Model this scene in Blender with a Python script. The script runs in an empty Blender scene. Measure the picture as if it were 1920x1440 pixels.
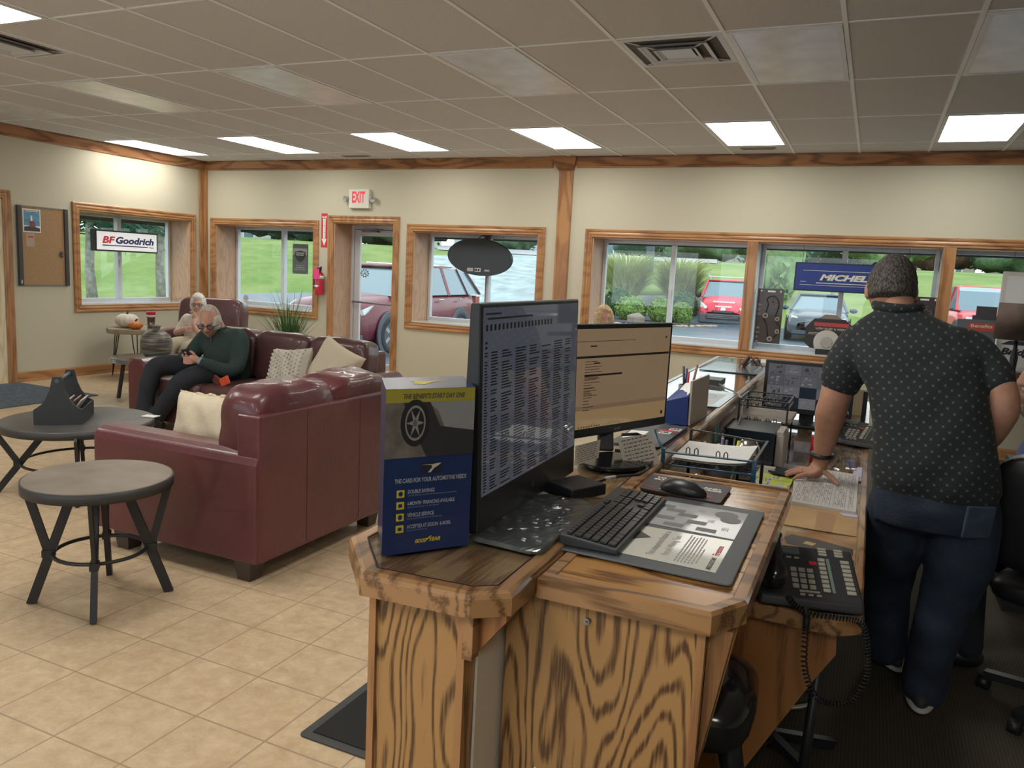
import bpy, math, random
from mathutils import Vector, Matrix
import numpy as np
random.seed(7)
SC = bpy.context.scene
COL = SC.collection
# ---------------------------------------------------------------- camera, sky, exposure
R2 = Vector((0.90823, 0.41547, 0.05006)); U2 = Vector((-0.10425, 0.10877, 0.98859)); F2 = Vector((-0.40528, 0.90308, -0.14210))
cam = bpy.data.cameras.new('camera'); camo = bpy.data.objects.new('camera', cam); COL.objects.link(camo)
camo.matrix_world = Matrix(((R2.x, U2.x, -F2.x, 0), (R2.y, U2.y, -F2.y, 0), (R2.z, U2.z, -F2.z, 1.579), (0, 0, 0, 1)))
cam.sensor_width = 36; cam.lens = 36 * 1478 / 1920; cam.clip_start = .05; cam.clip_end = 400
SC.camera = camo
W = bpy.data.worlds.new('overcast_sky'); SC.world = W; W.use_nodes = True
bg = W.node_tree.nodes['Background']; bg.inputs[0].default_value = (0.86, 0.95, 1.0, 1); bg.inputs[1].default_value = 2.3
SC.view_settings.view_transform = 'Standard'; SC.view_settings.look = 'None'
SC.view_settings.exposure = 0.0; SC.view_settings.gamma = 1.0; SC.view_settings.use_curve_mapping = False
LAMP = 12.0      # radiance of the lit ceiling panels

# ---------------------------------------------------------------- materials
MATS = {}
def nt(name):
    m = bpy.data.materials.new(name); m.use_nodes = True
    t = m.node_tree; b = t.nodes['Principled BSDF']
    return m, t, b
def setp(b, **k):
    for n, v in k.items():
        n = n.replace('_', ' ')
        if n in b.inputs:
            s = b.inputs[n]
            s.default_value = v
def pm(name, col, rough=.5, metal=0, var=0., vscale=8, bump=0., bscale=60, coat=0, emit=None, estr=0, spec=.5, sheen=0):
    if name in MATS: return MATS[name]
    m, t, b = nt(name)
    setp(b, Base_Color=(*col, 1), Roughness=rough, Metallic=metal, Coat_Weight=coat, Coat_Roughness=.05, Specular_IOR_Level=spec, Sheen_Weight=sheen)
    tc = t.nodes.new('ShaderNodeTexCoord')
    if var > 0:
        n = t.nodes.new('ShaderNodeTexNoise'); n.inputs['Scale'].default_value = vscale; n.inputs['Detail'].default_value = 5
        t.links.new(tc.outputs['Object'], n.inputs['Vector'])
        r = t.nodes.new('ShaderNodeValToRGB')
        r.color_ramp.elements[0].position = .3; r.color_ramp.elements[1].position = .7
        r.color_ramp.elements[0].color = (*[c * (1 - var) for c in col], 1)
        r.color_ramp.elements[1].color = (*[min(1, c * (1 + var)) for c in col], 1)
        t.links.new(n.outputs['Fac'], r.inputs[0]); t.links.new(r.outputs[0], b.inputs['Base Color'])
    if bump > 0:
        n = t.nodes.new('ShaderNodeTexNoise'); n.inputs['Scale'].default_value = bscale; n.inputs['Detail'].default_value = 3
        t.links.new(tc.outputs['Object'], n.inputs['Vector'])
        bp = t.nodes.new('ShaderNodeBump'); bp.inputs['Strength'].default_value = bump; bp.inputs['Distance'].default_value = .01
        t.links.new(n.outputs['Fac'], bp.inputs['Height']); t.links.new(bp.outputs[0], b.inputs['Normal'])
    if emit:
        setp(b, Emission_Color=(*emit, 1), Emission_Strength=estr)
    MATS[name] = m; return m
def oak(name, axis='z', light=(.56, .31, .115), dark=(.25, .115, .036), rough=.35, coat=.25, scale=1.0, rings=9., cover=.5):
    """oak veneer: long cathedral contours along one axis plus fine pores"""
    if name in MATS: return MATS[name]
    m, t, b = nt(name); L = t.links
    tc = t.nodes.new('ShaderNodeTexCoord'); mp = t.nodes.new('ShaderNodeMapping')
    s = [3.2 * scale] * 3; s['xyz'.index(axis)] = .62 * scale; mp.inputs['Scale'].default_value = s
    L.new(tc.outputs['Object'], mp.inputs[0])
    n = t.nodes.new('ShaderNodeTexNoise'); n.inputs['Scale'].default_value = 1.3; n.inputs['Detail'].default_value = 2.2; n.inputs['Roughness'].default_value = .35
    L.new(mp.outputs[0], n.inputs['Vector'])
    mu = t.nodes.new('ShaderNodeMath'); mu.operation = 'MULTIPLY'; mu.inputs[1].default_value = rings * 6.283; L.new(n.outputs['Fac'], mu.inputs[0])
    sn = t.nodes.new('ShaderNodeMath'); sn.operation = 'SINE'; L.new(mu.outputs[0], sn.inputs[0])
    mp2 = t.nodes.new('ShaderNodeMapping'); s2 = [190.] * 3; s2['xyz'.index(axis)] = 11.; mp2.inputs['Scale'].default_value = s2
    L.new(tc.outputs['Object'], mp2.inputs[0])
    n2 = t.nodes.new('ShaderNodeTexNoise'); n2.inputs['Scale'].default_value = 1; n2.inputs['Detail'].default_value = 2; L.new(mp2.outputs[0], n2.inputs['Vector'])
    ad = t.nodes.new('ShaderNodeMath'); ad.operation = 'MULTIPLY_ADD'; ad.inputs[1].default_value = 2.3; L.new(n2.outputs['Fac'], ad.inputs[0]); L.new(sn.outputs[0], ad.inputs[2])
    r = t.nodes.new('ShaderNodeValToRGB'); e = r.color_ramp.elements
    e[0].position = .50 + .2*(cover-.5); e[0].color = (*light, 1); e[1].position = 1.12 if False else 1.0; e[1].color = (*dark, 1)
    e2 = r.color_ramp.elements.new(.74 + .2*(cover-.5)); e2.color = (*[.6*light[i]+.4*dark[i] for i in range(3)], 1)
    hv = t.nodes.new('ShaderNodeMath'); hv.operation = 'MULTIPLY'; hv.inputs[1].default_value = .46; L.new(ad.outputs[0], hv.inputs[0])
    L.new(hv.outputs[0], r.inputs[0])
    L.new(r.outputs[0], b.inputs['Base Color'])
    setp(b, Roughness=rough, Coat_Weight=coat, Coat_Roughness=.08)
    MATS[name] = m; return m
def glassm(name, tint=(1, 1, 1), ior=1.45, rough=0.0):
    if name in MATS: return MATS[name]
    m = bpy.data.materials.new(name); m.use_nodes = True; t = m.node_tree
    t.nodes.clear(); o = t.nodes.new('ShaderNodeOutputMaterial'); mx = t.nodes.new('ShaderNodeMixShader')
    tr = t.nodes.new('ShaderNodeBsdfTransparent'); tr.inputs[0].default_value = (*tint, 1)
    g = t.nodes.new('ShaderNodeBsdfGlossy'); g.inputs['Roughness'].default_value = rough
    lw = t.nodes.new('ShaderNodeLayerWeight'); lw.inputs[0].default_value = .5; f0 = ((ior-1)/(ior+1))**2*1.1
    pw = t.nodes.new('ShaderNodeMath'); pw.operation = 'POWER'; pw.inputs[1].default_value = 5; t.links.new(lw.outputs['Facing'], pw.inputs[0])
    f = t.nodes.new('ShaderNodeMath'); f.operation = 'MULTIPLY_ADD'; f.inputs[1].default_value = 1-f0; f.inputs[2].default_value = f0; t.links.new(pw.outputs[0], f.inputs[0])
    t.links.new(f.outputs[0], mx.inputs[0]); t.links.new(tr.outputs[0], mx.inputs[1]); t.links.new(g.outputs[0], mx.inputs[2]); t.links.new(mx.outputs[0], o.inputs[0])
    MATS[name] = m; return m

oakV = oak('oak_trim_upright', 'z', rings=7, light=(.43, .215, .085), dark=(.29, .13, .05), rough=.4)
oakX = oak('oak_trim_along_x', 'x', rings=7, light=(.43, .215, .085), dark=(.29, .13, .05), rough=.4)
oakY = oak('oak_trim_along_y', 'y', rings=7, light=(.43, .215, .085), dark=(.29, .13, .05), rough=.4)
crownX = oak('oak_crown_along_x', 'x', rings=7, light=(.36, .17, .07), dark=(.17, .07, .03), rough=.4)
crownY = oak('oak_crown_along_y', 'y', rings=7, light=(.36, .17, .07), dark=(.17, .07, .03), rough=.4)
jambM = oak('oak_veneer_reveal', 'z', rings=14, light=(.50, .31, .19), dark=(.42, .245, .145), rough=.45, coat=.1, scale=1.2)  # daylight on the reveals is put into this lighter, pinker oak
panelM = oak('oak_veneer_panel', 'z', rings=20, light=(.46, .25, .09), dark=(.11, .05, .018), rough=.42, coat=.15, scale=1.6, cover=.48)
panelD = oak('oak_veneer_panel_dark', 'z', rings=9, light=(.40, .17, .055), dark=(.24, .09, .03), rough=.42, coat=.15, scale=1.2)
topM = oak('oak_veneer_top', 'x', rings=13, light=(.54, .27, .075), dark=(.20, .08, .022), rough=.22, coat=.6, scale=1.3)
topY = oak('oak_veneer_bar_top', 'y', rings=9, light=(.52, .33, .16), dark=(.26, .14, .06), rough=.25, coat=.5, scale=1.5)
mouldY = oak('oak_moulding_y', 'y', rings=8, light=(.42, .22, .09), dark=(.17, .08, .03), rough=.3, coat=.5, scale=2.2)
mouldX = oak('oak_moulding_x', 'x', rings=8, light=(.42, .22, .09), dark=(.17, .08, .03), rough=.3, coat=.5, scale=2.2)
wallM = pm('wall_paint', (.54, .51, .395), .75, bump=.05, bscale=220)
alum = pm('aluminium', (.62, .64, .68), .4, .3)
alumD = pm('aluminium_dark', (.22, .22, .26), .4, .4)
blackM = pm('black_plastic', (.018, .02, .024), .42)
blackG = pm('black_gloss_plastic', (.012, .013, .016), .15)
blackMetal = pm('black_metal', (.03, .03, .033), .45, .3)
whiteP = pm('white_paper', (.80, .80, .78), .7)
whiteM = pm('white_paint', (.78, .79, .80), .5)
chrome = pm('chrome', (.72, .72, .72), .12, 1)
glassW = glassm('window_glass', (.97, 1.0, .985))
redM = pm('red', (.62, .03, .04), .5)
ink = pm('dark_ink', (.03, .03, .04), .7)
grayInk = pm('grey_ink', (.22, .22, .24), .7)
navy = pm('navy_card', (.012, .03, .11), .35, coat=.3)
yellowM = pm('yellow_print', (.60, .48, .04), .5)
skin = pm('skin_tan', (.50, .26, .175), .55, var=.10, vscale=30)
skinL = pm('skin_light', (.58, .33, .25), .55, var=.08, vscale=30)

# ---------------------------------------------------------------- object helpers
ROOTM = {}
def thing(name, label, cat, loc=(0, 0, 0), rz=0, group=None, kind=None):
    o = bpy.data.objects.new(name, None); COL.objects.link(o)
    o.location = loc; o.rotation_euler = (0, 0, rz); o.empty_display_size = .05
    ROOTM[o] = Matrix.Translation(loc) @ Matrix.Rotation(rz, 4, 'Z')
    if label: o['label'] = label
    if cat: o['category'] = cat
    if group: o['group'] = group
    if kind: o['kind'] = kind
    return o
def top(o, label, cat, group=None, kind=None):
    if label: o['label'] = label
    if cat: o['category'] = cat
    if group: o['group'] = group
    if kind: o['kind'] = kind
    return o
def structure(name, label=None, loc=(0, 0, 0)):
    return thing(name, label, None, loc, kind='structure')
class MB:
    def __init__(s): s.v = []; s.f = []; s.sm = []; s.mi = []; s.cm = 0
    def add(s, vs, fs, smooth=False):
        b = len(s.v); s.v += [tuple(v) for v in vs]
        for f in fs: s.f.append(tuple(i + b for i in f)); s.sm.append(smooth); s.mi.append(s.cm)
        return s
    def box(s, x0, x1, y0, y1, z0, z1):
        return s.add([(x0,y0,z0),(x1,y0,z0),(x1,y1,z0),(x0,y1,z0),(x0,y0,z1),(x1,y0,z1),(x1,y1,z1),(x0,y1,z1)],
            [(0,3,2,1),(4,5,6,7),(0,1,5,4),(1,2,6,5),(2,3,7,6),(3,0,4,7)])
    def obox(s, c, ax, ay, az, hx, hy, hz):
        c = Vector(c); ax = Vector(ax).normalized()*hx; ay = Vector(ay).normalized()*hy; az = Vector(az).normalized()*hz
        vs = [c+i*ax+j*ay+k*az for k in (-1,1) for (i,j) in ((-1,-1),(1,-1),(1,1),(-1,1))]
        return s.add(vs, [(0,3,2,1),(4,5,6,7),(0,1,5,4),(1,2,6,5),(2,3,7,6),(3,0,4,7)])
    def bar(s, p, q, w, d, up=(0,0,1)):
        p = Vector(p); q = Vector(q); a = (q-p); L = a.length; a.normalize(); u = Vector(up)
        if abs(a.dot(u)) > .95: u = Vector((0,1,0))
        x = a.cross(u).normalized(); y = x.cross(a).normalized()
        return s.obox((p+q)/2, x, y, a, w/2, d/2, L/2)
    def prism(s, poly, z0, z1, smooth=False):
        n = len(poly)
        ar = sum(poly[i][0]*poly[(i+1)%n][1]-poly[(i+1)%n][0]*poly[i][1] for i in range(n))
        if ar < 0: poly = poly[::-1]
        vs = [(x,y,z0) for x,y in poly]+[(x,y,z1) for x,y in poly]
        b = len(s.v)
        s.add(vs, [tuple(range(n))[::-1], tuple(range(n,2*n))])
        s.add_faces(b, [(i,(i+1)%n,n+(i+1)%n,n+i) for i in range(n)], smooth); return s
    def add_faces(s, b, fs, smooth=False):
        for f in fs: s.f.append(tuple(i+b for i in f)); s.sm.append(smooth); s.mi.append(s.cm)
    def prism_dir(s, poly, org, U, V, N, d0, d1):
        """polygon in the plane (org,U,V) extruded along N from d0 to d1"""
        org = Vector(org); U = Vector(U); V = Vector(V); N = Vector(N); n = len(poly)
        vs = [org+U*a+V*b+N*d0 for a,b in poly]+[org+U*a+V*b+N*d1 for a,b in poly]
        b = len(s.v); s.add(vs, [tuple(range(n))[::-1], tuple(range(n,2*n))]); s.add_faces(b, [(i,(i+1)%n,n+(i+1)%n,n+i) for i in range(n)]); return s
    def quad(s, a, b, c, d): return s.add([a,b,c,d], [(0,1,2,3)])
    def cyl(s, p, q, r0, r1=None, n=20, cap=True):
        r1 = r0 if r1 is None else r1; p = Vector(p); q = Vector(q); a = (q-p).normalized()
        u = Vector((0,0,1)) if abs(a.z) < .9 else Vector((1,0,0)); x = a.cross(u).normalized(); y = a.cross(x)
        vs = []
        for c, r in ((p,r0),(q,r1)):
            for i in range(n):
                t = 2*math.pi*i/n; vs.append(c+x*math.cos(t)*r+y*math.sin(t)*r)
        b = len(s.v); s.add(vs, [(i,(i+1)%n,n+(i+1)%n,n+i)[::-1] for i in range(n)], True)
        if cap: s.add_faces(b, [tuple(range(n)), tuple(range(n,2*n))[::-1]])
        return s
    def lathe(s, prof, c=(0,0,0), n=32, axis=(0,0,1), smooth=True):
        """profile of (radius, height)"""
        c = Vector(c); a = Vector(axis).normalized(); u = Vector((1,0,0)) if abs(a.x) < .9 else Vector((0,1,0))
        x = (u-a*u.dot(a)).normalized(); y = a.cross(x); vs = []
        for r, h in prof:
            for i in range(n):
                t = 2*math.pi*i/n; vs.append(c+a*h+x*math.cos(t)*r+y*math.sin(t)*r)
        fs = []
        for k in range(len(prof)-1):
            for i in range(n): j = (i+1)%n; fs.append((k*n+i,k*n+j,(k+1)*n+j,(k+1)*n+i))
        b = len(s.v); s.add(vs, fs, smooth)
        if prof[0][0] > 1e-5: s.add_faces(b, [tuple(range(n))[::-1]])
        if prof[-1][0] > 1e-5: s.add_faces(b, [tuple(range((len(prof)-1)*n, len(prof)*n))])
        return s
    def ell(s, c, r, nu=20, nv=12, rot=None, fn=None):
        c = Vector(c); vs = []; fs = []
        for j in range(nv+1):
            ph = math.pi*j/nv
            for i in range(nu):
                th = 2*math.pi*i/nu
                d = Vector((math.sin(ph)*math.cos(th), math.sin(ph)*math.sin(th), math.cos(ph)))
                p = Vector((d.x*r[0], d.y*r[1], d.z*r[2]))
                if fn: p = fn(d, p)
                if rot: p = rot @ p
                vs.append(c+p)
        for j in range(nv):
            for i in range(nu): k = (i+1)%nu; fs.append((j*nu+i,(j+1)*nu+i,(j+1)*nu+k,j*nu+k))
        return s.add(vs, fs, True)
    def tube(s, pts, r, n=8, closed=False, cap=True):
        pts = [Vector(p) for p in pts]; m = len(pts); rr = r if isinstance(r,(list,tuple)) else [r]*m
        vs = []; px = None
        for i, p in enumerate(pts):
            if closed: a = (pts[(i+1)%m]-pts[i-1]).normalized()
            else: a = (pts[min(i+1,m-1)]-pts[max(i-1,0)]).normalized()
            if px is None:
                u = Vector((0,0,1)) if abs(a.z) < .9 else Vector((1,0,0)); px = a.cross(u).normalized()
            px = (px-a*px.dot(a)).normalized(); y = a.cross(px)
            for k in range(n): t = 2*math.pi*k/n; vs.append(p+px*math.cos(t)*rr[i]+y*math.sin(t)*rr[i])
        fs = []
        for i in range(m if closed else m-1):
            i2 = (i+1)%m
            for k in range(n): k2 = (k+1)%n; fs.append((i*n+k,i*n+k2,i2*n+k2,i2*n+k))
        b = len(s.v); s.add(vs, fs, True)
        if cap and not closed: s.add_faces(b, [tuple(range(n))[::-1], tuple(range((m-1)*n,m*n))])
        return s
    def build(s, name, mat, parent=None, world=True, bevel=0, bseg=2, sub=0, wn=False):
        vs = s.v
        if parent is not None and world:
            Mi = ROOTM.get(parent, Matrix()).inverted(); vs = [tuple(Mi @ Vector(v)) for v in vs]
        me = bpy.data.meshes.new(name); me.from_pydata(vs, [], s.f)
        me.polygons.foreach_set('use_smooth', s.sm); me.polygons.foreach_set('material_index', s.mi)
        for m in (mat if isinstance(mat,(list,tuple)) else [mat]): me.materials.append(m)
        me.update(); o = bpy.data.objects.new(name, me); COL.objects.link(o)
        if parent is not None: o.parent = parent; ROOTM[o] = ROOTM.get(parent, Matrix())
        if bevel: b = o.modifiers.new('b','BEVEL'); b.width = bevel; b.segments = bseg; b.limit_method = 'ANGLE'; b.angle_limit = .6
        if sub: b = o.modifiers.new('s','SUBSURF'); b.levels = sub; b.render_levels = sub
        return o
def solo(mb, name, mat, label, cat, group=None, kind=None, **k):
    """a one-mesh thing: its origin moves to the centre of its footprint"""
    xs = [v[0] for v in mb.v]; ys = [v[1] for v in mb.v]; zs = [v[2] for v in mb.v]
    c = ((min(xs)+max(xs))/2, (min(ys)+max(ys))/2, min(zs))
    mb.v = [(v[0]-c[0], v[1]-c[1], v[2]-c[2]) for v in mb.v]
    o = mb.build(name, mat, None, **k); o.location = c
    return top(o, label, cat, group, kind)
def copy_tree(o, parent=None):
    c = o.copy(); COL.objects.link(c)
    if parent is not None: c.parent = parent
    for ch in list(o.children): copy_tree(ch, c)
    return c
def remesh(mb, voxel, smooth=2):
    """fuse overlapping closed shapes into one continuous skin"""
    me = bpy.data.meshes.new('tmp'); me.from_pydata(mb.v, [], mb.f); me.update()
    o = bpy.data.objects.new('tmp', me); COL.objects.link(o)
    r = o.modifiers.new('r','REMESH'); r.mode = 'VOXEL'; r.voxel_size = voxel
    if smooth: q = o.modifiers.new('q','SMOOTH'); q.factor = .5; q.iterations = smooth
    dg = bpy.context.evaluated_depsgraph_get(); e = o.evaluated_get(dg).to_mesh()
    out = MB(); out.add([tuple(v.co) for v in e.vertices], [tuple(p.vertices) for p in e.polygons], True)
    o.evaluated_get(dg).to_mesh_clear(); bpy.data.objects.remove(o); bpy.data.meshes.remove(me)
    return out
_FT = {}
def textgeo(s, bold=0., shear=0.):
    key = (s, bold, shear)
    if key in _FT: return _FT[key]
    cu = bpy.data.curves.new('t','FONT'); cu.body = s; cu.size = 1; cu.offset = bold; cu.shear = shear; cu.resolution_u = 3
    o = bpy.data.objects.new('t', cu); COL.objects.link(o)
    dg = bpy.context.evaluated_depsgraph_get(); e = o.evaluated_get(dg).to_mesh()
    vs = [(v.co.x, v.co.y) for v in e.vertices]; fs = [tuple(p.vertices) for p in e.polygons]
    o.evaluated_get(dg).to_mesh_clear(); bpy.data.objects.remove(o); bpy.data.curves.remove(cu)
    x0 = min(v[0] for v in vs); x1 = max(v[0] for v in vs); y0 = min(v[1] for v in vs); y1 = max(v[1] for v in vs)
    vs = [((x-x0)/(x1-x0), (y-y0)/(y1-y0)) for x,y in vs]
    _FT[key] = (vs, fs); return _FT[key]
class Face:
    """a flat face with its own (u,v) measures, for printing on"""
    def __init__(s, org, U, V, lift=.0006):
        s.o = Vector(org); s.U = Vector(U); s.V = Vector(V); s.N = s.U.cross(s.V).normalized()*lift; s.l = 1
    def p(s, u, v, k=1): return s.o+s.U*u+s.V*v+s.N*k
    def text(s, mb, t, u0, u1, v0, v1, bold=.01, shear=0., k=1):
        vs, fs = textgeo(t, bold, shear); mb.add([s.p(u0+(u1-u0)*a, v0+(v1-v0)*b, k) for a,b in vs], fs); return mb
    def rect(s, mb, u0, u1, v0, v1, k=1): mb.quad(s.p(u0,v0,k), s.p(u1,v0,k), s.p(u1,v1,k), s.p(u0,v1,k)); return mb
    def poly(s, mb, pts, k=1): mb.add([s.p(a,b,k) for a,b in pts], [tuple(range(len(pts)))]); return mb
    def disc(s, mb, u, v, ru, rv, k=1, n=28, a0=0): return s.poly(mb, [(u+ru*math.cos(2*math.pi*i/n+a0), v+rv*math.sin(2*math.pi*i/n+a0)) for i in range(n)], k)
    def ring(s, mb, u, v, r0, r1, k=1, n=32, asp=1.):
        vs = [s.p(u+r*math.cos(2*math.pi*i/n), v+r*asp*math.sin(2*math.pi*i/n), k) for r in (r0,r1) for i in range(n)]
        mb.add(vs, [(i,(i+1)%n,n+(i+1)%n,n+i)[::-1] for i in range(n)]); return mb
def sweep_frame(mb, rect, prof, fn):
    """mitred moulding round a rectangle (a0,a1,b0,b1); profile (inset, height); fn(a,b,h)->point"""
    a0,a1,b0,b1 = rect; vs = []
    for (w,h) in prof:
        for (a,b) in ((a0+w,b0+w),(a1-w,b0+w),(a1-w,b1-w),(a0+w,b1-w)): vs.append(fn(a,b,h))
    fs = []
    for k in range(len(prof)-1):
        for i in range(4): j=(i+1)%4; fs.append((k*4+i,k*4+j,(k+1)*4+j,(k+1)*4+i))
    return mb.add(vs, fs)
CAS = [(0,0),(0,.02),(.01,.026),(.026,.024),(.034,.016),(.05,.022),(.062,.022),(.07,.014),(.088,.016),(.09,.0)]
# ================================================================ ROOM SHELL
YB, XL, XR, YF, HC = 8.776, -8.98, 4.6, -3.2, 2.91
GY = 9.19
# floor tiles
m, t, b = nt('floor_tile'); L = t.links
tc = t.nodes.new('ShaderNodeTexCoord'); mp = t.nodes.new('ShaderNodeMapping'); mp.inputs['Location'].default_value = (-.155, -.055, 0); L.new(tc.outputs['Object'], mp.inputs[0])
br = t.nodes.new('ShaderNodeTexBrick'); br.offset = 0; br.squash = 1
for k, v in (('Scale', 1), ('Brick Width', .305), ('Row Height', .305), ('Mortar Size', .0035), ('Mortar Smooth', .1), ('Bias', 0)): br.inputs[k].default_value = v
L.new(mp.outputs[0], br.inputs['Vector'])
n1 = t.nodes.new('ShaderNodeTexNoise'); n1.inputs['Scale'].default_value = 13; n1.inputs['Detail'].default_value = 9; n1.inputs['Roughness'].default_value = .72; n1.inputs['Distortion'].default_value = .25; L.new(tc.outputs['Object'], n1.inputs['Vector'])
r1 = t.nodes.new('ShaderNodeValToRGB'); e = r1.color_ramp.elements; e[0].position = .34; e[0].color = (.46, .33, .20, 1); e[1].position = .68; e[1].color = (.66, .515, .34, 1); L.new(n1.outputs['Fac'], r1.inputs[0])
mx = t.nodes.new('ShaderNodeMix'); mx.data_type = 'RGBA'; mx.inputs[7].default_value = (.34, .25, .155, 1); L.new(br.outputs['Fac'], mx.inputs[0]); L.new(r1.outputs[0], mx.inputs[6]); L.new(mx.outputs[2], b.inputs['Base Color'])
bp = t.nodes.new('ShaderNodeBump'); bp.inputs['Strength'].default_value = .25; bp.inputs['Distance'].default_value = .004; bp.invert = True; L.new(br.outputs['Fac'], bp.inputs['Height']); L.new(bp.outputs[0], b.inputs['Normal'])
setp(b, Roughness=.33); tileM = m
# carpet
m, t, b = nt('carpet_loop'); L = t.links; tc = t.nodes.new('ShaderNodeTexCoord')
wv = t.nodes.new('ShaderNodeTexWave'); wv.inputs['Scale'].default_value = 26; wv.inputs['Distortion'].default_value = 1.5; wv.inputs['Detail'].default_value = 2; L.new(tc.outputs['Object'], wv.inputs['Vector'])
r = t.nodes.new('ShaderNodeValToRGB'); r.color_ramp.elements[0].color = (.050, .043, .030, 1); r.color_ramp.elements[1].color = (.085, .072, .050, 1); L.new(wv.outputs['Fac'], r.inputs[0]); L.new(r.outputs[0], b.inputs['Base Color']); setp(b, Roughness=.95); carpetM = m
# ceiling tile
ceilM = pm('ceiling_tile', (.62, .63, .66), .9, var=.06, vscale=90, bump=.25, bscale=160)
tbar = pm('ceiling_tee_bar', (.88, .91, .96), .45)

f = MB().box(XL-.6, XR+.2, YF-.1, YB+.3, -.06, 0); o = f.build('floor', tileM); o['kind'] = 'structure'
f = MB().box(-.62, XR, YF, YB, 0, .006); o = f.build('carpet', carpetM); o['kind'] = 'structure'
f = MB().box(XL-.2, XR+.1, YF-.1, YB+.45, HC, HC+.1); ceil = f.build('ceiling', ceilM); ceil['kind'] = 'structure'
g = MB()
GX = [-6.375+.61*c for c in range(-4, 18)]; GYs = [4.506+1.22*r for r in range(-6, 4)]
for x in GX:
    g.box(x-.012, x+.012, YF, YB, HC-.006, HC)
for y in GYs: g.box(XL, XR, y-.008, y+.008, HC-.0045, HC)
g.box(-1.495, -.885, 5.108, 5.124, HC-.0045, HC)
g.build('ceiling_grid', tbar, ceil)

def wall_x(name, y0, y1, x0, x1, ops, mat=wallM):
    """wall along x with openings (a0,a1,z0,z1)"""
    w = MB(); cur = x0
    for a0, a1, z0, z1 in sorted(ops):
        w.box(cur, a0, y0, y1, 0, HC)
        if z0 > 0: w.box(a0, a1, y0, y1, 0, z0)
        w.box(a0, a1, y0, y1, z1, HC); cur = a1
    w.box(cur, x1, y0, y1, 0, HC); o = w.build(name, mat); o['kind'] = 'structure'; return o
def wall_y(name, x0, x1, y0, y1, ops, mat=wallM):
    w = MB(); cur = y0
    for a0, a1, z0, z1 in sorted(ops):
        w.box(x0, x1, cur, a0, 0, HC)
        if z0 > 0: w.box(x0, x1, a0, a1, 0, z0)
        w.box(x0, x1, a0, a1, z1, HC); cur = a1
    w.box(x0, x1, cur, y1, 0, HC); o = w.build(name, mat); o['kind'] = 'structure'; return o
W2 = (-8.76, -7.0, .875, 2.03); DR = (-6.66, -5.72, 0, 2.10); W3 = (-5.42, -3.69, .86, 2.015); BD = (-3.01, 4.2, .86, 2.01)
wall_x('wall_back', YB, YB+.46, XL-.46, XR+.2, [W2, DR, W3, BD])
W1 = (6.76, 8.51, .885, 2.055); D1 = (4.75, 5.82, 0, 2.1)
wall_y('wall_left', XL-.46, XL, YF-.1, YB, [D1, W1])
wall_y('wall_right', XR, XR+.2, YF-.1, YB, [])
wall_x('wall_front', YF-.2, YF, XL, XR, [(-8.2,-4.4,.8,2.3),(-3.8,.2,.8,2.3)])  # unseen openings added behind the camera to let in cool fill daylight
# hallway wall seen through the left doorway
o = MB().box(XL-1.9, XL-1.8, 3.9, 6.4, 0, HC).box(XL-1.9, XL-.46, 6.0, 6.1, 0, HC).build('wall_hallway', wallM); o['kind'] = 'structure'

bp_ = lambda a,b,h: (a, YB-h, b)
lf_ = lambda a,b,h: (XL+h, a, b)
def window_back(n, op, muls, posts=(), right=True, label=None):
    x0,x1,z0,z1 = op
    w = structure('window_%d' % n, label, ((x0+x1)/2, YB, z0))
    m = MB(); sweep_frame(m, (x0-.09, x1+.09, z0-.09, z1+.09), CAS, bp_); m.build('casing', oakX, w)
    j = MB(); j.box(x0, x0+.012, YB, GY-.03, z0, z1); j.box(x1-.012, x1, YB, GY-.03, z0, z1); j.build('reveal_lining', jambM, w)
    MB().box(x0, x1, YB, GY-.03, z1-.012, z1).build('head_lining', oakX, w)
    MB().box(x0, x1, YB-.004, GY-.03, z0, z0+.014).build('window_sill', pm('sill_laminate', (.62,.66,.66), .12, coat=.6), w)
    segs = []; cur = x0+.012
    for p0,p1 in posts:
        segs.append((cur, p0)); cur = p1
        MB().box(p0, p1, YB-.022, YB+.02, z0-.0, z1+.0).box(p0-.006, p0+.02, YB-.03, YB-.018, z0, z1).box(p1-.02, p1+.006, YB-.03, YB-.018, z0, z1).build('post_casing', oakV, w)
        MB().box(p0+.006, p1-.006, YB+.02, GY+.02, z0, z1).build('post_core', whiteM, w)
    segs.append((cur, x1-.012))
    for (a,b_), mu in zip(segs, muls):
        f = MB(); f.box(a, a+.04, GY-.03, GY+.03, z0, z1).box(b_-.04, b_, GY-.03, GY+.03, z0, z1).box(a+.04, b_-.04, GY-.03, GY+.03, z1-.045, z1-.01).box(a+.04, b_-.04, GY-.03, GY+.03, z0+.01, z0+.06)
        fr = f.build('window_frame', alum, w, bevel=.004)
        MB().box(mu-.026, mu+.026, GY-.045, GY+.03, z0+.06, z1-.045).box(mu-.012, mu+.012, GY-.058, GY-.045, 1.36, 1.46).build('meeting_stile', alumD if False else alum, w, bevel=.004)
        for (c,d) in ((a+.04, mu-.026), (mu+.026, b_-.04)):
            MB().box(c, d, GY, GY+.004, z0+.06, z1-.045).build('pane', glassW, w)
    return w
window_back(2, W2, [-7.85])
window_back(3, W3, [-4.53])
window_back(4, BD, [-2.15, -.32, 1.53, 3.35], posts=[(-1.27,-1.17), (.57,.67), (2.41,2.51)])
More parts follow.
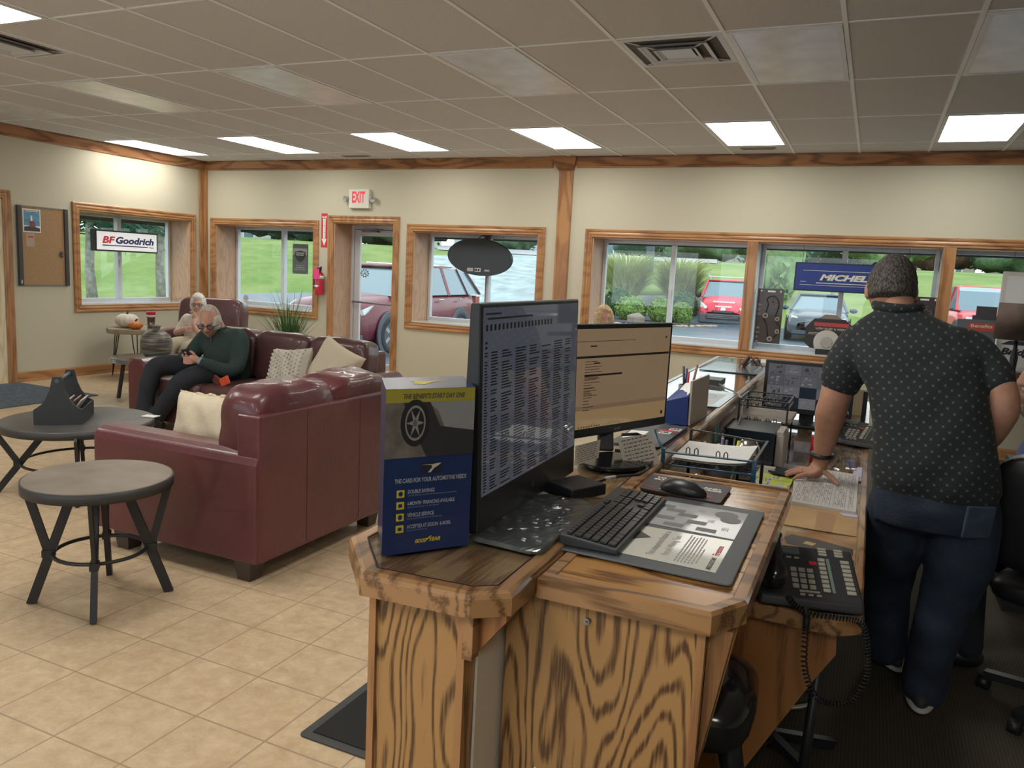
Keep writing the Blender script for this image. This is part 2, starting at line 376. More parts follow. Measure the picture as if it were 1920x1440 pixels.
# left wall window
w = structure('window_1', None, (XL, 7.6, .885))
y0,y1,z0,z1 = W1
m = MB(); sweep_frame(m, (y0-.09, y1+.09, z0-.09, z1+.09), CAS, lf_)
m.f = [fc[::-1] for fc in m.f]; m.build('casing', oakY, w)
GXl = XL-.41
MB().box(GXl+.03, XL, y0, y0+.012, z0, z1).box(GXl+.03, XL, y1-.012, y1, z0, z1).build('reveal_lining', jambM, w)
MB().box(GXl+.03, XL, y0, y1, z1-.012, z1).build('head_lining', oakY, w)
MB().box(GXl+.03, XL+.004, y0, y1, z0, z0+.014).build('window_sill', MATS['sill_laminate'], w)
MB().box(GXl-.03, GXl+.03, y0+.012, y0+.05, z0, z1).box(GXl-.03, GXl+.03, y1-.05, y1-.012, z0, z1).box(GXl-.03, GXl+.03, y0+.05, y1-.05, z1-.045, z1-.01).box(GXl-.03, GXl+.03, y0+.05, y1-.05, z0+.01, z0+.06).build('window_frame', alum, w, bevel=.004)
MB().box(GXl-.03, GXl+.045, 7.605, 7.665, z0+.06, z1-.045).box(GXl+.045, GXl+.06, 7.625, 7.645, 1.36, 1.46).build('meeting_stile', alum, w, bevel=.004)
for c,d in ((y0+.05,7.605),(7.665,y1-.05)): MB().box(GXl-.004, GXl, c, d, z0+.06, z1-.045).build('pane', glassW, w)
# entrance door
d = structure('door_2', None, ((DR[0]+DR[1])/2, YB, 0))
x0,x1,z0,z1 = DR
m = MB(); sweep_frame(m, (x0-.09, x1+.09, -.2, z1+.09), CAS, bp_)
m.v = [(v[0], v[1], max(v[2], .0)) for v in m.v]; m.build('casing', oakV, d)
MB().box(x0, x0+.012, YB, GY-.04, 0, z1).box(x1-.012, x1, YB, GY-.04, 0, z1).build('reveal_lining', jambM, d)
MB().box(x0, x1, YB, GY-.04, z1-.012, z1).build('head_lining', oakX, d)
MB().box(x0+.0, x0+.05, GY-.04, GY+.05, 0, z1).box(x1-.05, x1, GY-.04, GY+.05, 0, z1).box(x0+.05, x1-.05, GY-.04, GY+.05, z1-.06, z1).build('door_frame', alum, d, bevel=.004)
lf = MB().box(x0+.055, x0+.145, GY-.02, GY+.02, .01, z1-.07).box(x1-.145, x1-.055, GY-.02, GY+.02, .01, z1-.07).box(x0+.145, x1-.145, GY-.02, GY+.02, z1-.15, z1-.07).box(x0+.145, x1-.145, GY-.02, GY+.02, .01, .2).build('door_leaf', alum, d, bevel=.004)
MB().box(x0+.145, x1-.145, GY-.003, GY+.003, .2, z1-.15).build('pane', glassW, lf)
MB().tube([(x0+.06, GY-.03, 1.045), (x0+.07, GY-.075, 1.045), (x1-.07, GY-.075, 1.03), (x1-.06, GY-.03, 1.03)], .013).build('push_bar', alumD, lf)
MB().box(-6.45, -6.2, GY-.09, GY-.02, 2.0, 2.045).bar((-6.3, GY-.09, 2.02), (-6.02, GY-.22, 2.03), .025, .012).bar((-6.02, GY-.22, 2.03), (-6.25, GY-.05, 2.045), .025, .012).build('door_closer', alumD, lf)
# emblem sticker on the door glass
s = MB(); fc = Face((-6.44, GY-.004, 1.44), (1,0,0), (0,0,1)); fc.ring(s, 0, 0, .05, .058, asp=.8); fc.ring(s, 0, 0, .038, .043, asp=.8); fc.text(s, 'AE', -.03, .03, -.02, .02, .03)
for i in range(10): a = i*.6283; fc.disc(s, .064*math.cos(a), .052*math.sin(a), .009, .009)
s.build('door_sticker', pm('sticker_dark', (.10,.12,.14), .6), lf)
# left doorway
d = structure('door_1', None, (XL, 5.3, 0)); y0,y1,z0,z1 = D1
m = MB(); sweep_frame(m, (y0-.09, y1+.09, -.2, z1+.09), CAS, lf_); m.f = [fc[::-1] for fc in m.f]
m.v = [(v[0], v[1], max(v[2], .0)) for v in m.v]; m.build('casing', oakV, d)
MB().box(XL-.46, XL, y0, y0+.012, 0, z1).box(XL-.46, XL, y1-.012, y1, 0, z1).box(XL-.46, XL, y0, y1, z1-.012, z1).build('reveal_lining', oak('oak_reveal_pale','z',rings=8, light=(.66,.52,.34), dark=(.52,.38,.22)), d)

# crown, base, posts
def run_x(name, prof, x0, x1, mat, kind='structure', parent=None):
    n = len(prof); m = MB(); m.add([(x0, YB-a, z) for a,z in prof]+[(x1, YB-a, z) for a,z in prof], [(i,i+1,n+i+1,n+i)[::-1] for i in range(n-1)]+[tuple(range(n)), tuple(range(2*n-1,n-1,-1))])
    o = m.build(name, mat); o['kind'] = kind; return o
CP = [(0,2.785),(.018,2.785),(.022,2.80),(.018,2.81),(.024,2.82),(.045,2.865),(.05,2.89),(.058,2.895),(.058,2.908),(0,2.908)]
BP = [(0,.0),(.018,.0),(.018,.012),(.012,.03),(.012,.1),(.006,.115),(0,.118)]
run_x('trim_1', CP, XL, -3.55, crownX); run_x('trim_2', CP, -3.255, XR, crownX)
for nm, a, c in (('baseboard_back', XL, DR[0]-.09), ('baseboard_back_middle', DR[1]+.09, -3.46), ('baseboard_back_right', -3.29, XR)): run_x(nm, BP, a, c, oakX)
def run_y(name, prof, y0, y1, mat):
    n = len(prof); m = MB(); m.add([(XL+a, y0, z) for a,z in prof]+[(XL+a, y1, z) for a,z in prof], [(i,i+1,n+i+1,n+i) for i in range(n-1)]+[tuple(range(n))[::-1], tuple(range(n,2*n))])
    o = m.build(name, mat); o['kind'] = 'structure'
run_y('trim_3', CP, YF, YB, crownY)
run_y('baseboard_left', BP, D1[1]+.09, YB, oakY); run_y('baseboard_left_near', BP, YF, D1[0]-.09, oakY)
o = MB().box(-3.46, -3.29, YB-.03, YB, 0, 2.79).box(-3.455, -3.435, YB-.036, YB-.03, .1, 2.79).box(-3.315, -3.295, YB-.036, YB-.03, .1, 2.79).build('trim_4', oakV, bevel=.004); o['kind'] = 'structure'
m = MB(); fn = lambda a,b,h: (a,b,h)
m.add([(-3.46,YB,2.75),(-3.46,YB-.045,2.75),(-3.29,YB-.045,2.75),(-3.29,YB,2.75),(-3.56,YB,2.88),(-3.56,YB-.10,2.88),(-3.245,YB-.10,2.88),(-3.245,YB,2.88),(-3.56,YB,2.909),(-3.56,YB-.10,2.909),(-3.245,YB-.10,2.909),(-3.245,YB,2.909)],
      [(0,1,2,3),(0,4,5,1),(1,5,6,2),(2,6,7,3),(4,8,9,5),(5,9,10,6),(6,10,11,7),(8,11,10,9)])
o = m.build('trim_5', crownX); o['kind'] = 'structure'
o = MB().box(XL, XL+.03, 8.67, YB, 0, 2.785).box(XL, XL+.07, YB-.03, YB, 0, 2.785).build('trim_6', oakV, bevel=.004); o['kind'] = 'structure'
# outside eave
eave = pm('eave_dark', (.035,.04,.045), .6)
o = MB().box(XL-1, XR+1, 9.42, 9.47, 1.955, 2.6).build('trim_7', eave); o['kind'] = 'structure'
o = MB().box(XL-.72, XL-.67, 5.5, 10, 1.97, 2.6).build('trim_8', eave); o['kind'] = 'structure'

# ================================================================ CEILING FIXTURES
litM = pm('lit_diffuser', (.9,.9,.88), .5, emit=(1.0,.97,.90), estr=LAMP)
offM = pm('unlit_diffuser', (.68,.72,.80), .25, var=.12, vscale=5)
def fixture(c, yrow, lit, label, group):
    x0 = -6.375+.61*c; y0 = yrow
    t_ = thing('ceiling_light', label, 'ceiling light', (x0+.305, y0+.61, HC-.02), group=group)
    fr = MB(); w = .028
    fr.box(x0+.014,x0+.014+w,y0+.012,y0+1.208,HC-.012,HC-.0005).box(x0+.596-w,x0+.596,y0+.012,y0+1.208,HC-.012,HC-.0005).box(x0+.014+w,x0+.596-w,y0+.012,y0+.03,HC-.012,HC-.0005).box(x0+.014+w,x0+.596-w,y0+1.185,y0+1.208,HC-.012,HC-.0005)
    fr.build('light_frame', pm('fixture_white', (.70,.73,.78), .35), t_)
    MB().box(x0+.014+w,x0+.596-w,y0+.03,y0+1.185,HC-.009,HC-.003).build('diffuser', litM if lit else offM, t_)
    return t_
posn = {-4:'leftmost of the row',-1:'second from the left corner',2:'third from the left, above the exit door',5:'above the oak post',8:'beside the slot vent',11:'furthest right'}
for c in (-4,-1,2,5,8,11): fixture(c, 6.946, True, 'lit ceiling panel by the window wall, '+posn[c], 'lit panels along the window wall')
pos2 = {-3:'furthest left at the picture edge',0:'second from the left',3:'third from the left',6:'fourth from the left',9:'right beside the square vent',11:'furthest right at the picture edge'}
for c in (-3,0,3,6,9,11): fixture(c, 4.506, False, 'unlit grey ceiling panel, '+pos2[c], 'unlit ceiling panels')
fixture(2, 2.066, True, 'lit ceiling panel cut by the top left corner of the picture', 'lit panels over the front of the room')
for c in (-1,5,8): fixture(c, 2.066, True, 'added lit ceiling panel overhead, unseen fill light outside the picture', 'lit panels over the front of the room')  # unseen panels added to brighten the counter and the near floor
for c in (2,5,8,11): fixture(c, -1.594, True, 'added lit ceiling panel behind the viewer, unseen fill light', 'lit panels over the front of the room')  # more unseen panels, added to throw light forward from behind the camera
def diffuser_vent(x0, y0, label):
    t_ = thing('ceiling_vent', label, 'air vent', (x0+.305, y0+.305, HC-.03), group='square ceiling vents')
    MB().box(x0+.03, x0+.58, y0+.03, y0+.58, HC-.004, HC-.001).build('duct_opening', pm('vent_dark', (.13,.115,.10), .8), t_)
    def ringm(r0, r1, za, zb, th=.006):
        m = MB(); cx, cy = x0+.305, y0+.305; vs = []
        for (r,z) in ((r0,za),(r1,zb),(r1,zb-th),(r0,za-th)):
            for sx,sy in ((-1,-1),(1,-1),(1,1),(-1,1)): vs.append((cx+sx*r, cy+sy*r, z))
        fs = []
        for k in range(4):
            k2 = (k+1)%4
            for i in range(4): j=(i+1)%4; fs.append((k*4+i,k*4+j,k2*4+j,k2*4+i))
        return m.add(vs, fs)
    vm = pm('vent_white', (.62,.66,.72), .35)
    ringm(.293, .262, HC-.002, HC-.004).build('vent_frame', vm, t_)
    for r0,r1,za,zb in ((.20,.165,HC-.018,HC-.004),(.185,.20,HC-.014,HC-.02),(.125,.095,HC-.022,HC-.006),(.112,.125,HC-.018,HC-.024)): ringm(r0,r1,za,zb).build('vane', vm, t_)
    m = MB(); cx,cy = x0+.305,y0+.305; m.add([(cx-.09,cy-.09,HC-.02),(cx+.09,cy-.09,HC-.02),(cx+.09,cy+.09,HC-.02),(cx-.09,cy+.09,HC-.02),(cx,cy,HC-.006)], [(0,1,4),(1,2,4),(2,3,4),(3,0,4),(3,2,1,0)]); m.build('vent_cone', vm, t_)
    m = MB()
    for sx,sy in ((-1,-1),(1,-1),(1,1),(-1,1)): m.bar((cx+sx*.26,cy+sy*.26,HC-.006),(cx+sx*.1,cy+sy*.1,HC-.02),.012,.003)
    m.build('vane_bracket', vm, t_)
diffuser_vent(-1.495, 4.506, 'square white ceiling vent between a plain tile and the unlit panel, right of centre')
diffuser_vent(-5.765, 3.296, 'square ceiling vent at the left picture edge below the lit corner panel')
for x0,x1,yy,l in ((-6.29,-5.91,8.45,'small slot vent in the ceiling above the exit sign'),(-1.37,-1.03,8.37,'small slot vent in the ceiling below the lit panel on the right')):
    m = MB().box(x0,x1,yy-.04,yy+.04,HC-.01,HC-.001); t_ = solo(m,'slot_vent',pm('slot_grey',(.30,.28,.26),.5),l,'air vent',group='slot vents')
    s_ = MB().box(x0+.02,x1-.02,yy-.02,yy-.004,HC-.012,HC-.0095).box(x0+.02,x1-.02,yy+.004,yy+.02,HC-.012,HC-.0095)
    c_ = t_.location; s_.v = [(v[0]-c_.x, v[1]-c_.y, v[2]-c_.z) for v in s_.v]; s_.build('slot', MATS['vent_dark'], t_, world=False)

# ================================================================ OUTSIDE
def hgt(x, y):
    az = math.degrees(math.atan2(x, y)); d = y+.6*max(0, -x-15)
    h = -.12
    if d > 30: h += 3.3*(1-math.exp(-(d-30)/11))
    return h
def cls(x, y):
    az = math.degrees(math.atan2(x, y)); d = y+.6*max(0, -x-15)
    if az < -33: lim = 30.9 if az < -37 else 33
    elif az < -26.5: lim = 45
    elif az < -17.5: lim = 200
    elif az < -8: lim = 33.5
    else: lim = 31
    if az < -46: lim = 5
    if x < -14 and y < 22: return 0
    return 0 if d > lim else 1
grassM = None
m, t, b = nt('lawn_grass'); L = t.links; tc = t.nodes.new('ShaderNodeTexCoord')
n1 = t.nodes.new('ShaderNodeTexNoise'); n1.inputs['Scale'].default_value = .35; n1.inputs['Detail'].default_value = 9; n1.inputs['Roughness'].default_value = .7; L.new(tc.outputs['Object'], n1.inputs['Vector'])
r = t.nodes.new('ShaderNodeValToRGB'); e = r.color_ramp.elements; e[0].position=.35; e[0].color=(.13,.22,.055,1); e[1].position=.66; e[1].color=(.27,.33,.13,1); L.new(n1.outputs['Fac'], r.inputs[0]); L.new(r.outputs[0], b.inputs['Base Color']); setp(b, Roughness=.9, Specular_IOR_Level=.1); grassM = m
asph = pm('wet_asphalt', (.085,.115,.155), .38, var=.25, vscale=.8)
drive = pm('drive_sky_sheen', (.33,.40,.42), .7, var=.35, vscale=1.2)  # sky reflected on the wet drive is put into this pale colour
grid = {0: MB(), 1: MB(), 2: MB()}; cache = {}
rs = [7.5]+[9.3*1.045**k for k in range(62)]; azs = [-78+1.25*k for k in range(90)]
for i in range(len(rs)-1):
    for j in range(len(azs)-1):
        q = [(rs[a]*math.sin(math.radians(azs[c])), rs[a]*math.cos(math.radians(azs[c]))) for a,c in ((i,j),(i+1,j),(i+1,j+1),(i,j+1))]
        cx = sum(p[0] for p in q)/4; cy = sum(p[1] for p in q)/4
        if cx > XL-.6 and cy < YB+.6 : 
            pass
        k = cls(cx, cy)
        if k == 1 and -27.5 < math.degrees(math.atan2(cx,cy)) < -17.5 and cy > 26: k = 2
        if k == 1 and -33 < math.degrees(math.atan2(cx,cy)) <= -27 and cy > 30: k = 2
        grid[k].add([(p[0],p[1],hgt(*p)) for p in q], [(0,3,2,1)], True)
for k, nm, mt in ((0,'lawn',grassM),(1,'parking_lot',asph),(2,'driveway',drive)):
    o = grid[k].build(nm, mt); o['kind'] = 'structure'
# pale road on the crest
m = MB()
for i in range(40):
    a0 = -30+i*.9; a1 = a0+.9; P = []
    for a,r_ in ((a0,50),(a0,58),(a1,58),(a1,50)):
        x = r_*math.sin(math.radians(a)); y = r_*math.cos(math.radians(a)); P.append((x,y,hgt(x,y)+.04+(.15 if r_>55 else 0)))
    if a0 < -11: m.add(P, [(0,3,2,1)], True)
o = m.build('road', pm('pale_road', (.36,.37,.39), .7)); o['kind'] = 'structure'

leafG = {}
def leafmat(nm, c, v=.35): return pm('leaf_'+nm, c, .7, var=v, vscale=3, spec=.2)
def leaves(mb, c, r, n, size, rng, flat=.0, shell=.55):
    for _ in range(n):
        d = Vector((rng.gauss(0,1), rng.gauss(0,1), rng.gauss(0,1)))
        if d.length < 1e-3: continue
        d.normalize(); k = shell+(1-shell)*rng.random()
        p = Vector((c[0]+d.x*r[0]*k, c[1]+d.y*r[1]*k, c[2]+d.z*r[2]*k))
        a = Vector((rng.gauss(0,1), rng.gauss(0,1), rng.gauss(0,1))).normalized(); bb = a.orthogonal().normalized(); s_ = size*(.6+.8*rng.random())
        mb.add([p-a*s_-bb*s_*.5, p+a*s_-bb*s_*.5, p+a*s_+bb*s_*.5, p-a*s_+bb*s_*.5], [(0,1,2,3)])
def tree(x, y, h, cr, label, col, trunk_h=None, seed=1, n=900, group=None, name='tree', cat='tree', tr=.16, z=None):
    rng = random.Random(seed); z = hgt(x,y) if z is None else z; th = trunk_h or h*.35
    t_ = thing(name, label, cat, (x,y,z), group=group)
    MB().tube([(x,y,z-.3),(x+.1,y,z+th*.5),(x+.15,y,z+h*.75)], [tr*1.3,tr,tr*.5]).build('trunk', pm('bark', (.16,.13,.11), .9, var=.3, vscale=6), t_)
    lv = MB()
    fnc = lambda d,p: p*(1+.16*math.sin(5*d.x+seed)*math.sin(6*d.z+seed*2)+.10*math.sin(13*d.x+seed)*math.cos(11*d.y+9*d.z))
    MB().ell((x,y,z+th*.8+(h-th)*.47), (cr*.84,cr*.84,(h-th)*.5), 40, 24, fn=fnc).build('crown_core', leafmat(*col), t_)
    for k in range(9):
        a = rng.random()*6.28; rr = cr*.6*rng.random(); zz = z+th+(h-th)*(.12+.76*rng.random())
        leaves(lv, (x+math.cos(a)*rr, y+math.sin(a)*rr, zz), (cr*.55,cr*.55,(h-th)*.28), n//9, .045*h*.5+.05, rng, shell=.35)
    lv.build('crown', leafmat(*col), t_); return t_
GR = ('green', (.13,.21,.12)); DG = ('deep_green', (.085,.155,.115)); RD = ('russet', (.24,.13,.11)); LG = ('light_green', (.19,.30,.13))
# the two spruces outside the left window
def spruce(x, y, z, label, seed):
    rng = random.Random(seed); t_ = thing('spruce_tree', label, 'tree', (x,y,z), group='spruces outside the left window')
    MB().tube([(x,y,z-.1),(x-.1,y,z+1),(x-.05,y,z+2.2),(x,y,z+6)], [.17,.13,.12,.06], n=12).build('trunk', pm('spruce_bark', (.30,.28,.28), .9, var=.4, vscale=7, bump=.8, bscale=12), t_)
    lv = MB()
    for k in range(34):
        a = rng.random()*6.28; zz = z+2.3+rng.random()*4; ln = 2.4*(1-(zz-z-1.5)/7)
        for q in range(70):
            f_ = rng.random(); p = Vector((x+math.cos(a)*ln*f_, y+math.sin(a)*ln*f_, zz-.35*f_*ln+rng.gauss(0,.12)))+Vector((rng.gauss(0,.15),rng.gauss(0,.15),0))
            e_ = Vector((math.cos(a)+rng.gauss(0,.5), math.sin(a)+rng.gauss(0,.5), -.4+rng.gauss(0,.2))).normalized()*.16; o_ = e_.orthogonal().normalized()*.03
            lv.add([p-e_-o_, p+e_-o_, p+e_+o_, p-e_+o_], [(0,1,2,3)])
    for k in range(5):
        a = rng.random()*6.28; lv.tube([(x,y,z+2.1+.3*k),(x+math.cos(a),y+math.sin(a),z+2.1+.3*k+.1),(x+2*math.cos(a),y+2*math.sin(a),z+1.9+.3*k)], [.04,.03,.01], n=5)
    lv.build('branches', leafmat('spruce', (.06,.15,.11)), t_)
spruce(-21.6, 16.66, 0, 'spruce with grey trunk outside the left wall window, the left one of two', 3)
spruce(-20.3, 18.1, .02, 'spruce with grey trunk outside the left wall window, the right one of two', 5)
# tree line on the crest
rng = random.Random(11)
tl = [(-37,46,DG),(-44,50,GR),(-31.5,51,DG),(-51,42,DG),(-50,30,GR),(-26,55,GR),(-38,56,DG),(-56,22,DG),(-58,35,GR),(-45,62,DG),(-57,50,DG),(-30,64,DG),(-46,12,GR),
      (-12.5,62,GR),(-4,67,DG),(-8,70,GR),(.5,62,LG),(4.5,69,RD),(-16,70,DG),(9,66,GR),(-1,74,DG),(13,70,DG),(17,74,GR),(-20,74,DG)]
for i,(x,y,c) in enumerate(tl):
    az = math.degrees(math.atan2(x,y)); where = 'beyond the lawn seen through the left windows' if az < -26 else 'on the rise behind the parked cars'
    tree(x, y, 3.3+.9*rng.random(), 3.3+.8*rng.random(), {'green':'mid green broad','deep_green':'dark green dense','light_green':'light green airy','russet':'russet leaved'}[c[0]]+' tree '+where, c, trunk_h=.25, seed=20+i, n=1300, group='trees '+where)
tree(-3.6, 34.5, 4.2, 1.0, 'slender young light green tree right of the red van', LG, trunk_h=.3, seed=77, n=700, tr=.04)
# buildings
def rot2(x,y,a): return (x*math.cos(a)-y*math.sin(a), x*math.sin(a)+y*math.cos(a))
def building(name, label, x, y, w, dpt, h, wallc, roofc, rz=0, wins=(), gable=True, z=None, roofh=1.6):
    z = hgt(x,y)-.2 if z is None else z
    t_ = thing(name, label, 'building', (x,y,z), rz)
    def lb(*a): return MB().box(*a)
    lb(-w/2,w/2,0,dpt,0,h).build('wall', pm('siding_'+name+str(len(MATS)), wallc, .8, var=.06, vscale=2), t_, world=False)
    if gable:
        r_ = MB(); r_.add([(-w/2-.4,-.5,h),(w/2+.4,-.5,h),(w/2+.4,dpt+.5,h),(-w/2-.4,dpt+.5,h),(-w/2-.4,dpt/2,h+roofh),(w/2+.4,dpt/2,h+roofh)], [(0,1,5,4),(2,3,4,5),(0,4,3),(1,2,5),(0,3,2,1)])
    else: r_ = lb(-w/2-.1,w/2+.1,-.1,dpt+.1,h,h+.4)
    r_.build('roof', pm('roof_'+name+str(len(MATS)), roofc, .8), t_, world=False)
    for (a,b_,c,e_) in wins:
        f_ = lb(a,b_,-.06,0.0,c,e_).build('window', whiteM, t_, world=False)
        lb(a+.12,b_-.12,-.08,-.055,c+.12,e_-.12).build('pane', pm('far_glass', (.16,.25,.30), .1), f_, world=False)
    return t_
building('warehouse', 'large grey block building far beyond the road, seen over the shrubs', -24.5, 98, 20, 9, 8.0, (.30,.30,.30), (.2,.2,.22), .12, [(-7.5,-6,1.2,3.6),(0,2.4,.6,2.6),(4.5,7,0,2.6),(-4,-3,1.5,3)], False, z=2.9)
building('shed_building', 'pale grey metal building above the drive, seen behind the oval sign', -40, 84, 11, 7, 4.6, (.42,.46,.54), (.45,.47,.5), .35, [(1,2.4,0,2.4)], True, z=3.0)
building('garage_building', 'small low white building far left of the oval sign', -43, 70, 4.5, 3.5, 1.6, (.62,.60,.60), (.55,.5,.5), .4, [], True, z=3.1)
building('house', 'brown sided two storey house on the rise at the right edge', 14, 82, 10, 7, 5.2, (.24,.21,.20), (.16,.15,.15), -.1, [(-3.4,-2.2,2.6,4.1),(.4,1.6,2.6,4.1),(-1.4,-.2,.3,1.8)], True, z=2.7)
building('house', 'low beige house beside the brown one on the rise', 4.2, 84, 8, 6, 3.1, (.45,.38,.32), (.24,.22,.22), 0, [(-2.6,-1.6,.6,2.2),(.5,1.8,.4,2.3),(2.3,3.0,.5,2.2)], True, z=2.7)
building('cottage', 'white house half hidden by trees beyond the left lawn', -49, 55, 9, 6, 3.0, (.62,.64,.66), (.35,.36,.4), .7, [(-2,-1,.8,2),(1.4,2.4,.8,2)], True, z=2.4)
# pole beyond the shrubs
t_ = thing('sign_pole', 'dark steel pole rising behind the tall ornamental grass', 'pole', (-10.55,40,hgt(-10.55,40)))
MB().box(-10.75,-10.4,39.8,40.1,hgt(-10.5,40),6.5).build('pole_shaft', pm('dark_steel', (.07,.09,.11), .5), t_)
# planting bed
bed = MB(); pts = []
for k in range(26):
    a = 2*math.pi*k/26; pts.append((-8.6+3.3*math.cos(a)+.25*math.sin(3*a), 31.0+3.6*math.sin(a)))
bed.prism(pts, -.3, -.04); o = bed.build('planting_bed', pm('dark_mulch', (.05,.05,.065), .95, var=.6, vscale=9)); o['kind'] = 'structure'
e2 = MB()
rng = random.Random(4)
for k in range(90):
    a = 2*math.pi*k/90; x = -8.6+3.45*math.cos(a)+.25*math.sin(3*a); y = 31.0+3.75*math.sin(a)
    if y < 31.5:
        for _ in range(4): e2.ell((x+rng.gauss(0,.1), y+rng.gauss(0,.1), -.1), (.07+.05*rng.random(),.07,.05), 6, 4)
o = solo(e2, 'stone_edging', pm('tan_stones', (.42,.32,.24), .9, var=.3), 'tan stone edging along the front of the mulch bed', 'stones', kind='stuff')
def shrub(x, y, r, rz_, col, label, seed, z=-.06, name='shrub'):
    rng = random.Random(seed); t_ = thing(name, label, 'shrub', (x,y,z))
    def fn(d,p): return p*(1+.10*math.sin(7*d.x+seed)+.08*math.sin(9*d.z+5*d.y))
    MB().ell((x,y,z+rz_*.8), (r*.85,r*.85,rz_*.8), 20, 12, fn=fn).build('foliage_core', leafmat(*col), t_)
    lv = MB(); leaves(lv, (x,y,z+rz_*.85), (r,r,rz_), 900, .045, rng, shell=.88); lv.build('foliage', leafmat(*col), t_)
BX = ('boxwood', (.16,.27,.07)); BD_ = ('dark_boxwood', (.05,.12,.05)); YL = ('golden', (.32,.42,.05))
for k,(x,y,r,rz_,c,l) in enumerate([(-8.35,29.3,.62,.5,BX,'round clipped light green shrub in the mulch bed, left of the boulder'),(-7.2,29.4,.5,.5,BX,'round clipped green shrub in the mulch bed, right of the boulder'),
    (-9.35,30.9,.6,.62,BD_,'dark green shrub at the foot of the ornamental grass'),(-10.1,28.9,.42,.75,YL,'golden green shrub at the left end of the mulch bed'),(-10.45,30.2,.45,.85,YL,'taller golden green shrub behind the leftmost one'),
    (-6.55,29.9,.42,.42,BX,'low green shrub behind the window mullion'),(-6.75,31.2,.55,.62,BD_,'dark green shrub left of the red van')]): shrub(x,y,r,rz_,c,l,40+k)
def boulder(x,y,z,r,label,seed):
    rng = random.Random(seed); ph = [rng.random()*6 for _ in range(4)]
    fn = lambda d,p: p*(1+.13*math.sin(4*d.x+ph[0])*math.cos(5*d.y+ph[1])+.08*math.sin(8*d.z+ph[2]))
    m = MB().ell((x,y,z+r[2]*.7), r, 18, 12, fn=fn); solo(m,'boulder',pm('boulder_stone',(.25,.21,.18),.9,var=.25,vscale=4,bump=.5,bscale=8),label,'rock')
boulder(-7.75,28.0,-.12,(.34,.28,.24),'rounded tan boulder at the front edge of the mulch bed',1)
boulder(-7.9,31.0,-.06,(.95,.4,.2),'long flat pale boulder between the shrubs and the grass',2)
def ornamental(x,y,z,h,spread,n,label,seed):
    rng = random.Random(seed); m = MB()
    for _ in range(n):
        a = rng.random()*6.28; b0 = rng.random()*.35; hh = h*(.6+.5*rng.random()); sp = spread*(.3+.9*rng.random()); w_ = .022
        P = []
        for k in range(6):
            f_ = k/5; rr = b0+sp*f_**1.8; zz = z+hh*(f_*1.25-.45*f_**3)
            P.append(Vector((x+math.cos(a)*rr, y+math.sin(a)*rr, zz)))
        s_ = Vector((-math.sin(a),math.cos(a),0))
        vs = []
        for k,p in enumerate(P): ww = w_*(1-.8*(k/5)); vs += [p-s_*ww, p+s_*ww]
        m.add(vs, [(2*k,2*k+1,2*k+3,2*k+2) for k in range(5)], True)
    t_ = thing('ornamental_grass', label, 'ornamental grass', (x,y,z)); m.build('blades', leafmat('pampas', (.52,.58,.28), .25), t_)
ornamental(-9.6,32.6,-.06,3.0,1.6,2600,'tall arching ornamental grass clump, left of the window mullion',1)
ornamental(-7.5,33.6,-.06,2.9,1.45,2600,'tall arching ornamental grass clump, right of the window mullion',2)
m = MB().box(-11.0,-10.55,33.0,33.2,1.0,1.45); solo(m.box(-10.8,-10.74,33.08,33.14,-.1,1.0),'small_sign',pm('brown_sign',(.16,.07,.06),.6),'small brown sign board left of the ornamental grass','sign')
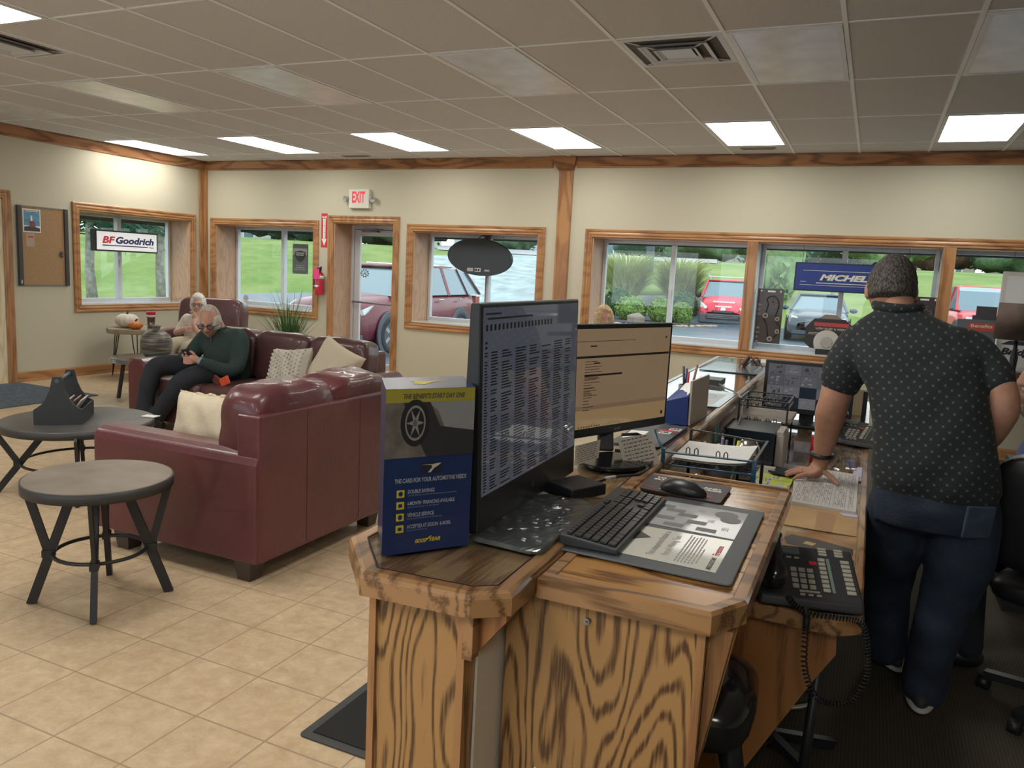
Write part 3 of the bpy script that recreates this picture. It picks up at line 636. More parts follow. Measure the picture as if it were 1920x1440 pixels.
# ================================================================ CARS
carglass = pm('car_glass', (.14,.22,.27), .15, coat=.5)
tyre = pm('tyre_rubber', (.03,.032,.036), .8)
rimM = pm('alloy', (.50,.52,.55), .3, .7)
headM = pm('headlamp', (.75,.78,.80), .1, coat=1)
def car(name, label, x, y, z, rz, W, Lg, body, st, cabin, beltw, roofw, wheels, rw, paint, cat='car', lower=None, group=None):
    """local: front at y=0 facing -y. st: stations (y, ztop, halfwidth, zbot); cabin: side polygon (y,z)"""
    t_ = thing(name, label, cat, (x,y,z), rz, group=group)
    P = pm(name+'_paint', paint, .35, .0, coat=.35)
    low = pm('bumper_plastic', (.09,.10,.12), .6) if lower else P
    m = MB(); vs = []
    for (yy,zt,hw,zb) in st:
        half = [(hw*.80,zb),(hw*.97,zb+.10),(hw,zb+.38*(zt-zb)),(hw*.985,zb+.62*(zt-zb)),(hw*.94,zt-.10*(zt-zb)),(hw*.78,zt),(hw*.35,zt+.025)]
        for a,c in half: vs.append((a,yy,c))
        for a,c in half[::-1]: vs.append((-a,yy,c))
    n = 14; fs = []
    for k in range(len(st)-1):
        for i in range(n): j=(i+1)%n; fs.append((k*n+i,k*n+j,(k+1)*n+j,(k+1)*n+i))
    fs += [tuple(range(n))[::-1][::-1], tuple(range((len(st)-1)*n,len(st)*n))[::-1]]
    m.add(vs, fs, True); m.build('body', P, t_, world=False)
    # cabin
    cb = MB(); n = len(cabin); zmin = min(c[1] for c in cabin); zmax = max(c[1] for c in cabin)
    hwf = lambda zz: beltw+(roofw-beltw)*(zz-zmin)/(zmax-zmin)
    vs = [(hwf(c[1]),c[0],c[1]) for c in cabin]+[(-hwf(c[1]),c[0],c[1]) for c in cabin]
    cb.add(vs, [tuple(range(n)), tuple(range(2*n-1,n-1,-1))]+[(i,n+i,n+(i+1)%n,(i+1)%n) for i in range(n)]); cb.build('windows', carglass, t_, world=False)
    # roof skin and pillars
    tp = [c for c in cabin if c[1] > zmax-.10]; y0 = min(c[0] for c in tp); y1 = max(c[0] for c in tp)
    rf = MB(); rf.add([(-roofw-.01,y0,zmax-.03),(roofw+.01,y0,zmax-.03),(roofw+.01,y1,zmax-.03),(-roofw-.01,y1,zmax-.03),(-roofw*.8,y0+.1,zmax+.035),(roofw*.8,y0+.1,zmax+.035),(roofw*.8,y1-.08,zmax+.035),(-roofw*.8,y1-.08,zmax+.035)], [(0,3,2,1),(4,5,6,7),(0,1,5,4),(1,2,6,5),(2,3,7,6),(3,0,4,7)], True)
    rf.build('roof', P, t_, world=False)
    f0 = min(cabin, key=lambda c: c[0]); b0 = max(cabin, key=lambda c: c[0])
    for s_ in (-1,1):
        pl = MB()
        pl.bar((s_*(hwf(f0[1])),f0[0]-.01,f0[1]),(s_*(roofw),y0-.01,zmax-.01),.07,.05)
        for q in body.get('pillars',[]): pl.bar((s_*(beltw+.004),q[0],zmin),(s_*(roofw+.004),q[1],zmax),.09,.02)
        pl.bar((s_*(hwf(b0[1])+.003),b0[0],b0[1]),(s_*(roofw+.003),y1,zmax),.10,.03)
        pl.build('pillars', P, t_, world=False)
    for yy in wheels:
        for s_ in (-1,1):
            cx = s_*(W/2-.13)
            MB().cyl((s_*(W/2-.02),yy,rw),(s_*(W/2+.012),yy,rw),rw+.09,rw+.07,n=28).build('wheel_arch', low if lower else pm('arch_dark',(.05,.055,.06),.7), t_, world=False)
            wl = MB().lathe([(rw*.62,-.11),(rw*.95,-.11),(rw,-.07),(rw,.07),(rw*.95,.11),(rw*.66,.115),(rw*.64,.09)], (cx+s_*.035,yy,rw), 28, (s_,0,0)); wh = wl.build('wheel', tyre, t_, world=False)
            h = MB().lathe([(rw*.66,.10),(rw*.60,.09),(rw*.60,.05),(.0,.05)], (cx+s_*.035,yy,rw), 28, (s_,0,0)); 
            for k in range(5):
                a = k*1.2566; h.bar((cx+s_*.13,yy,rw),(cx+s_*.135,yy+math.cos(a)*rw*.6,rw+math.sin(a)*rw*.6),.07,.02,up=(s_,0,0))
            h.build('rim', rimM, wh, world=False)
    return t_, P, low
def cbox(t_, nm, mat, *a, bevel=.01):
    m = MB()
    for q in a: m.box(*q)
    return m.build(nm, mat, t_, world=False, bevel=bevel)
def lamp_pair(t_, pts, nm='headlight', mat=None):
    for s_ in (-1,1):
        m = MB(); P = [(s_*p[0],p[1],p[2]) for p in pts]; n = len(P)
        m.add(P+[(p[0],p[1]+.06,p[2]) for p in P], [tuple(range(n)) if s_<0 else tuple(range(n))[::-1], tuple(range(n,2*n))[::-1] if s_<0 else tuple(range(n,2*n))]+[(i,n+i,n+(i+1)%n,(i+1)%n) for i in range(n)])
        h = m.build(nm, mat or headM, t_, world=False)
plate = pm('number_plate', (.75,.77,.80), .4)
# maroon crossover
SUV = [(0,.70,.55,.28),(.07,.84,.78,.22),(.28,.96,.90,.22),(.8,1.05,.945,.22),(1.3,1.12,.96,.22),(3.0,1.14,.965,.24),(4.3,1.14,.95,.28),(4.68,1.10,.88,.34),(4.8,.95,.80,.40)]
CAB = [(1.15,1.10),(1.95,1.60),(2.35,1.68),(4.0,1.66),(4.35,1.58),(4.72,1.12)]
t_,P,low = car('maroon_crossover', 'maroon sport utility car parked nose towards the entrance door', -9.25, 11.75, -.12, 0, 1.93, 4.8, {'pillars':[(2.35,2.5),(3.25,3.3),(4.15,4.0)]}, SUV, CAB, .92, .66, (.97,3.77), .375, (.16,.018,.035), lower=1)
lamp_pair(t_, [(.50,.02,.78),(.84,.20,.86),(.90,.42,.94),(.86,.22,.76),(.55,.02,.70)])
cbox(t_,'grille',alumD,(-.42,.42,-.03,.03,.62,.80)); cbox(t_,'grille_bar',chrome,(-.42,.42,-.045,-.03,.72,.75),(-.42,.42,-.045,-.03,.64,.66))
cbox(t_,'bumper_lower',low,(-.86,.86,.02,.2,.2,.40)); cbox(t_,'door_handle',chrome,(.955,.985,2.75,2.95,1.0,1.03),(.955,.985,3.65,3.8,1.0,1.03)); cbox(t_,'side_trim',chrome,(.965,.98,1.6,3.3,.48,.51))
for s_ in (-1,1):
    MB().ell((s_*.72,.03,.47),(.07,.05,.05)).build('fog_light', headM, t_, world=False)
    MB().ell((s_*1.08,1.55,1.17),(.11,.06,.08)).build('mirror', P, t_, world=False)
    MB().box(s_*.74-.14,s_*.74+.14,4.62,4.82,.92,1.08).build('tail_light', pm('tail_red',(.45,.10,.08),.2,coat=1), t_, world=False, bevel=.02)
    MB().tube([(s_*.62,2.4,1.72),(s_*.6,3.9,1.71)], .018).build('roof_rail', chrome, t_, world=False)
# red van
VAN = [(0,.62,.66,.25),(.06,.80,.84,.22),(.25,.98,.90,.22),(.7,1.12,.915,.22),(.95,1.20,.92,.22),(4.2,1.22,.92,.25),(4.4,1.2,.90,.3)]
VC = [(.85,1.15),(1.45,1.74),(1.9,1.82),(4.3,1.82),(4.4,1.2)]
t_,P,low = car('red_van', 'red compact van with a roof rack parked past the mulch bed', -5.1, 30.4, -.2, .10, 1.84, 4.4, {'pillars':[(1.9,1.95)]}, VAN, VC, .89, .74, (.9,3.8), .33, (.62,.015,.05), cat='van', lower=1)
cbox(t_,'bumper_lower',low,(-.88,.88,-.03,.14,.2,.56),bevel=.04); cbox(t_,'grille',blackM,(-.62,.62,-.05,-.02,.34,.50),(-.40,.40,-.05,-.02,.60,.68)); cbox(t_,'grille_bar',alumD,(-.58,.58,-.065,-.05,.40,.42),(-.58,.58,-.065,-.05,.45,.47),(-.36,.36,-.065,-.05,.63,.645))
lamp_pair(t_, [(.58,-.0,.80),(.84,.12,.98),(.88,.22,1.05),(.86,.15,.78),(.64,.0,.72)])
cbox(t_,'roof_rack',alum,(-.80,.80,1.9,1.96,1.93,1.97),(-.80,.80,3.4,3.46,1.93,1.97),(-.72,-.68,1.9,1.96,1.84,1.95),(.68,.72,1.9,1.96,1.84,1.95),(-.80,-.77,1.9,3.46,1.95,2.05),(.77,.80,1.9,3.46,1.95,2.05))
for s_ in (-1,1): MB().ell((s_*1.06,1.15,1.22),(.11,.07,.12)).build('mirror', blackM, t_, world=False)
fc = Face((0,.12,.86),(1,0,0),(0,.62,.78))
m = MB()
for v0,v1,uw in ((.13,.19,.40),(-.09,-.03,.30)):
    u = -uw
    rr = random.Random(int(v0*100)+3)
    while u < uw: w_ = .03+.03*rr.random(); fc.rect(m,u,min(u+w_,uw),v0,v1,k=60); u += w_+.02
m.build('hood_lettering', whiteM, t_, world=False)
MB().lathe([(0,.02),(.09,.015),(.11,0)],(0,-.03,.70),20,(0,-1,0)).build('badge', chrome, t_, world=False)
# grey saloon
SED = [(0,.60,.60,.24),(.06,.70,.80,.20),(.3,.80,.88,.20),(1.2,.92,.91,.20),(1.5,.96,.92,.20),(3.9,.98,.92,.22),(4.6,.96,.88,.25),(4.95,.86,.80,.32)]
SCb = [(1.35,.92),(2.15,1.36),(2.6,1.43),(3.3,1.41),(4.2,.96)]
t_,P,low = car('grey_saloon', 'dark blue grey saloon car parked facing the right band window', -1.45, 25.4, -.12, .06, 1.88, 4.95, {'pillars':[(2.75,2.75)]}, SED, SCb, .84, .62, (.95,3.85), .34, (.045,.065,.09))
cbox(t_,'grille',alumD,(-.36,.36,-.03,.06,.46,.68)); gb = MB()
for k in range(5): gb.box(-.34,.34,-.05,-.03,.475+.043*k,.49+.043*k)
for k in range(7): gb.box(-.34+.11*k,-.325+.11*k,-.05,-.03,.46,.68)
gb.build('grille_bar', chrome, t_, world=False)
MB().lathe([(0,.02),(.07,.015),(.085,0)],(0,-.05,.57),20,(0,-1,0)).build('badge', chrome, t_, world=False)
lamp_pair(t_, [(.44,.02,.48),(.72,.05,.48),(.80,.12,.62),(.76,.25,.78),(.60,.1,.76)])
cbox(t_,'bumper_lower',pm('lower_grey',(.05,.07,.10),.5),(-.72,.72,-.01,.05,.24,.36)); cbox(t_,'number_plate',plate,(-.16,.16,-.06,-.04,.36,.44))
for s_ in (-1,1): MB().ell((s_*1.02,1.6,.98),(.12,.07,.08)).build('mirror', P, t_, world=False)
# pickups
PK = [(0,.86,.80,.40),(.05,1.0,.94,.36),(.4,1.14,.98,.36),(1.3,1.20,1.0,.36),(1.5,1.22,1.0,.36),(5.6,1.22,1.0,.42),(5.75,1.2,.98,.45)]
PC = [(1.35,1.20),(1.95,1.78),(2.3,1.90),(3.6,1.90),(3.85,1.20)]
def pickup(name, label, x, y, rz, paint):
    t_,P,low = car(name, label, x, y, -.12, rz, 2.0, 5.75, {'pillars':[(2.6,2.6)]}, PK, PC, .92, .74, (1.0,4.6), .42, paint, cat='pickup truck')
    cbox(t_,'grille',alumD,(-.60,.60,-.06,.04,.74,1.06)); cbox(t_,'grille_bar',alum,(-.60,.60,-.10,-.06,.86,.93),(-.60,.60,-.10,-.06,1.02,1.06),(-.60,.60,-.10,-.06,.74,.78),(-.62,-.56,-.10,-.06,.74,1.06),(.56,.62,-.10,-.06,.74,1.06),bevel=.015)
    m = MB().ell((0,-.11,.90),(.16,.03,.065)); m.build('badge', pm('badge_blue',(.02,.06,.22),.3), t_, world=False)
    lamp_pair(t_, [(.64,-.03,.78),(.92,.05,.78),(.92,.08,1.06),(.64,-.03,1.04)])
    cbox(t_,'front_bumper',chrome,(-.98,.98,-.14,.05,.42,.66),bevel=.04); cbox(t_,'number_plate',plate,(-.16,.16,-.16,-.14,.48,.60))
    for s_ in (-1,1): MB().box(s_*1.22-.13,s_*1.22+.13,1.5,1.62,1.15,1.50).box(s_*1.05-.1,s_*1.05+.1,1.55,1.6,1.22,1.26).build('mirror', pm('mirror_dark',(.06,.09,.12),.4), t_, world=False, bevel=.02)
pickup('red_pickup', 'red pickup truck with big dark mirrors behind the lamp at the right edge', 3.35, 25.6, .12, (.62,.02,.03))
pickup('silver_pickup', 'silver pickup truck, its grille mirrored in the tall black screen', 7.4, 23.8, .0, (.42,.44,.47))

# ================================================================ RECEPTION COUNTER
ZB = 1.02
bar = thing('reception_bar', 'long oak reception bar with raised rounded edge running to the windows', 'counter', (-.75, 3.6, 0))
oL = lambda y: -.935-.0219*(y-1.30); oR = lambda y: -.523-.012*(y-1.36)
outer = [(-.935,1.30),(-.802,1.150),(-.583,1.166),(-.523,1.213),(-.525,1.36),(oR(6.05),6.05),(oL(6.05),6.05)]
def inset(poly, d):
    n = len(poly); out = []
    ar = sum(poly[i][0]*poly[(i+1)%n][1]-poly[(i+1)%n][0]*poly[i][1] for i in range(n)); sgn = 1 if ar > 0 else -1
    for i in range(n):
        p0,p1,p2 = Vector(poly[i-1]),Vector(poly[i]),Vector(poly[(i+1)%n])
        a = (p1-p0).normalized(); b_ = (p2-p1).normalized(); na = Vector((-a.y,a.x))*sgn; nb = Vector((-b_.y,b_.x))*sgn
        k = (na+nb); k = k/(k.dot(na)) ; out.append(tuple(p1+k*d))
    return out
def edge_ring(mb, poly, prof, z):
    """prof: list of (inset, dz)"""
    rings = [[(x,y,z+dz) for x,y in inset(poly, w_)] for w_,dz in prof]; n = len(poly); vs = [p for r_ in rings for p in r_]
    ar = sum(poly[i][0]*poly[(i+1)%n][1]-poly[(i+1)%n][0]*poly[i][1] for i in range(n))
    fs = []; m = len(prof)
    for k in range(m):
        k2 = (k+1)%m
        for i in range(n):
            j=(i+1)%n; q = (k*n+i,k*n+j,k2*n+j,k2*n+i); fs.append(q if ar > 0 else q[::-1])
    mb.add(vs, fs); return mb
EP = [(.0,-.045),(.0,-.012),(.004,-.004),(.012,0),(.032,0),(.036,-.002),(.036,-.045)]
m = edge_ring(MB(), outer, EP, ZB); m.build('edge_moulding', mouldY, bar)
MB().prism(inset(outer,.036), ZB-.045, ZB-.009).build('bar_top', topY, bar)
MB().box(-.79,-.60,1.245,6.0,0,ZB-.045).build('knee_wall', pm('knee_wall_cream',(.80,.72,.60),.7), bar)
MB().box(-.81,-.605,1.205,1.245,0,ZB-.045).build('end_panel', panelM, bar)
MB().box(-.812,-.797,1.198,1.206,0,ZB-.045).box(-.62,-.605,1.198,1.206,0,ZB-.045).build('corner_strip', oakV, bar)
MB().prism_dir([(-.605,-.045),(-.533,-.045),(-.533,-.06),(-.595,-.14),(-.605,-.145)], (0,1.235,ZB), (1,0,0),(0,0,1),(0,1,0), -.02, .02).build('bracket', panelD, bar)
MB().box(-.605,-.585,1.188,1.215,ZB-.135,ZB-.045).build('bracket_cap', mouldY, bar)
# glass lying on the bar
gp = inset(outer,.0377)
m = MB().prism(gp, ZB-.0085, ZB-.0015); o = solo(m,'glass_sheet', glassm('counter_glass',(.985,.995,.99),1.5), 'clear glass sheet inlaid on the bar top, mirroring the windows', 'glass top')
# things printed under glass: an oak inlay gap
m = edge_ring(MB(), outer, [(.0355,-.0005),(.0375,-.0005),(.0375,-.002),(.0355,-.002)], ZB); m.build('inlay_gap', pm('gap_dark',(.03,.015,.01),.8), bar)

# keyboard deck
deck = thing('keyboard_deck', 'oak side shelf with clipped corner joined to the near end of the bar', 'counter', (-.35,1.8,0))
dk = [(-.522,1.325),(-.196,1.327),(-.148,1.415),(-.150,2.275),(-.538,2.245)]
ZD = 1.012
m = edge_ring(MB(), dk, [(.0,-.043),(.0,-.006),(.006,0),(.026,0),(.028,-.001),(.028,-.043)], ZD); m.build('edge_moulding', mouldX, deck)
MB().prism(inset(dk,.028), ZD-.043, ZD-.003).build('deck_top', topM, deck)
MB().box(-.592,-.207,1.352,1.372,0,ZD-.043).build('front_panel', panelM, deck)
MB().box(-.221,-.206,1.345,1.353,0,ZD-.043).build('corner_strip', oakV, deck)
MB().prism_dir([(-.206,ZD-.043),(-.160,ZD-.043),(-.206,.69)], (0,1.43,0),(1,0,0),(0,0,1),(0,1,0),0,.022).build('bracket', oak('oak_bracket','z',rings=8,light=(.55,.30,.11),dark=(.3,.14,.05)), deck)
MB().prism_dir([(-.206,.965),(-.163,.965),(-.206,.69)], (0,1.374,0),(1,0,0),(0,0,1),(0,1,0),0,.05).build('bracket', oakV, deck)
MB().cyl((-.425,1.352,.935),(-.425,1.340,.937),.006).cyl((-.425,1.352,.935),(-.425,1.335,.937),.003).build('screw', pm('steel_grey',(.25,.25,.25),.4,.8), deck)
MB().prism_dir([(-.52,.60),(-.513,.594),(-.508,.601),(-.514,.608)], (0,1.3505,0),(1,0,0),(0,0,1),(0,1,0),-.0008,.001).build('paper_scrap', whiteP, deck)
MB().box(-.52,-.16,2.262,2.274,ZD,ZD+.006).build('back_lip', mouldX, deck)
# low desk
desk = thing('staff_desk', 'low oak staff desk behind the bar holding ledgers and phones', 'desk', (-.25,4,0))
ZK = .76
dp = [(-.56,2.06),(-.20,2.045),(.0,2.035),(.060,2.08),(.060,6.3),(-.56,6.3)]
m = edge_ring(MB(), dp, [(.0,-.04),(.0,-.005),(.005,0),(.024,0),(.026,-.001),(.026,-.04)], ZK); m.build('edge_moulding', mouldY, desk)
MB().prism(inset(dp,.026), ZK-.04, ZK-.003).build('desk_top', topY, desk)
MB().prism_dir([(-.56,0),(-.56,ZK-.04),(.003,ZK-.04),(.007,.655),(-.04,.57),(-.195,.26),(-.33,0)], (0,2.075,0),(1,0,0),(0,0,1),(0,1,0),0,.02).build('side_panel', panelD, desk)
MB().box(-.585,-.56,2.1,6.0,0,ZK).build('back_panel', panelD, desk)
MB().box(-.56,.04,6.2,6.25,0,ZK-.04).build('end_panel', panelD, desk)
MB().box(-.015,.035,4.9,4.95,0,ZK-.04).build('leg', blackMetal, desk)
mat_clear = solo(MB().prism(inset(dp,.035), ZK-.002, ZK+.0005), 'desk_glass', glassm('desk_clear',(.97,.97,.97),1.45), 'clear sheet covering the low staff desk', 'glass top')
# printed paper things under the sheet
DT = ZK+.0008
def sheet(name, poly, z, mat, label, cat, group=None, th=.0012):
    return solo(MB().prism(poly, z, z+th), name, mat, label, cat, group)
# engine poster on desk
m = MB().prism([(-.185,2.30),(.032,2.20),(.032,2.78),(-.185,2.72)], DT, DT+.0012)
po = thing('engine_poster', 'printed poster of dark engine parts lying under the desk phone', 'poster', (-.07,2.55,DT)); m.build('poster_sheet', pm('poster_gold',(.42,.20,.05),.3,var=.5,vscale=12,coat=.3), po)
fc = Face((-.185,2.28,DT+.0012),(1,0,0),(0,1,0)); m = MB()
fc.poly(m,[(.015,.30),(.19,.27),(.21,.30),(.21,.36),(.10,.40),(.02,.41),(.0,.36)]); fc.poly(m,[(.10,.12),(.215,.10),(.215,.25),(.13,.24)]); m.build('engine_shapes', pm('poster_dark',(.05,.04,.035),.4), po)
m = MB(); fc.poly(m,[(.06,.33),(.09,.32),(.10,.35),(.07,.36)],2); fc.poly(m,[(.13,.15),(.20,.14),(.20,.17),(.14,.19)],2); m.build('engine_highlight', pm('poster_light',(.62,.42,.16),.4), po)
m = MB(); Face((-.125,2.50,DT+.0012),(0,-1,0),(1,0,0)).text(m,'CK',-.0,.09,-.05,-.005,.04); m.build('poster_letters', whiteP, po)
cb_ = sheet('cardboard_sheet', [(-.20,2.79),(.03,2.79),(.03,3.07),(-.2,3.07)], DT, pm('cardboard',(.52,.33,.15),.7,var=.08), 'flat brown cardboard sheet on the desk in front of the ledger', 'cardboard')
m = MB().prism([(-.10,2.80),(-.045,2.79),(-.04,2.98),(-.05,3.02),(-.10,3.03),(-.105,2.98)], DT+.0014, DT+.0018); c_=m.build('tape_patch', pm('kraft_tape',(.40,.22,.09),.4), None, world=False); c_.data.transform(Matrix.Translation(-cb_.location)); c_.parent = cb_
sheet('paper_slip', [(-.02,3.02),(.028,3.02),(.028,3.06),(-.03,3.055)], DT+.002, pm('lilac_paper',(.60,.58,.78),.6), 'small lilac paper slip at the near side of the ledger', 'paper')
# open ledger
led = thing('open_ledger', 'open ruled ledger book with handwritten rows under the man\'s hand', 'ledger book', (-.1,3.3,DT))
m = MB(); 
m.prism([(-.20,3.075),(.022,3.065),(.022,3.70),(-.245,3.72)], DT, DT+.012); m.build('pages', pm('ledger_paper',(.66,.64,.60),.7), led)
lines = MB(); fc = Face((-.215,3.075,DT+.0122),(1,0,0),(0,1,0))
for k in range(17): lines_x = .012+.0132*k; fc.rect(lines, lines_x, lines_x+.0012, .01, .62)
for k in (0.05,.2,.33,.47): fc.rect(lines,.01,.232,k,k+.0015)
lines.build('ruled_lines', grayInk, led)
hw = MB(); rr = random.Random(2)
for k in range(16):
    x = .016+.0132*k; y = .03
    while y < .55:
        l_ = .008+.03*rr.random(); 
        if rr.random() < .45: fc.rect(hw, x, x+.005, y, y+l_, 2)
        y += l_+.012
hw.build('handwriting', pm('pencil',(.35,.35,.37),.7), led)
# highlighted sheet
hs = thing('highlighted_schedule', 'white schedule sheet with yellow highlighting left of the ledger', 'paper sheet', (-.3,3.4,DT))
poly = [(-.225,3.07),(-.24,3.74),(-.415,3.80),(-.38,3.27)]
MB().prism(poly, DT+.001, DT+.006).build('sheet', pm('sheet_grey',(.60,.60,.60),.7), hs)
fc = Face((-.41,3.28,DT+.0064),(1,0,0),(0,1,0)); hl = MB(); tx = MB(); rr = random.Random(9)
for c_i in range(11):
    x = .035+.0135*c_i
    y = -.12+.0*c_i if c_i > 7 else .02
    while y < .38:
        l_ = .02+.05*rr.random()
        if y < .20 and rr.random() < .75: fc.rect(hl, x, x+.011, y, min(y+l_,.21))
        elif rr.random() < .5: fc.rect(tx, x+.002, x+.008, y, y+l_*.6)
        y += l_+.006
hl.build('highlighting', pm('highlighter_yellow',(.70,.82,.04),.6), hs); tx.build('print_lines', grayInk, hs)
ln = MB(); 
for a in (.0,.11,.24,.38): fc.rect(ln,.01,.175,a,a+.003,2)
ln.build('column_rules', ink, hs)
spn = solo(MB().tube([(-.225+.0,3.09,DT+.01),(-.385,3.29,DT+.01)], .006, n=6), 'spiral_notebook_wire', blackMetal, 'black spiral wire along the near edge of the highlighted sheet', 'notebook wire')
m = MB().prism([(-.385,3.60),(-.365,3.53),(-.31,3.47),(-.24,3.47),(-.20,3.50),(-.20,3.55),(-.30,3.60),(-.36,3.63)], DT+.0125, DT+.021); solo(m,'phone',pm('phone_black',(.012,.02,.035),.3),'black mobile phone on the highlighted sheet beside the man\'s hand','phone',bevel=.003)
for k,(a,b_) in enumerate(((.005,3.62),(.018,3.70))): sheet('lilac_sheet', [(a-.01,b_),(.034,b_),(.034,b_+.20),(a-.005,b_+.2)], DT+.0008+.0012*k, MATS['lilac_paper'], ['lilac paper sheet beyond the ledger, lower one','lilac paper sheet beyond the ledger, upper one'][k], 'paper', 'lilac sheets')

# desk phone
def desk_phone(x, y, z, rz, label, full=True):
    t_ = thing('desk_phone', label, 'desk phone', (x,y,z), rz, group=None)
    # local: near edge y=0, far edge y=.2, tilt up
    tilt = .38; ca,sa = math.cos(tilt),math.sin(tilt); zz = .030
    def P(u,v,h=0): return (u, v*ca-h*sa, zz+v*sa+h*ca)
    m = MB(); w0,w1 = -.13,.125; D = .205
    vs = [(w0,-.008,.004),(w1,-.008,.004),(w1,D*ca+.0,.0),(w0,D*ca+.0,.0)]+[P(w0,0),P(w1,0),P(w1,D),P(w0,D)]
    m.add(vs, [(0,3,2,1),(4,5,6,7),(0,1,5,4),(1,2,6,5),(2,3,7,6),(3,0,4,7)]); bd = m.build('base', pm('phone_body',(.035,.036,.042),.45), t_, world=False, bevel=.008, bseg=3)
    fc = Face(P(0,0),(1,0,0),(0,ca,sa),lift=.0012)
    def keys(lst, nm, mat, h=.004):
        for (u,v,a,b_) in lst:
            mm = MB(); n_ = fc.N.normalized(); c = fc.p(u+a/2,v+b_/2,0)+n_*h*.4; mm.obox(c,(1,0,0),(0,ca,sa),n_,a/2,b_/2,h/2); mm.build(nm, mat, t_, world=False, bevel=.0012)
    keyG = pm('key_grey',(.42,.40,.34),.5)
    if full:
        keys([(-.045+.021*i,.035+.021*j,.016,.014) for i in range(3) for j in range(4)],'key',keyG)
        keys([(.030,.030+.0165*k,.018,.012) for k in range(8)],'line_key',keyG); keys([(.088,.030+.0165*k,.022,.012) for k in range(8)],'line_key',keyG)
        keys([(.006,.128,.020,.013)],'release_key',redM)
        keys([(-.03,.022,.05,.006),(-.03,.010,.013,.006),(-.01,.010,.013,.006),(.01,.010,.013,.006)],'volume_key',keyG)
        keys([(.035+.042*i,.170+.0+.011*j,.022,.008) for i in range(2) for j in range(3)],'memory_key',keyG)
        keys([(-.072+.021*i,.148,.013,.006) for i in range(3)],'soft_key',keyG)
        mm = MB(); fc.rect(mm,.052,.060,.03,.16); mm.build('label_strip', pm('label_green',(.18,.24,.21),.4), t_, world=False)
    mm = MB(); n_ = fc.N.normalized(); mm.obox(fc.p(-.048,.178,0)+n_*.002,(1,0,0),(0,ca,sa),n_,.034,.014,.004); mm.build('display', pm('lcd',(.14,.17,.18),.2), t_, world=False, bevel=.002)
    hb = MB(); pts = []; rad = []
    for k in range(11):
        f_ = k/10; v = .0+.205*f_; h = .034+.026*math.sin(math.pi*f_)-.010*(1 if k in (0,10) else 0); pts.append(P(-.098,v,h)); rad.append(.033 if k in (1,2,8,9) else (.020 if k in (0,10) else .025))
    hs_ = hb.tube(pts, rad, n=16).build('handset', pm('phone_handset',(.012,.012,.016),.18,coat=.5), t_, world=False)
    return t_
dp1 = desk_phone(-.060, 2.066, ZK+.002, .24, 'black office desk phone with grey keys at the near end of the staff desk')
# coiled cord
def coil(pts, r, wire, turns, n=9):
    pts = [Vector(p) for p in pts]
    def at(t):
        k = t*(len(pts)-1); i = min(int(k),len(pts)-2); f_ = k-i
        p0 = pts[max(i-1,0)]; p1 = pts[i]; p2 = pts[i+1]; p3 = pts[min(i+2,len(pts)-1)]
        return .5*((2*p1)+(-p0+p2)*f_+(2*p0-5*p1+4*p2-p3)*f_*f_+(-p0+3*p1-3*p2+p3)*f_**3)
    out = []; N = turns*n
    for i in range(N+1):
        t = i/N; c = at(t); a = (at(min(1,t+.01))-at(max(0,t-.01))).normalized(); x = a.cross(Vector((.3,.2,1))).normalized(); y = a.cross(x); th = 2*math.pi*i/n
        out.append(c+x*math.cos(th)*r+y*math.sin(th)*r)
    return MB().tube(out, wire, n=5)
cc = coil([(-.12,2.055,ZK+.03),(-.075,2.02,ZK+.012),(.0,2.025,ZK+.014),(.055,2.03,ZK+.01),(.075,2.02,ZK-.05),(.078,2.01,ZK-.12),(.045,2.0,ZK-.185),(-.02,2.0,ZK-.195),(-.058,2.0,ZK-.13),(-.067,2.0,ZK-.03),(-.068,2.01,ZK+.0),(-.075,2.03,ZK+.02)], .0065, .0022, 95)
cc.build('coiled_cord', pm('cord_black',(.02,.02,.022),.4), dp1)
# ================================================================ ON THE BAR
Z1 = ZB+.0005
# --- tall screen (all-in-one computer)
t_ = thing('desktop_computer', 'tall black all in one computer with a glossy screen, nearest on the bar', 'computer', (-.72,1.73,Z1))
def slab(P, N, th0, th1):  # P: 4 corners bl,br,tr,tl of the front; N back dir; thickness bottom/top
    m = MB(); P = [Vector(p) for p in P]; N = Vector(N); B = [P[0]+N*th0,P[1]+N*th0,P[2]+N*th1,P[3]+N*th1]
    return m.add(P+B, [(0,1,2,3),(4,7,6,5),(0,4,5,1),(1,5,6,2),(2,6,7,3),(3,7,4,0)])
A0 = Vector((-.697,1.42,1.030)); A1 = Vector((-.712,2.04,1.030)); UP = Vector((-.035,0,.999)).normalized()
Uv = (A1-A0).normalized(); AH = .482; AL = (A1-A0).length
Nn = Uv.cross(UP).normalized()
slab([A0,A1,A1+UP*AH,A0+UP*AH], -Nn, .050, .024).build('housing', blackM, t_, bevel=.004)
fa = Face(A0, Uv, UP, lift=.0006)
scr = pm('screen_slate', (.02,.02,.025), .03, emit=(.105,.115,.14), estr=.42, spec=.8)
m = MB(); fa.rect(m,.010,AL-.010,.078,AH-.010); s1 = m.build('screen', scr, t_)
m = MB(); rr = random.Random(3)
fa.rect(m,.02,.10,AH-.025,AH-.021,2); fa.rect(m,.03,.28,AH-.035,AH-.031,2)
for k in range(19): fa.rect(m,.022+.021*k,.032+.021*k,AH-.058,AH-.045,2)
for k in range(2): fa.rect(m,.02,.03,AH-.085-.01*k,AH-.08-.01*k,2)
cols = [(.018,.036),(.05,.09),(.105,.165),(.18,.25),(.265,.33),(.345,.41),(.43,.50),(.515,.565)]
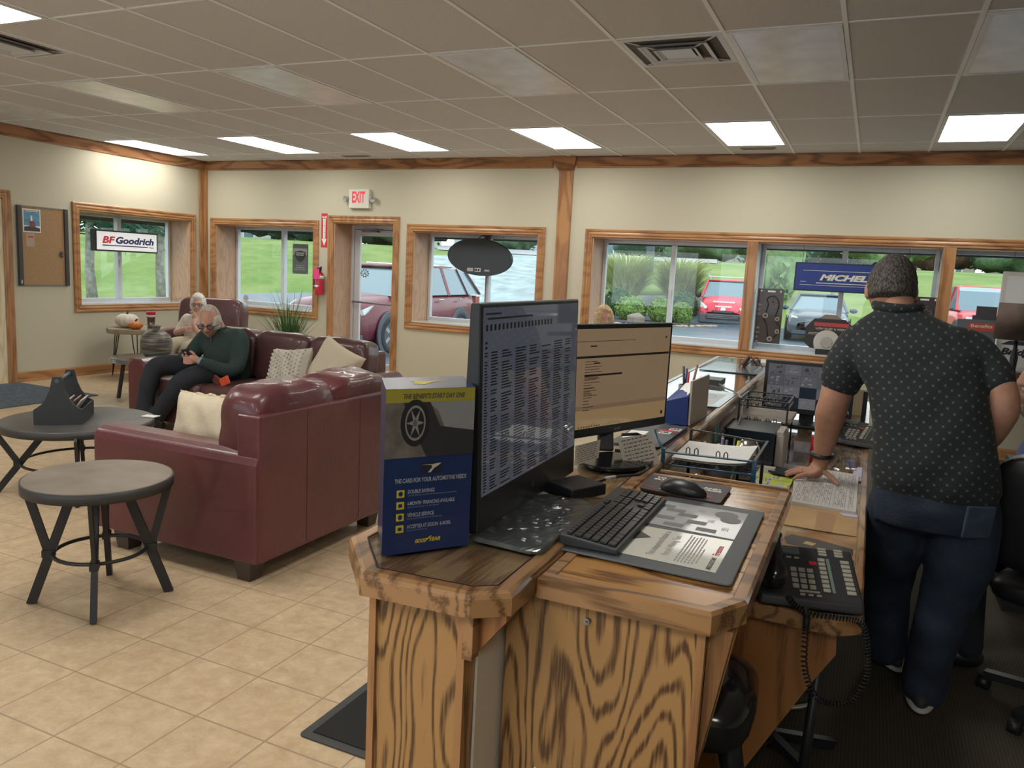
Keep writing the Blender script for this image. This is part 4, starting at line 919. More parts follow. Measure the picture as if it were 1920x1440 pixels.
for row in range(48):
    v = AH-.105-.0062*row
    if v < .085: break
    for c0,c1 in cols:
        if rr.random() < .9: fa.rect(m,c0,c0+(c1-c0)*(.55+.4*rr.random()),v,v+.0028,2)
m.build('screen_text', pm('screen_ink',(.01,.01,.015),.2), s1)
m = MB(); mf = Face(A0-Nn*.030+Vector((0,-.001,0)),(1,0,0),(-.035,0,.999),lift=.0004); mf.rect(m,-.0015,.0015,.045,.068,1); m.build('power_light', pm('led',(.8,.8,.9),.4,emit=(.8,.8,1),estr=1.5), t_)
m = MB(); fa.text(m,'O',.30,.315,.032,.047); m.build('maker_mark', pm('mark_grey',(.25,.25,.27),.3), t_)
MB().box(-.86,-.75,1.64,1.84,Z1,Z1+.008).bar((-.79,1.74,Z1+.005),(-.755,1.74,1.25),.06,.02).build('stand', blackM, t_, bevel=.003)
# --- second monitor
t_ = thing('computer_monitor', 'black monitor with a tan lit page on its screen, behind the tall computer', 'monitor', (-.69,2.33,Z1))
Uv = Vector((.368,.930,0)); B0 = Vector((-.799,2.128,1.088)); MH = .345; ML = .54; Nn = Uv.cross(Vector((0,0,1)))
slab([B0,B0+Uv*ML,B0+Uv*ML+Vector((0,0,MH)),B0+Vector((0,0,MH))], -Nn, .03, .02).build('housing', blackM, t_, bevel=.004)
fb = Face(B0, Uv, (0,0,1))
m = MB(); fb.rect(m,.012,ML-.012,.028,MH-.014); s2 = m.build('screen', pm('screen_tan',(.03,.025,.02),.08,emit=(.30,.20,.115),estr=.55), t_)
m = MB(); fb.rect(m,.012,ML-.012,.085,.098,2); m.build('screen_band', pm('screen_tan_band',(.03,.02,.02),.1,emit=(.23,.155,.09),estr=.55), s2)
m = MB(); fb.rect(m,.012,ML-.012,.028,.084,1.5); m.build('screen_lower', pm('screen_tan_low',(.03,.02,.02),.1,emit=(.36,.24,.11),estr=.55), s2)
m = MB(); fb.rect(m,.012,ML-.016,.243,.250,3); fb.rect(m,.10,.28,.187,.193,3); fb.rect(m,.10,.17,.180,.182,3); fb.rect(m,.012,ML-.2,.293,.2945,3)
for k in range(14): w_ = .03+.06*rr.random(); v = .232-.008*k; fb.rect(m,.10,.10+w_,v,v+.0016,3)
for k in range(8): w_ = .02+.03*rr.random(); v = .150-.0095*k; fb.rect(m,.10,.10+w_,v,v+.0018,3)
fb.rect(m,.50,.508,.296,.302,3); fb.rect(m,.502,.512,.04,.052,3); fb.rect(m,.14,.17,.225,.229,3); fb.rect(m,.12,.15,.277,.281,3)
for k in range(9): fb.rect(m,.085+.012*k,.090+.012*k,.031,.035,3)
m.build('screen_text', pm('screen_text_brown',(.04,.035,.05),.3), s2)
m = MB(); fb.text(m,'acer',.26,.295,.009,.017,.01); m.build('maker_mark', MATS['mark_grey'], t_)
bc = Vector((-.655,2.25,Z1))
m = MB(); pts = [(bc.x+.105*math.cos(a)*1.0+.02*math.sin(a), bc.y+.12*math.sin(a)) for a in [2*math.pi*k/28 for k in range(28)]]; m.prism(pts, Z1, Z1+.012, True); m.build('stand_base', blackG, t_, bevel=.003)
MB().bar((-.72,2.35,Z1+.01),(-.755,2.42,1.22),.05,.02).build('stand_neck', blackM, t_, bevel=.004)
MB().tube([(-.655,2.30,1.10),(-.62,2.34,1.10),(-.60,2.36,1.09),(-.60,2.36,1.055),(-.63,2.33,1.045),(-.67,2.29,1.05)], .005).build('cable_holder', blackM, t_)
# taped cards
def card(P, label, seed, hdr=False):
    P = [Vector(p) for p in P]; U = P[1]-P[0]; V = P[3]-P[0]; f_ = Face(P[0],U,V,lift=.0006); N = U.cross(V).normalized()*.0008
    m = MB(); m.add(P+[p-N for p in P], [(0,1,2,3),(7,6,5,4),(0,4,5,1),(1,5,6,2),(2,6,7,3),(3,7,4,0)])
    c = solo(m,'taped_card',pm('card_cream',(.60,.54,.46),.7),label,'note card', group='note cards')
    rr = random.Random(seed); q = MB()
    for k in range(8):
        v = .86-.11*k; u = .08+.06*rr.random()
        while u < .85: w_ = .04+.10*rr.random(); f_.rect(q,u,min(u+w_,.93),v,v+.035); u += w_+.03
    c_ = c.location; q.v = [(v[0]-c_.x,v[1]-c_.y,v[2]-c_.z) for v in q.v]; q.build('print_lines', pm('card_ink',(.16,.14,.15),.7), c, world=False)
card([(-.622,2.25,1.000),(-.532,2.30,1.028),(-.566,2.30,1.115),(-.655,2.25,1.098)], 'cream note card tilted at the bottom edge of the tan monitor', 1)
card([(-.728,2.085,1.036),(-.662,2.10,1.066),(-.660,2.10,1.119),(-.728,2.085,1.094)], 'cream note card stuck left of the tilted one, half behind the tall screen', 2)
# adapter box with cable
m = MB(); m.obox((-.645,1.865,Z1+.016),(.42,.9,0),(-.9,.42,0),(0,0,1),.062,.052,.015); ad_ = solo(m,'power_adapter',blackM,'black power adapter box lying between screen and keyboard','adapter',bevel=.004)
m = MB().tube([(-.62,1.94,Z1+.015),(-.60,2.0,Z1+.018),(-.575,2.06,Z1+.015),(-.545,2.11,Z1+.012),(-.535,2.17,Z1+.018),(-.56,2.24,Z1+.012)], .004); solo(m,'black_cable',blackM,'black cable curling from the adapter around the monitor base','cable')
m = MB().tube([(-.606,1.985,Z1+.019),(-.588,2.025,Z1+.018)], .0052); solo(m,'cable_sleeve',pm('sleeve_grey',(.5,.5,.5),.4),'grey plug sleeve on the black cable','cable')
# bagged folder
t_ = thing('document_bag', 'clear plastic zip bag with grey folder under the tall screen', 'document bag', (-.64,1.6,Z1))
m = MB().prism([(-.712,1.78),(-.60,1.795),(-.555,1.76),(-.548,1.41),(-.57,1.395),(-.712,1.405)], Z1, Z1+.012); m.build('folder', pm('folder_grey',(.10,.105,.105),.45,var=.3,vscale=20), t_, bevel=.004)
rr = random.Random(12); m = MB(); nx_, ny_ = 16, 34; vs = []
for j in range(ny_+1):
    for i in range(nx_+1):
        x = -.722+.182*i/nx_+.006*math.sin(j*.7); y = 1.385+.425*j/ny_+.005*math.sin(i*.9)
        e_ = min(i, nx_-i, j, ny_-j); z = Z1+.0135+(.001+.0013*rr.random()+.002*abs(math.sin(x*90+y*46))) if e_ > 0 else Z1+.0125 if e_ == 0 else 0
        vs.append((x,y,z))
m.add(vs, [(j*(nx_+1)+i, j*(nx_+1)+i+1, (j+1)*(nx_+1)+i+1, (j+1)*(nx_+1)+i) for j in range(ny_) for i in range(nx_)], False); m.build('plastic_film', glassm('clear_film',(.80,.83,.82),1.9,.12), t_)
m = MB(); fc = Face((-.60,1.62,Z1+.0195),(0,-1,0),(1,0,0)); fc.ring(m,-.06,.0,.014,.017); fc.ring(m,.09,-.012,.014,.017); fc.text(m,'RTC',-.035,.06,-.012,.012,.02); fc.rect(m,-.03,.05,.022,.024); fc.rect(m,-.03,.03,.028,.030); m.build('bag_print', ink, t_)
# --- card offer display box
t_ = thing('display_box', 'blue and yellow cardboard display box standing on the near end of the bar', 'display box', (-.78,1.33,Z1))
P0 = Vector((-.812,1.235,Z1)); P1 = Vector((-.700,1.383,Z1)); Uv = (P1-P0).normalized(); Wd = (P1-P0).length; Bk = Vector((-.60,.80,0)).normalized()*.155; HB = .326
top_ = Vector((0,0,HB)); m = MB(); m.add([P0,P1,P1+Bk,P0+Bk,P0+top_,P1+top_,P1+Bk+top_,P0+Bk+top_], [(0,3,2,1),(4,5,6,7),(0,1,5,4),(1,2,6,5),(2,3,7,6),(3,0,4,7)]); m.build('box_body', navy, t_)
F = Face(P0, Uv, (0,0,1), lift=.0005)
m = MB(); F.rect(m,0,Wd,HB-.026,HB); m.build('yellow_band', pm('band_olive',(.36,.31,.04),.5), t_)
m = MB(); F.text(m,'THE BENEFITS START DAY ONE',.035,Wd-.022,HB-.019,HB-.009,.02,shear=.2,k=2); m.build('band_text', pm('band_ink',(.06,.06,.05),.6), t_)
pz0,pz1 = .192,HB-.026
m = MB(); F.rect(m,0,Wd,pz0,pz1); ph = m.build('photo_panel', pm('photo_ground',(.16,.135,.115),.5,var=.35,vscale=30), t_)
m = MB(); F.poly(m,[(.085,pz1),(Wd,pz1),(Wd,pz0+.045),(.125,pz0+.05),(.108,pz0+.09)],2); m.build('printed_car_body', pm('photo_silver',(.26,.26,.26),.5), ph)
m = MB(); F.poly(m,[(.035,pz1),(.09,pz1),(.112,pz0+.06),(Wd,pz0+.048),(Wd,pz0),(.085,pz0),(.075,pz0+.02)],3); m.build('printed_shadow', pm('photo_dark',(.03,.03,.035),.5), ph)
m = MB(); F.disc(m,.060,pz0+.068,.030,.046,4); m.build('printed_tyre', pm('photo_tyre',(.018,.018,.02),.5), ph)
m = MB(); F.ring(m,.060,pz0+.068,.018,.021,5,asp=1.65)
for k in range(6):
    a = k*1.047; F.poly(m,[(.060+.004*math.cos(a+1.57),pz0+.068+.006*math.sin(a+1.57)),(.060+.004*math.cos(a-1.57),pz0+.068+.006*math.sin(a-1.57)),(.060+.019*math.cos(a),pz0+.068+.031*math.sin(a))],5)
m.build('printed_rim', pm('photo_rim',(.25,.24,.23),.5), ph)
m = MB(); F.text(m,'THE CARD FOR YOUR AUTOMOTIVE NEEDS',.022,Wd-.012,.142,.151,.02)
for k,tx in enumerate(('DOUBLE SAVINGS','6-MONTH  FINANCING AVAILABLE','VEHICLE SERVICE','ACCEPTED AT EXXON  & MOBIL')):
    w_ = [.056,.100,.056,.094][k]; v = .120-.0235*k; F.text(m,tx,.050,.050+w_,v,v+.0078,.02)
m.build('box_text', pm('print_grey',(.36,.38,.42),.6), t_)
m = MB()
for k,w_ in enumerate((.10,.065,.075,.04)):
    v = .120-.0235*k; u = .050
    while u < .05+w_: F.rect(m,u,u+.006,v-.005,v-.003); u += .0075
m.build('fine_print', pm('print_dim',(.12,.14,.22),.6), t_)
for k in range(4):
    v = .1175-.0235*k; m = MB(); F.rect(m,.027,.043,v-.004,v+.011,1); ic = m.build('icon', yellowM, t_)
    m = MB(); (F.disc(m,.035,v+.0035,.0045,.005,2) if k in (0,2) else F.rect(m,.031,.039,v,v+.007,2)); m.build('icon_mark', navy, ic)
m = MB(); F.text(m,'GOOD',.068,.093,.018,.026,.04,shear=.35); F.text(m,'YEAR',.098,.122,.0185,.0265,.04,shear=.35); F.poly(m,[(.088,.018),(.096,.024),(.104,.030),(.100,.030),(.092,.025)],2); m.build('box_wordmark', yellowM, t_)
m = MB(); F.rect(m,.075,.120,.158,.180); lg = m.build('logo_panel', pm('logo_dark',(.02,.02,.04),.4), t_)
m = MB(); F.poly(m,[(.090,.160),(.096,.160),(.103,.168),(.112,.173),(.118,.178),(.105,.177),(.097,.175),(.099,.170)],2); F.poly(m,[(.076,.176),(.098,.176),(.098,.1745)],2); m.build('winged_foot', pm('logo_cream',(.55,.50,.38),.4), lg)
Ft = Face(P0+top_, Uv, Bk.normalized(), lift=.0005); m = MB(); Ft.rect(m,0,Wd,0,.155); m.build('box_lid', pm('lid_blue',(.03,.07,.22),.25,coat=.5), t_)
m = MB(); Ft.poly(m,[(.06,.06),(.085,.05),(.10,.075),(.14,.095),(.09,.09),(.055,.10),(.065,.085)],2); m.build('lid_logo', yellowM, t_)

# --- keyboard deck contents
ZDt = ZD+.0005
t_ = thing('desk_pad', 'dark grey counter pad with printed product sheets under the keyboard', 'desk pad', (-.36,1.75,ZDt))
def rrect(c, n=4, r=.012):
    out = []; N = len(c)
    for i in range(N):
        p0,p1,p2 = Vector(c[i-1]),Vector(c[i]),Vector(c[(i+1)%N]); a = (p0-p1).normalized(); b_ = (p2-p1).normalized()
        for k in range(n+1): f_ = k/n; q = p1+a*r*(1-f_)**2+b_*r*f_**2; out.append(tuple(q))
    return out
MB().prism(rrect([(-.545,1.475),(-.186,1.462),(-.190,1.998),(-.437,2.0)]), ZDt, ZDt+.004).build('pad', pm('pad_grey',(.075,.085,.095),.45), t_, bevel=.0015)
zz_ = ZDt+.0042
Fp = Face((-.224,1.510,zz_),(0,1,0),(-1,0,0),lift=.0004)   # u along y, v towards the bar
m = MB(); Fp.poly(m,[(0,0),(.214,.0),(.208,.30),(.012,.30)]); m.build('white_sheet', pm('sheet_cream',(.66,.66,.58),.5,coat=.2), t_)
m = MB(); Fp.poly(m,[(.226,.0),(.445,.0),(.445,.20),(.236,.21)]); m.build('grey_sheet', pm('sheet_pale_grey',(.42,.43,.44),.5,coat=.2), t_)
# writing runs along +y when read from the staff side (+x); up is -x
m = MB(); Fp.text(m,'This Independent Retailer is',.030,.200,.128,.148,0,k=2); Fp.text(m,'Part of a Winning Team.',.045,.185,.100,.120,0,k=2); m.build('headline', pm('headline_grey',(.28,.28,.28),.6), t_)
m = MB(); rr = random.Random(6)
for r_ in range(7):
    u = .02+(.01 if r_ == 6 else 0)
    while u < (.19 if r_ < 6 else .12): w_ = .006+.012*rr.random(); Fp.rect(m,u,u+w_,.085-.007*r_,.088-.007*r_,2); u += w_+.003
m.build('body_text', pm('body_grey',(.34,.34,.34),.6), t_)
m = MB(); Fp.text(m,'BRIDGESTONE',.010,.085,.012,.022,.02,shear=.2,k=2); m.build('footer_dark', ink, t_)
m = MB(); Fp.text(m,'Firestone',.100,.165,.010,.025,.02,k=2); m.build('footer_red', redM, t_)
m = MB(); Fp.poly(m,[(.10,.262),(.175,.262),(.178,.235),(.168,.195),(.138,.163),(.108,.195),(.097,.235)],2); sh = m.build('shield', pm('shield_dark',(.05,.045,.045),.4), t_)
m = MB(); Fp.text(m,'INTEGRATED',.110,.166,.222,.230,.02,k=3); Fp.text(m,'RETAILER',.116,.160,.208,.216,.02,k=3); m.build('shield_text', whiteP, sh)
for (u,v) in ((.245,.045),(.29,.075),(.335,.105),(.36,.14),(.245,.12),(.29,.15),(.385,.17)): Fp.poly(MB(),[(u,v),(u+.026,v),(u+.026,v+.045),(u,v+.045)],2).build('product_picture', pm('product_grey',(.20,.20,.21),.5), t_)
Fp.disc(MB(),.40,.045,.03,.028,2).build('product_picture', MATS['product_grey'], t_); Fp.disc(MB(),.365,.03,.026,.024,2.5).build('product_picture', MATS['product_grey'], t_)
m = MB()
for (u,v) in ((.285,.035),(.33,.075),(.28,.12),(.33,.15),(.40,.11)):
    for k in range(4): Fp.rect(m,u-.01,u+.012,v-.004*k,v-.004*k+.0015,2)
m.build('product_captions', pm('caption',(.30,.30,.30),.6), t_)
# keyboard
kb = thing('keyboard', 'black full size keyboard lying on the dark grey pad', 'keyboard', (-.48,1.73,ZDt+.0045), math.radians(90-0))
kp = [(-.541,1.959),(-.419,1.923),(-.411,1.495),(-.536,1.532)]
kx = Vector((-.411+.419, 1.495-1.923,0)).normalized()*-1   # along the keys (+y)
K0 = Vector((-.418,1.497,ZDt+.005)); KU = Vector((-.012,1,0)).normalized(); KV = Vector((-1,-.012,0)).normalized(); KW,KD = .432,.128
tl_ = .095; KV3 = (KV+Vector((0,0,tl_))).normalized(); KN = KU.cross(KV3).normalized()
if KN.z < 0: KN = -KN
m = MB(); Pb = [K0,K0+KU*KW,K0+KU*KW+KV*KD,K0+KV*KD]; Pt = [K0+Vector((0,0,.012)),K0+KU*KW+Vector((0,0,.012)),K0+KU*KW+KV*KD+Vector((0,0,.012+tl_*KD)),K0+KV*KD+Vector((0,0,.012+tl_*KD))]
m.add(Pb+Pt, [(0,1,2,3)[::-1],(4,5,6,7),(0,1,5,4),(1,2,6,5),(2,3,7,6),(3,0,4,7)]); m.build('keyboard_case', pm('keyboard_black',(.035,.036,.040),.5), kb, bevel=.003)
KO = K0+Vector((0,0,.0125)); keyM = pm('keycap_black',(.030,.031,.035),.38)
rows = [(.008,[1.25,1.25,1.25,5.5,1.25,1.25,1.25,1.25]),(.0265,[2.2]+[1]*10+[2.3]),(.045,[1.7]+[1]*11+[1.8]),(.0635,[1.4]+[1]*12+[1.2]),(.082,[1]*13+[1.6])]
nk = 0
def key(u,v,w_,d_):
    global nk
    c = KO+KU*(u+w_/2)+KV3*(v+d_/2)+KN*.0022; m = MB(); m.obox(c,KU,KV3,KN,w_/2-.0011,d_/2-.0011,.0022); m.build('key', keyM, kb, bevel=.001, bseg=1)
for v,ws in rows:
    tot = sum(ws); u = .008; un = .278/tot
    for w_ in ws: key(u,v,w_*un,.0178); u += w_*un
for k in range(16): key(.008+.0174*k+(.0 if k < 14 else .012),.1035,.0166,.0125)
for r_,c_s in ((.008,(0,1,2)),(.0265,(1,)),(.0635,(0,1,2)),(.082,(0,1,2))):
    for c_ in c_s: key(.292+.0172*c_,r_,.0172,.0178)
for v,_ in rows:
    for c_ in range(4):
        key(.350+.0182*c_,v,.0182,.0178)
# mouse mat and mouse
t_ = thing('mouse_mat', 'black and red mouse mat with white lettering at the back of the shelf', 'mouse mat', (-.41,2.1,ZDt))
MB().prism(rrect([(-.527,2.19),(-.300,2.186),(-.301,2.0),(-.519,2.024)],r=.01), ZDt+.0045, ZDt+.0075).prism(rrect([(-.525,2.188),(-.302,2.184),(-.303,2.002),(-.517,2.026)],r=.01), ZDt, ZDt+.0045).build('mat', pm('mat_dark',(.045,.03,.035),.5), t_)
Fm = Face((-.302,2.03,ZDt+.0077),(0,1,0),(-1,0,0),lift=.0004); Fm2 = Face((-.52,2.03,ZDt+.0077),(1,0,0),(0,1,0),lift=.0004)
m = MB(); Fm2.text(m,'TO',.015,.042,.125,.143,.05); Fm2.text(m,'SU',.012,.040,.105,.122,.05); Fm2.text(m,'AND',.152,.200,.090,.106,.05); Fm2.text(m,'CESS',.150,.205,.070,.086,.05); Fm2.rect(m,.05,.12,.012,.016); m.build('mat_lettering', whiteP, t_)
m = MB(); Fm2.rect(m,.005,.04,.02,.027); Fm2.rect(m,.13,.19,.0,.014); Fm2.rect(m,.14,.17,.05,.056); m.build('mat_red_print', pm('dark_red_print',(.30,.03,.05),.5), t_)
def mf(d,p):
    q = Vector(p); q.z = max(q.z,-.004) ; q.z += .006*math.cos(d.x*1.5) if d.z > 0 else 0; return q
m = MB().ell((-.405,2.045,ZDt+.0115),(.064,.034,.026),28,16,rot=Matrix.Rotation(-.18,3,'Z'),fn=mf); solo(m,'computer_mouse',pm('mouse_black',(.02,.021,.024),.35),'black rounded computer mouse on the red and black mat','computer mouse')

# --- far half of the bar
t_ = thing('counter_mat', 'grey counter mat with red and white logos beside the tan monitor', 'counter mat', (-.68,2.75,Z1))
MB().prism(rrect([(-.765,2.52),(-.598,2.545),(-.592,2.99),(-.755,2.95)],r=.01), Z1, Z1+.003).build('pad', MATS['pad_grey'], t_)
Fx = Face((-.755,2.53,Z1+.003),(1,0,0),(0,1,0),lift=.0005); m = MB()
for (u,v) in ((.095,.25),(.115,.33)): Fx.rect(m,u,u+.042,v,v+.05,2)
Fx.poly(m,[(.01,.06),(.07,.09),(.06,.26),(.0,.24)],1); Fx.poly(m,[(.03,.01),(.10,.06),(.09,.10),(.03,.08)],1); m.build('white_logo', whiteP, t_)
m = MB(); Fx.text(m,'OK',.098,.134,.26,.293,.06,k=3); Fx.text(m,'OZ',.118,.154,.34,.373,.06,k=3); m.build('logo_ink', ink, t_)
m = MB(); Fx.rect(m,.085,.155,.305,.328,2); m.build('red_logo', redM, t_)
m = MB().add([(-.596,3.027,Z1),(-.584,3.309,Z1),(-.586,3.309,1.193),(-.598,3.027,1.193),(-.604,3.027,Z1),(-.592,3.309,Z1),(-.594,3.309,1.193),(-.606,3.027,1.193)], [(0,1,2,3),(7,6,5,4),(0,4,5,1),(1,5,6,2),(2,6,7,3),(3,7,4,0)])
solo(m,'standing_folder',pm('folder_ivory',(.55,.49,.42),.6),'ivory file folder standing upright on the bar','folder')
m = MB(); m.add([(-.70,3.01,Z1),(-.606,3.02,Z1),(-.604,3.30,Z1),(-.69,3.30,Z1),(-.70,3.01,1.105),(-.608,3.02,1.135),(-.606,3.30,1.16),(-.69,3.30,1.14)], [(0,3,2,1),(4,5,6,7),(0,1,5,4),(1,2,6,5),(2,3,7,6),(3,0,4,7)])
bb = solo(m,'paper_box',pm('binder_blue',(.015,.045,.22),.45),'blue cardboard holder full of papers behind the tan monitor','document holder')
for k in range(3):
    m = MB(); m.add([(-.69+.02*k,3.03+.02*k,1.09),(-.612,3.04,1.12),(-.612,3.29,1.165+.004*k),(-.68+.02*k,3.29,1.145)], [(0,1,2,3)]); m.add([(v[0],v[1],v[2]-.001) for v in m.v], [(3,2,1,0)])
    m.v = [(v[0],v[1],v[2]+.008*k+.004) for v in m.v]; solo(m,'paper_sheaf',whiteP,['white papers sticking out of the blue holder, lowest sheaf','white papers in the blue holder, middle sheaf','white papers on top of the blue holder'][k],'papers','papers in the blue holder')
# pen cup
t_ = thing('pen_cup', 'perforated steel pen cup on the bar left of the ivory folder', 'pen cup', (-.70,3.25,Z1))
m = MB(); m.lathe([(0,0),(.036,0),(.036,.105),(.033,.105),(.033,.004),(0,.004)], (-.70,3.42,Z1), 28); m.build('cup', pm('brushed_steel',(.38,.38,.38),.35,.8), t_)
m = MB()
for r_ in range(3):
    for k in range(9):
        a = -.2+k*.7; c = (-.70+.0362*math.cos(a), 3.42+.0362*math.sin(a), Z1+.025+.026*r_); m.cyl(c,(c[0]+.0006*math.cos(a),c[1]+.0006*math.sin(a),c[2]),.004,n=8)
m.build('holes', ink, t_)
for k,(dx,dy,ln,mt,lb) in enumerate(((-.02,.0,.185,blackM,'black pen leaning left in the steel cup'),(-.008,.012,.175,pm('pen_navy',(.02,.05,.2),.4),'blue marker in the steel cup'),(.006,-.01,.165,pm('pen_red',(.5,.04,.04),.4),'red capped marker in the steel cup'),(.035,.02,.195,pm('pen_brown',(.25,.15,.12),.4),'brown pencil leaning right in the steel cup'))):
    m = MB().cyl((-.70+dx*.2,3.42+dy*.2,Z1+.006),(-.70+dx,3.42+dy,Z1+ln),.006,.005,n=10); solo(m,'pen',mt,lb,'pen','pens in the steel cup')
# grey pads and card holder
t_ = thing('counter_mat', 'pale blue grey counter mat in the middle of the bar', 'counter mat', (-.66,3.8,Z1))
MB().prism(rrect([(-.72,3.53),(-.575,3.55),(-.575,4.06),(-.73,4.09)],r=.01), Z1, Z1+.003).build('pad', pm('pad_blue_grey',(.22,.28,.34),.35,coat=.4), t_)
Fx = Face((-.72,3.55,Z1+.003),(1,0,0),(0,1,0),lift=.0005); m = MB(); Fx.rect(m,.0,.105,.05,.42,1); m.build('printed_area', pm('mat_print_pale',(.45,.50,.52),.4), t_)
m = MB(); Fx.ring(m,.05,.30,.022,.03,2,asp=2); Fx.rect(m,.02,.08,.12,.14,2); m.build('printed_mark', pm('mat_mark',(.24,.28,.30),.4), t_)
solo(MB().prism(rrect([(-.954,4.985),(-.600,5.0),(-.603,5.46),(-.950,5.58)],r=.015), Z1, Z1+.005),'counter_mat',pm('mat_far',(.07,.085,.10),.25,coat=.4),'dark counter mat at the far end of the bar under the card holder','counter mat')
t_ = thing('card_holder', 'small wire card holder with cards on the far dark mat', 'card holder', (-.70,5.38,Z1+.005))
z_ = Z1+.005; m = MB(); m.bar((-.74,5.37,z_+.01),(-.71,5.40,z_+.062),.062,.012,up=(1,0,0)); m.build('cards', pm('cards_brown',(.26,.16,.12),.6), t_)
MB().tube([(-.76,5.33,z_+.003),(-.75,5.35,z_+.02),(-.70,5.40,z_+.070),(-.655,5.44,z_+.003)],.003).tube([(-.72,5.30,z_+.003),(-.71,5.33,z_+.02),(-.66,5.38,z_+.070),(-.62,5.42,z_+.003)],.003).build('wire_stand', blackMetal, t_)
solo(MB().prism([(-.66,5.62),(-.60,5.63),(-.60,5.9),(-.69,5.88)], Z1, Z1+.02),'paper_stack',whiteP,'small stack of white papers at the far end of the bar behind the security monitor','papers')
solo(MB().box(-.80,-.70,4.30,4.45,Z1,Z1+.03),'black_case',blackM,'small black case lying on the bar behind the pen cup','case')
cb = MB().tube([(-.72,4.33,Z1+.012),(-.66,4.2,Z1+.006),(-.60,4.10,Z1+.006),(-.56,4.0,Z1+.008),(-.535,3.90,Z1+.006),(-.515,3.85,Z1-.02)], .005); cb.build
cc_ = cb; cc_.tube([(-.515,3.85,Z1-.02),(-.505,3.75,.96),(-.50,3.6,.92),(-.49,3.5,.86),(-.475,3.45,.80),(-.47,3.45,.77)], .004)
solo(cc_,'charger_cable',pm('cable_grey',(.22,.23,.24),.5),'thin cable crossing the bar edge and hanging down to the desk','cable')

# --- on the low desk
# blue letter tray
t_ = thing('letter_tray', 'blue and black wire letter tray behind the mouse mat', 'letter tray', (-.4,2.55,ZK))
blueM = pm('tray_blue', (.015,.10,.20), .3, coat=.4)
x0,x1,y0,y1 = -.540,-.268,2.37,2.68
m = MB()
m.bar((x0,y0,1.050),(x1,y0,1.058),.012,.005).bar((x0+.03,y0,1.012),(x1,y0,1.018),.009,.005).bar((x1,y0,.77),(x1,y0,1.062),.014,.006).bar((x0,y0,.77),(x0,y0,1.06),.012,.006)
m.tube([(x0,y0,1.052),(x0-.02,y0+.02,1.075),(x0-.045,y0+.06,1.10),(x0-.05,y0+.09,1.10)],.004); m.build('front_frame', blueM, t_, bevel=.001)
m = MB().bar((x0+.02,y1,1.072),(x1-.01,y1,1.060),.010,.005).bar((x1,y0,1.06),(x1,y1,1.064),.008,.005).bar((x1-.01,y1,.77),(x1-.01,y1,1.064),.010,.006).bar((x0+.02,y1,.77),(x0+.02,y1,1.07),.01,.006); m.build('back_frame', blackMetal, t_)
for (u,y_) in ((x0+.075,y0),(x0+.10,y0),(x0+.165,y0),(x0+.188,y0),(x0+.10,y1),(x0+.125,y1)):
    zb_ = 1.052 if y_ == y0 else 1.066; MB().tube([(u-.006,y_,zb_),(u-.005,y_,zb_+.018),(u,y_,zb_+.023),(u+.005,y_,zb_+.018),(u+.006,y_,zb_)],.0018,n=6).build('wire_loop', blackMetal, t_)
m = MB()
for k in range(14): y_ = y0+.02+.021*k; m.bar((x0,y_,1.008),(x1,y_,1.010),.003,.003)
for k in range(12): x_ = x0+.02+.021*k; m.bar((x_,y0,1.010),(x_,y1,1.010),.003,.003)
m.build('mesh_floor', blackMetal, t_)
m = MB(); vs = []
for i in range(9):
    x = x0+.02+.225*i/8; zc = 1.030+.014*(i/8)**4
    for j in range(2): vs.append((x,(y0+.03,y1-.02)[j],zc+.006*j))
m.add(vs,[(2*i,2*i+2,2*i+3,2*i+1) for i in range(8)],True); m.add([(v[0],v[1],v[2]-.006) for v in vs],[(2*i,2*i+1,2*i+3,2*i+2) for i in range(8)],True); solo(m,'paper_stack',whiteP,'white papers curling in the blue letter tray','papers')
m = MB().tube([(-.465,2.335,.965),(-.45,2.335,.985),(-.435,2.333,1.003),(-.422,2.332,1.006),(-.41,2.333,1.003),(-.397,2.335,.985),(-.382,2.335,.965)],.005).bar((-.475,2.335,.962),(-.375,2.335,.962),.012,.03); m.prism([(-.54,2.30),(-.30,2.30),(-.30,2.355),(-.54,2.355)],.945,.957)
cl = thing('clipboard','clipboard with a chrome clip propped in front of the blue tray','clipboard',(-.42,2.33,.76)); 
MB().prism([(-.54,2.295),(-.29,2.295),(-.29,2.36),(-.54,2.36)],.76,.955).build('board', pm('board_brown',(.06,.045,.04),.5), cl)
MB().tube([(-.462,2.325,.962),(-.45,2.325,.985),(-.436,2.324,1.000),(-.422,2.323,1.004),(-.408,2.324,1.000),(-.394,2.325,.985),(-.382,2.325,.962)],.0055).bar((-.475,2.325,.960),(-.37,2.325,.960),.010,.028).ell((-.422,2.322,.972),(.016,.006,.010)).build('clip', pm('clip_nickel',(.35,.33,.30),.2,1), cl, bevel=.001)
# tape dispenser / chrome puncher
t_ = thing('hole_punch', 'chrome domed hand punch standing behind the letter tray', 'desk tool', (-.37,3.05,ZK))
MB().lathe([(0,.06),(.018,.058),(.032,.047),(.042,.03),(.046,.0),(.042,-.02)], (-.368,3.0,.945), 28, (0,0,1)).build('dome', chrome, t_)
MB().box(-.385,-.345,2.94,2.958,.86,.925).build('catch', pm('steel_catch',(.4,.4,.42),.3,.8), t_, bevel=.003)
MB().cyl((-.368,3.0,.76),(-.368,3.0,.93),.034,n=24).build('housing', pm('punch_dark',(.03,.04,.05),.3), t_)
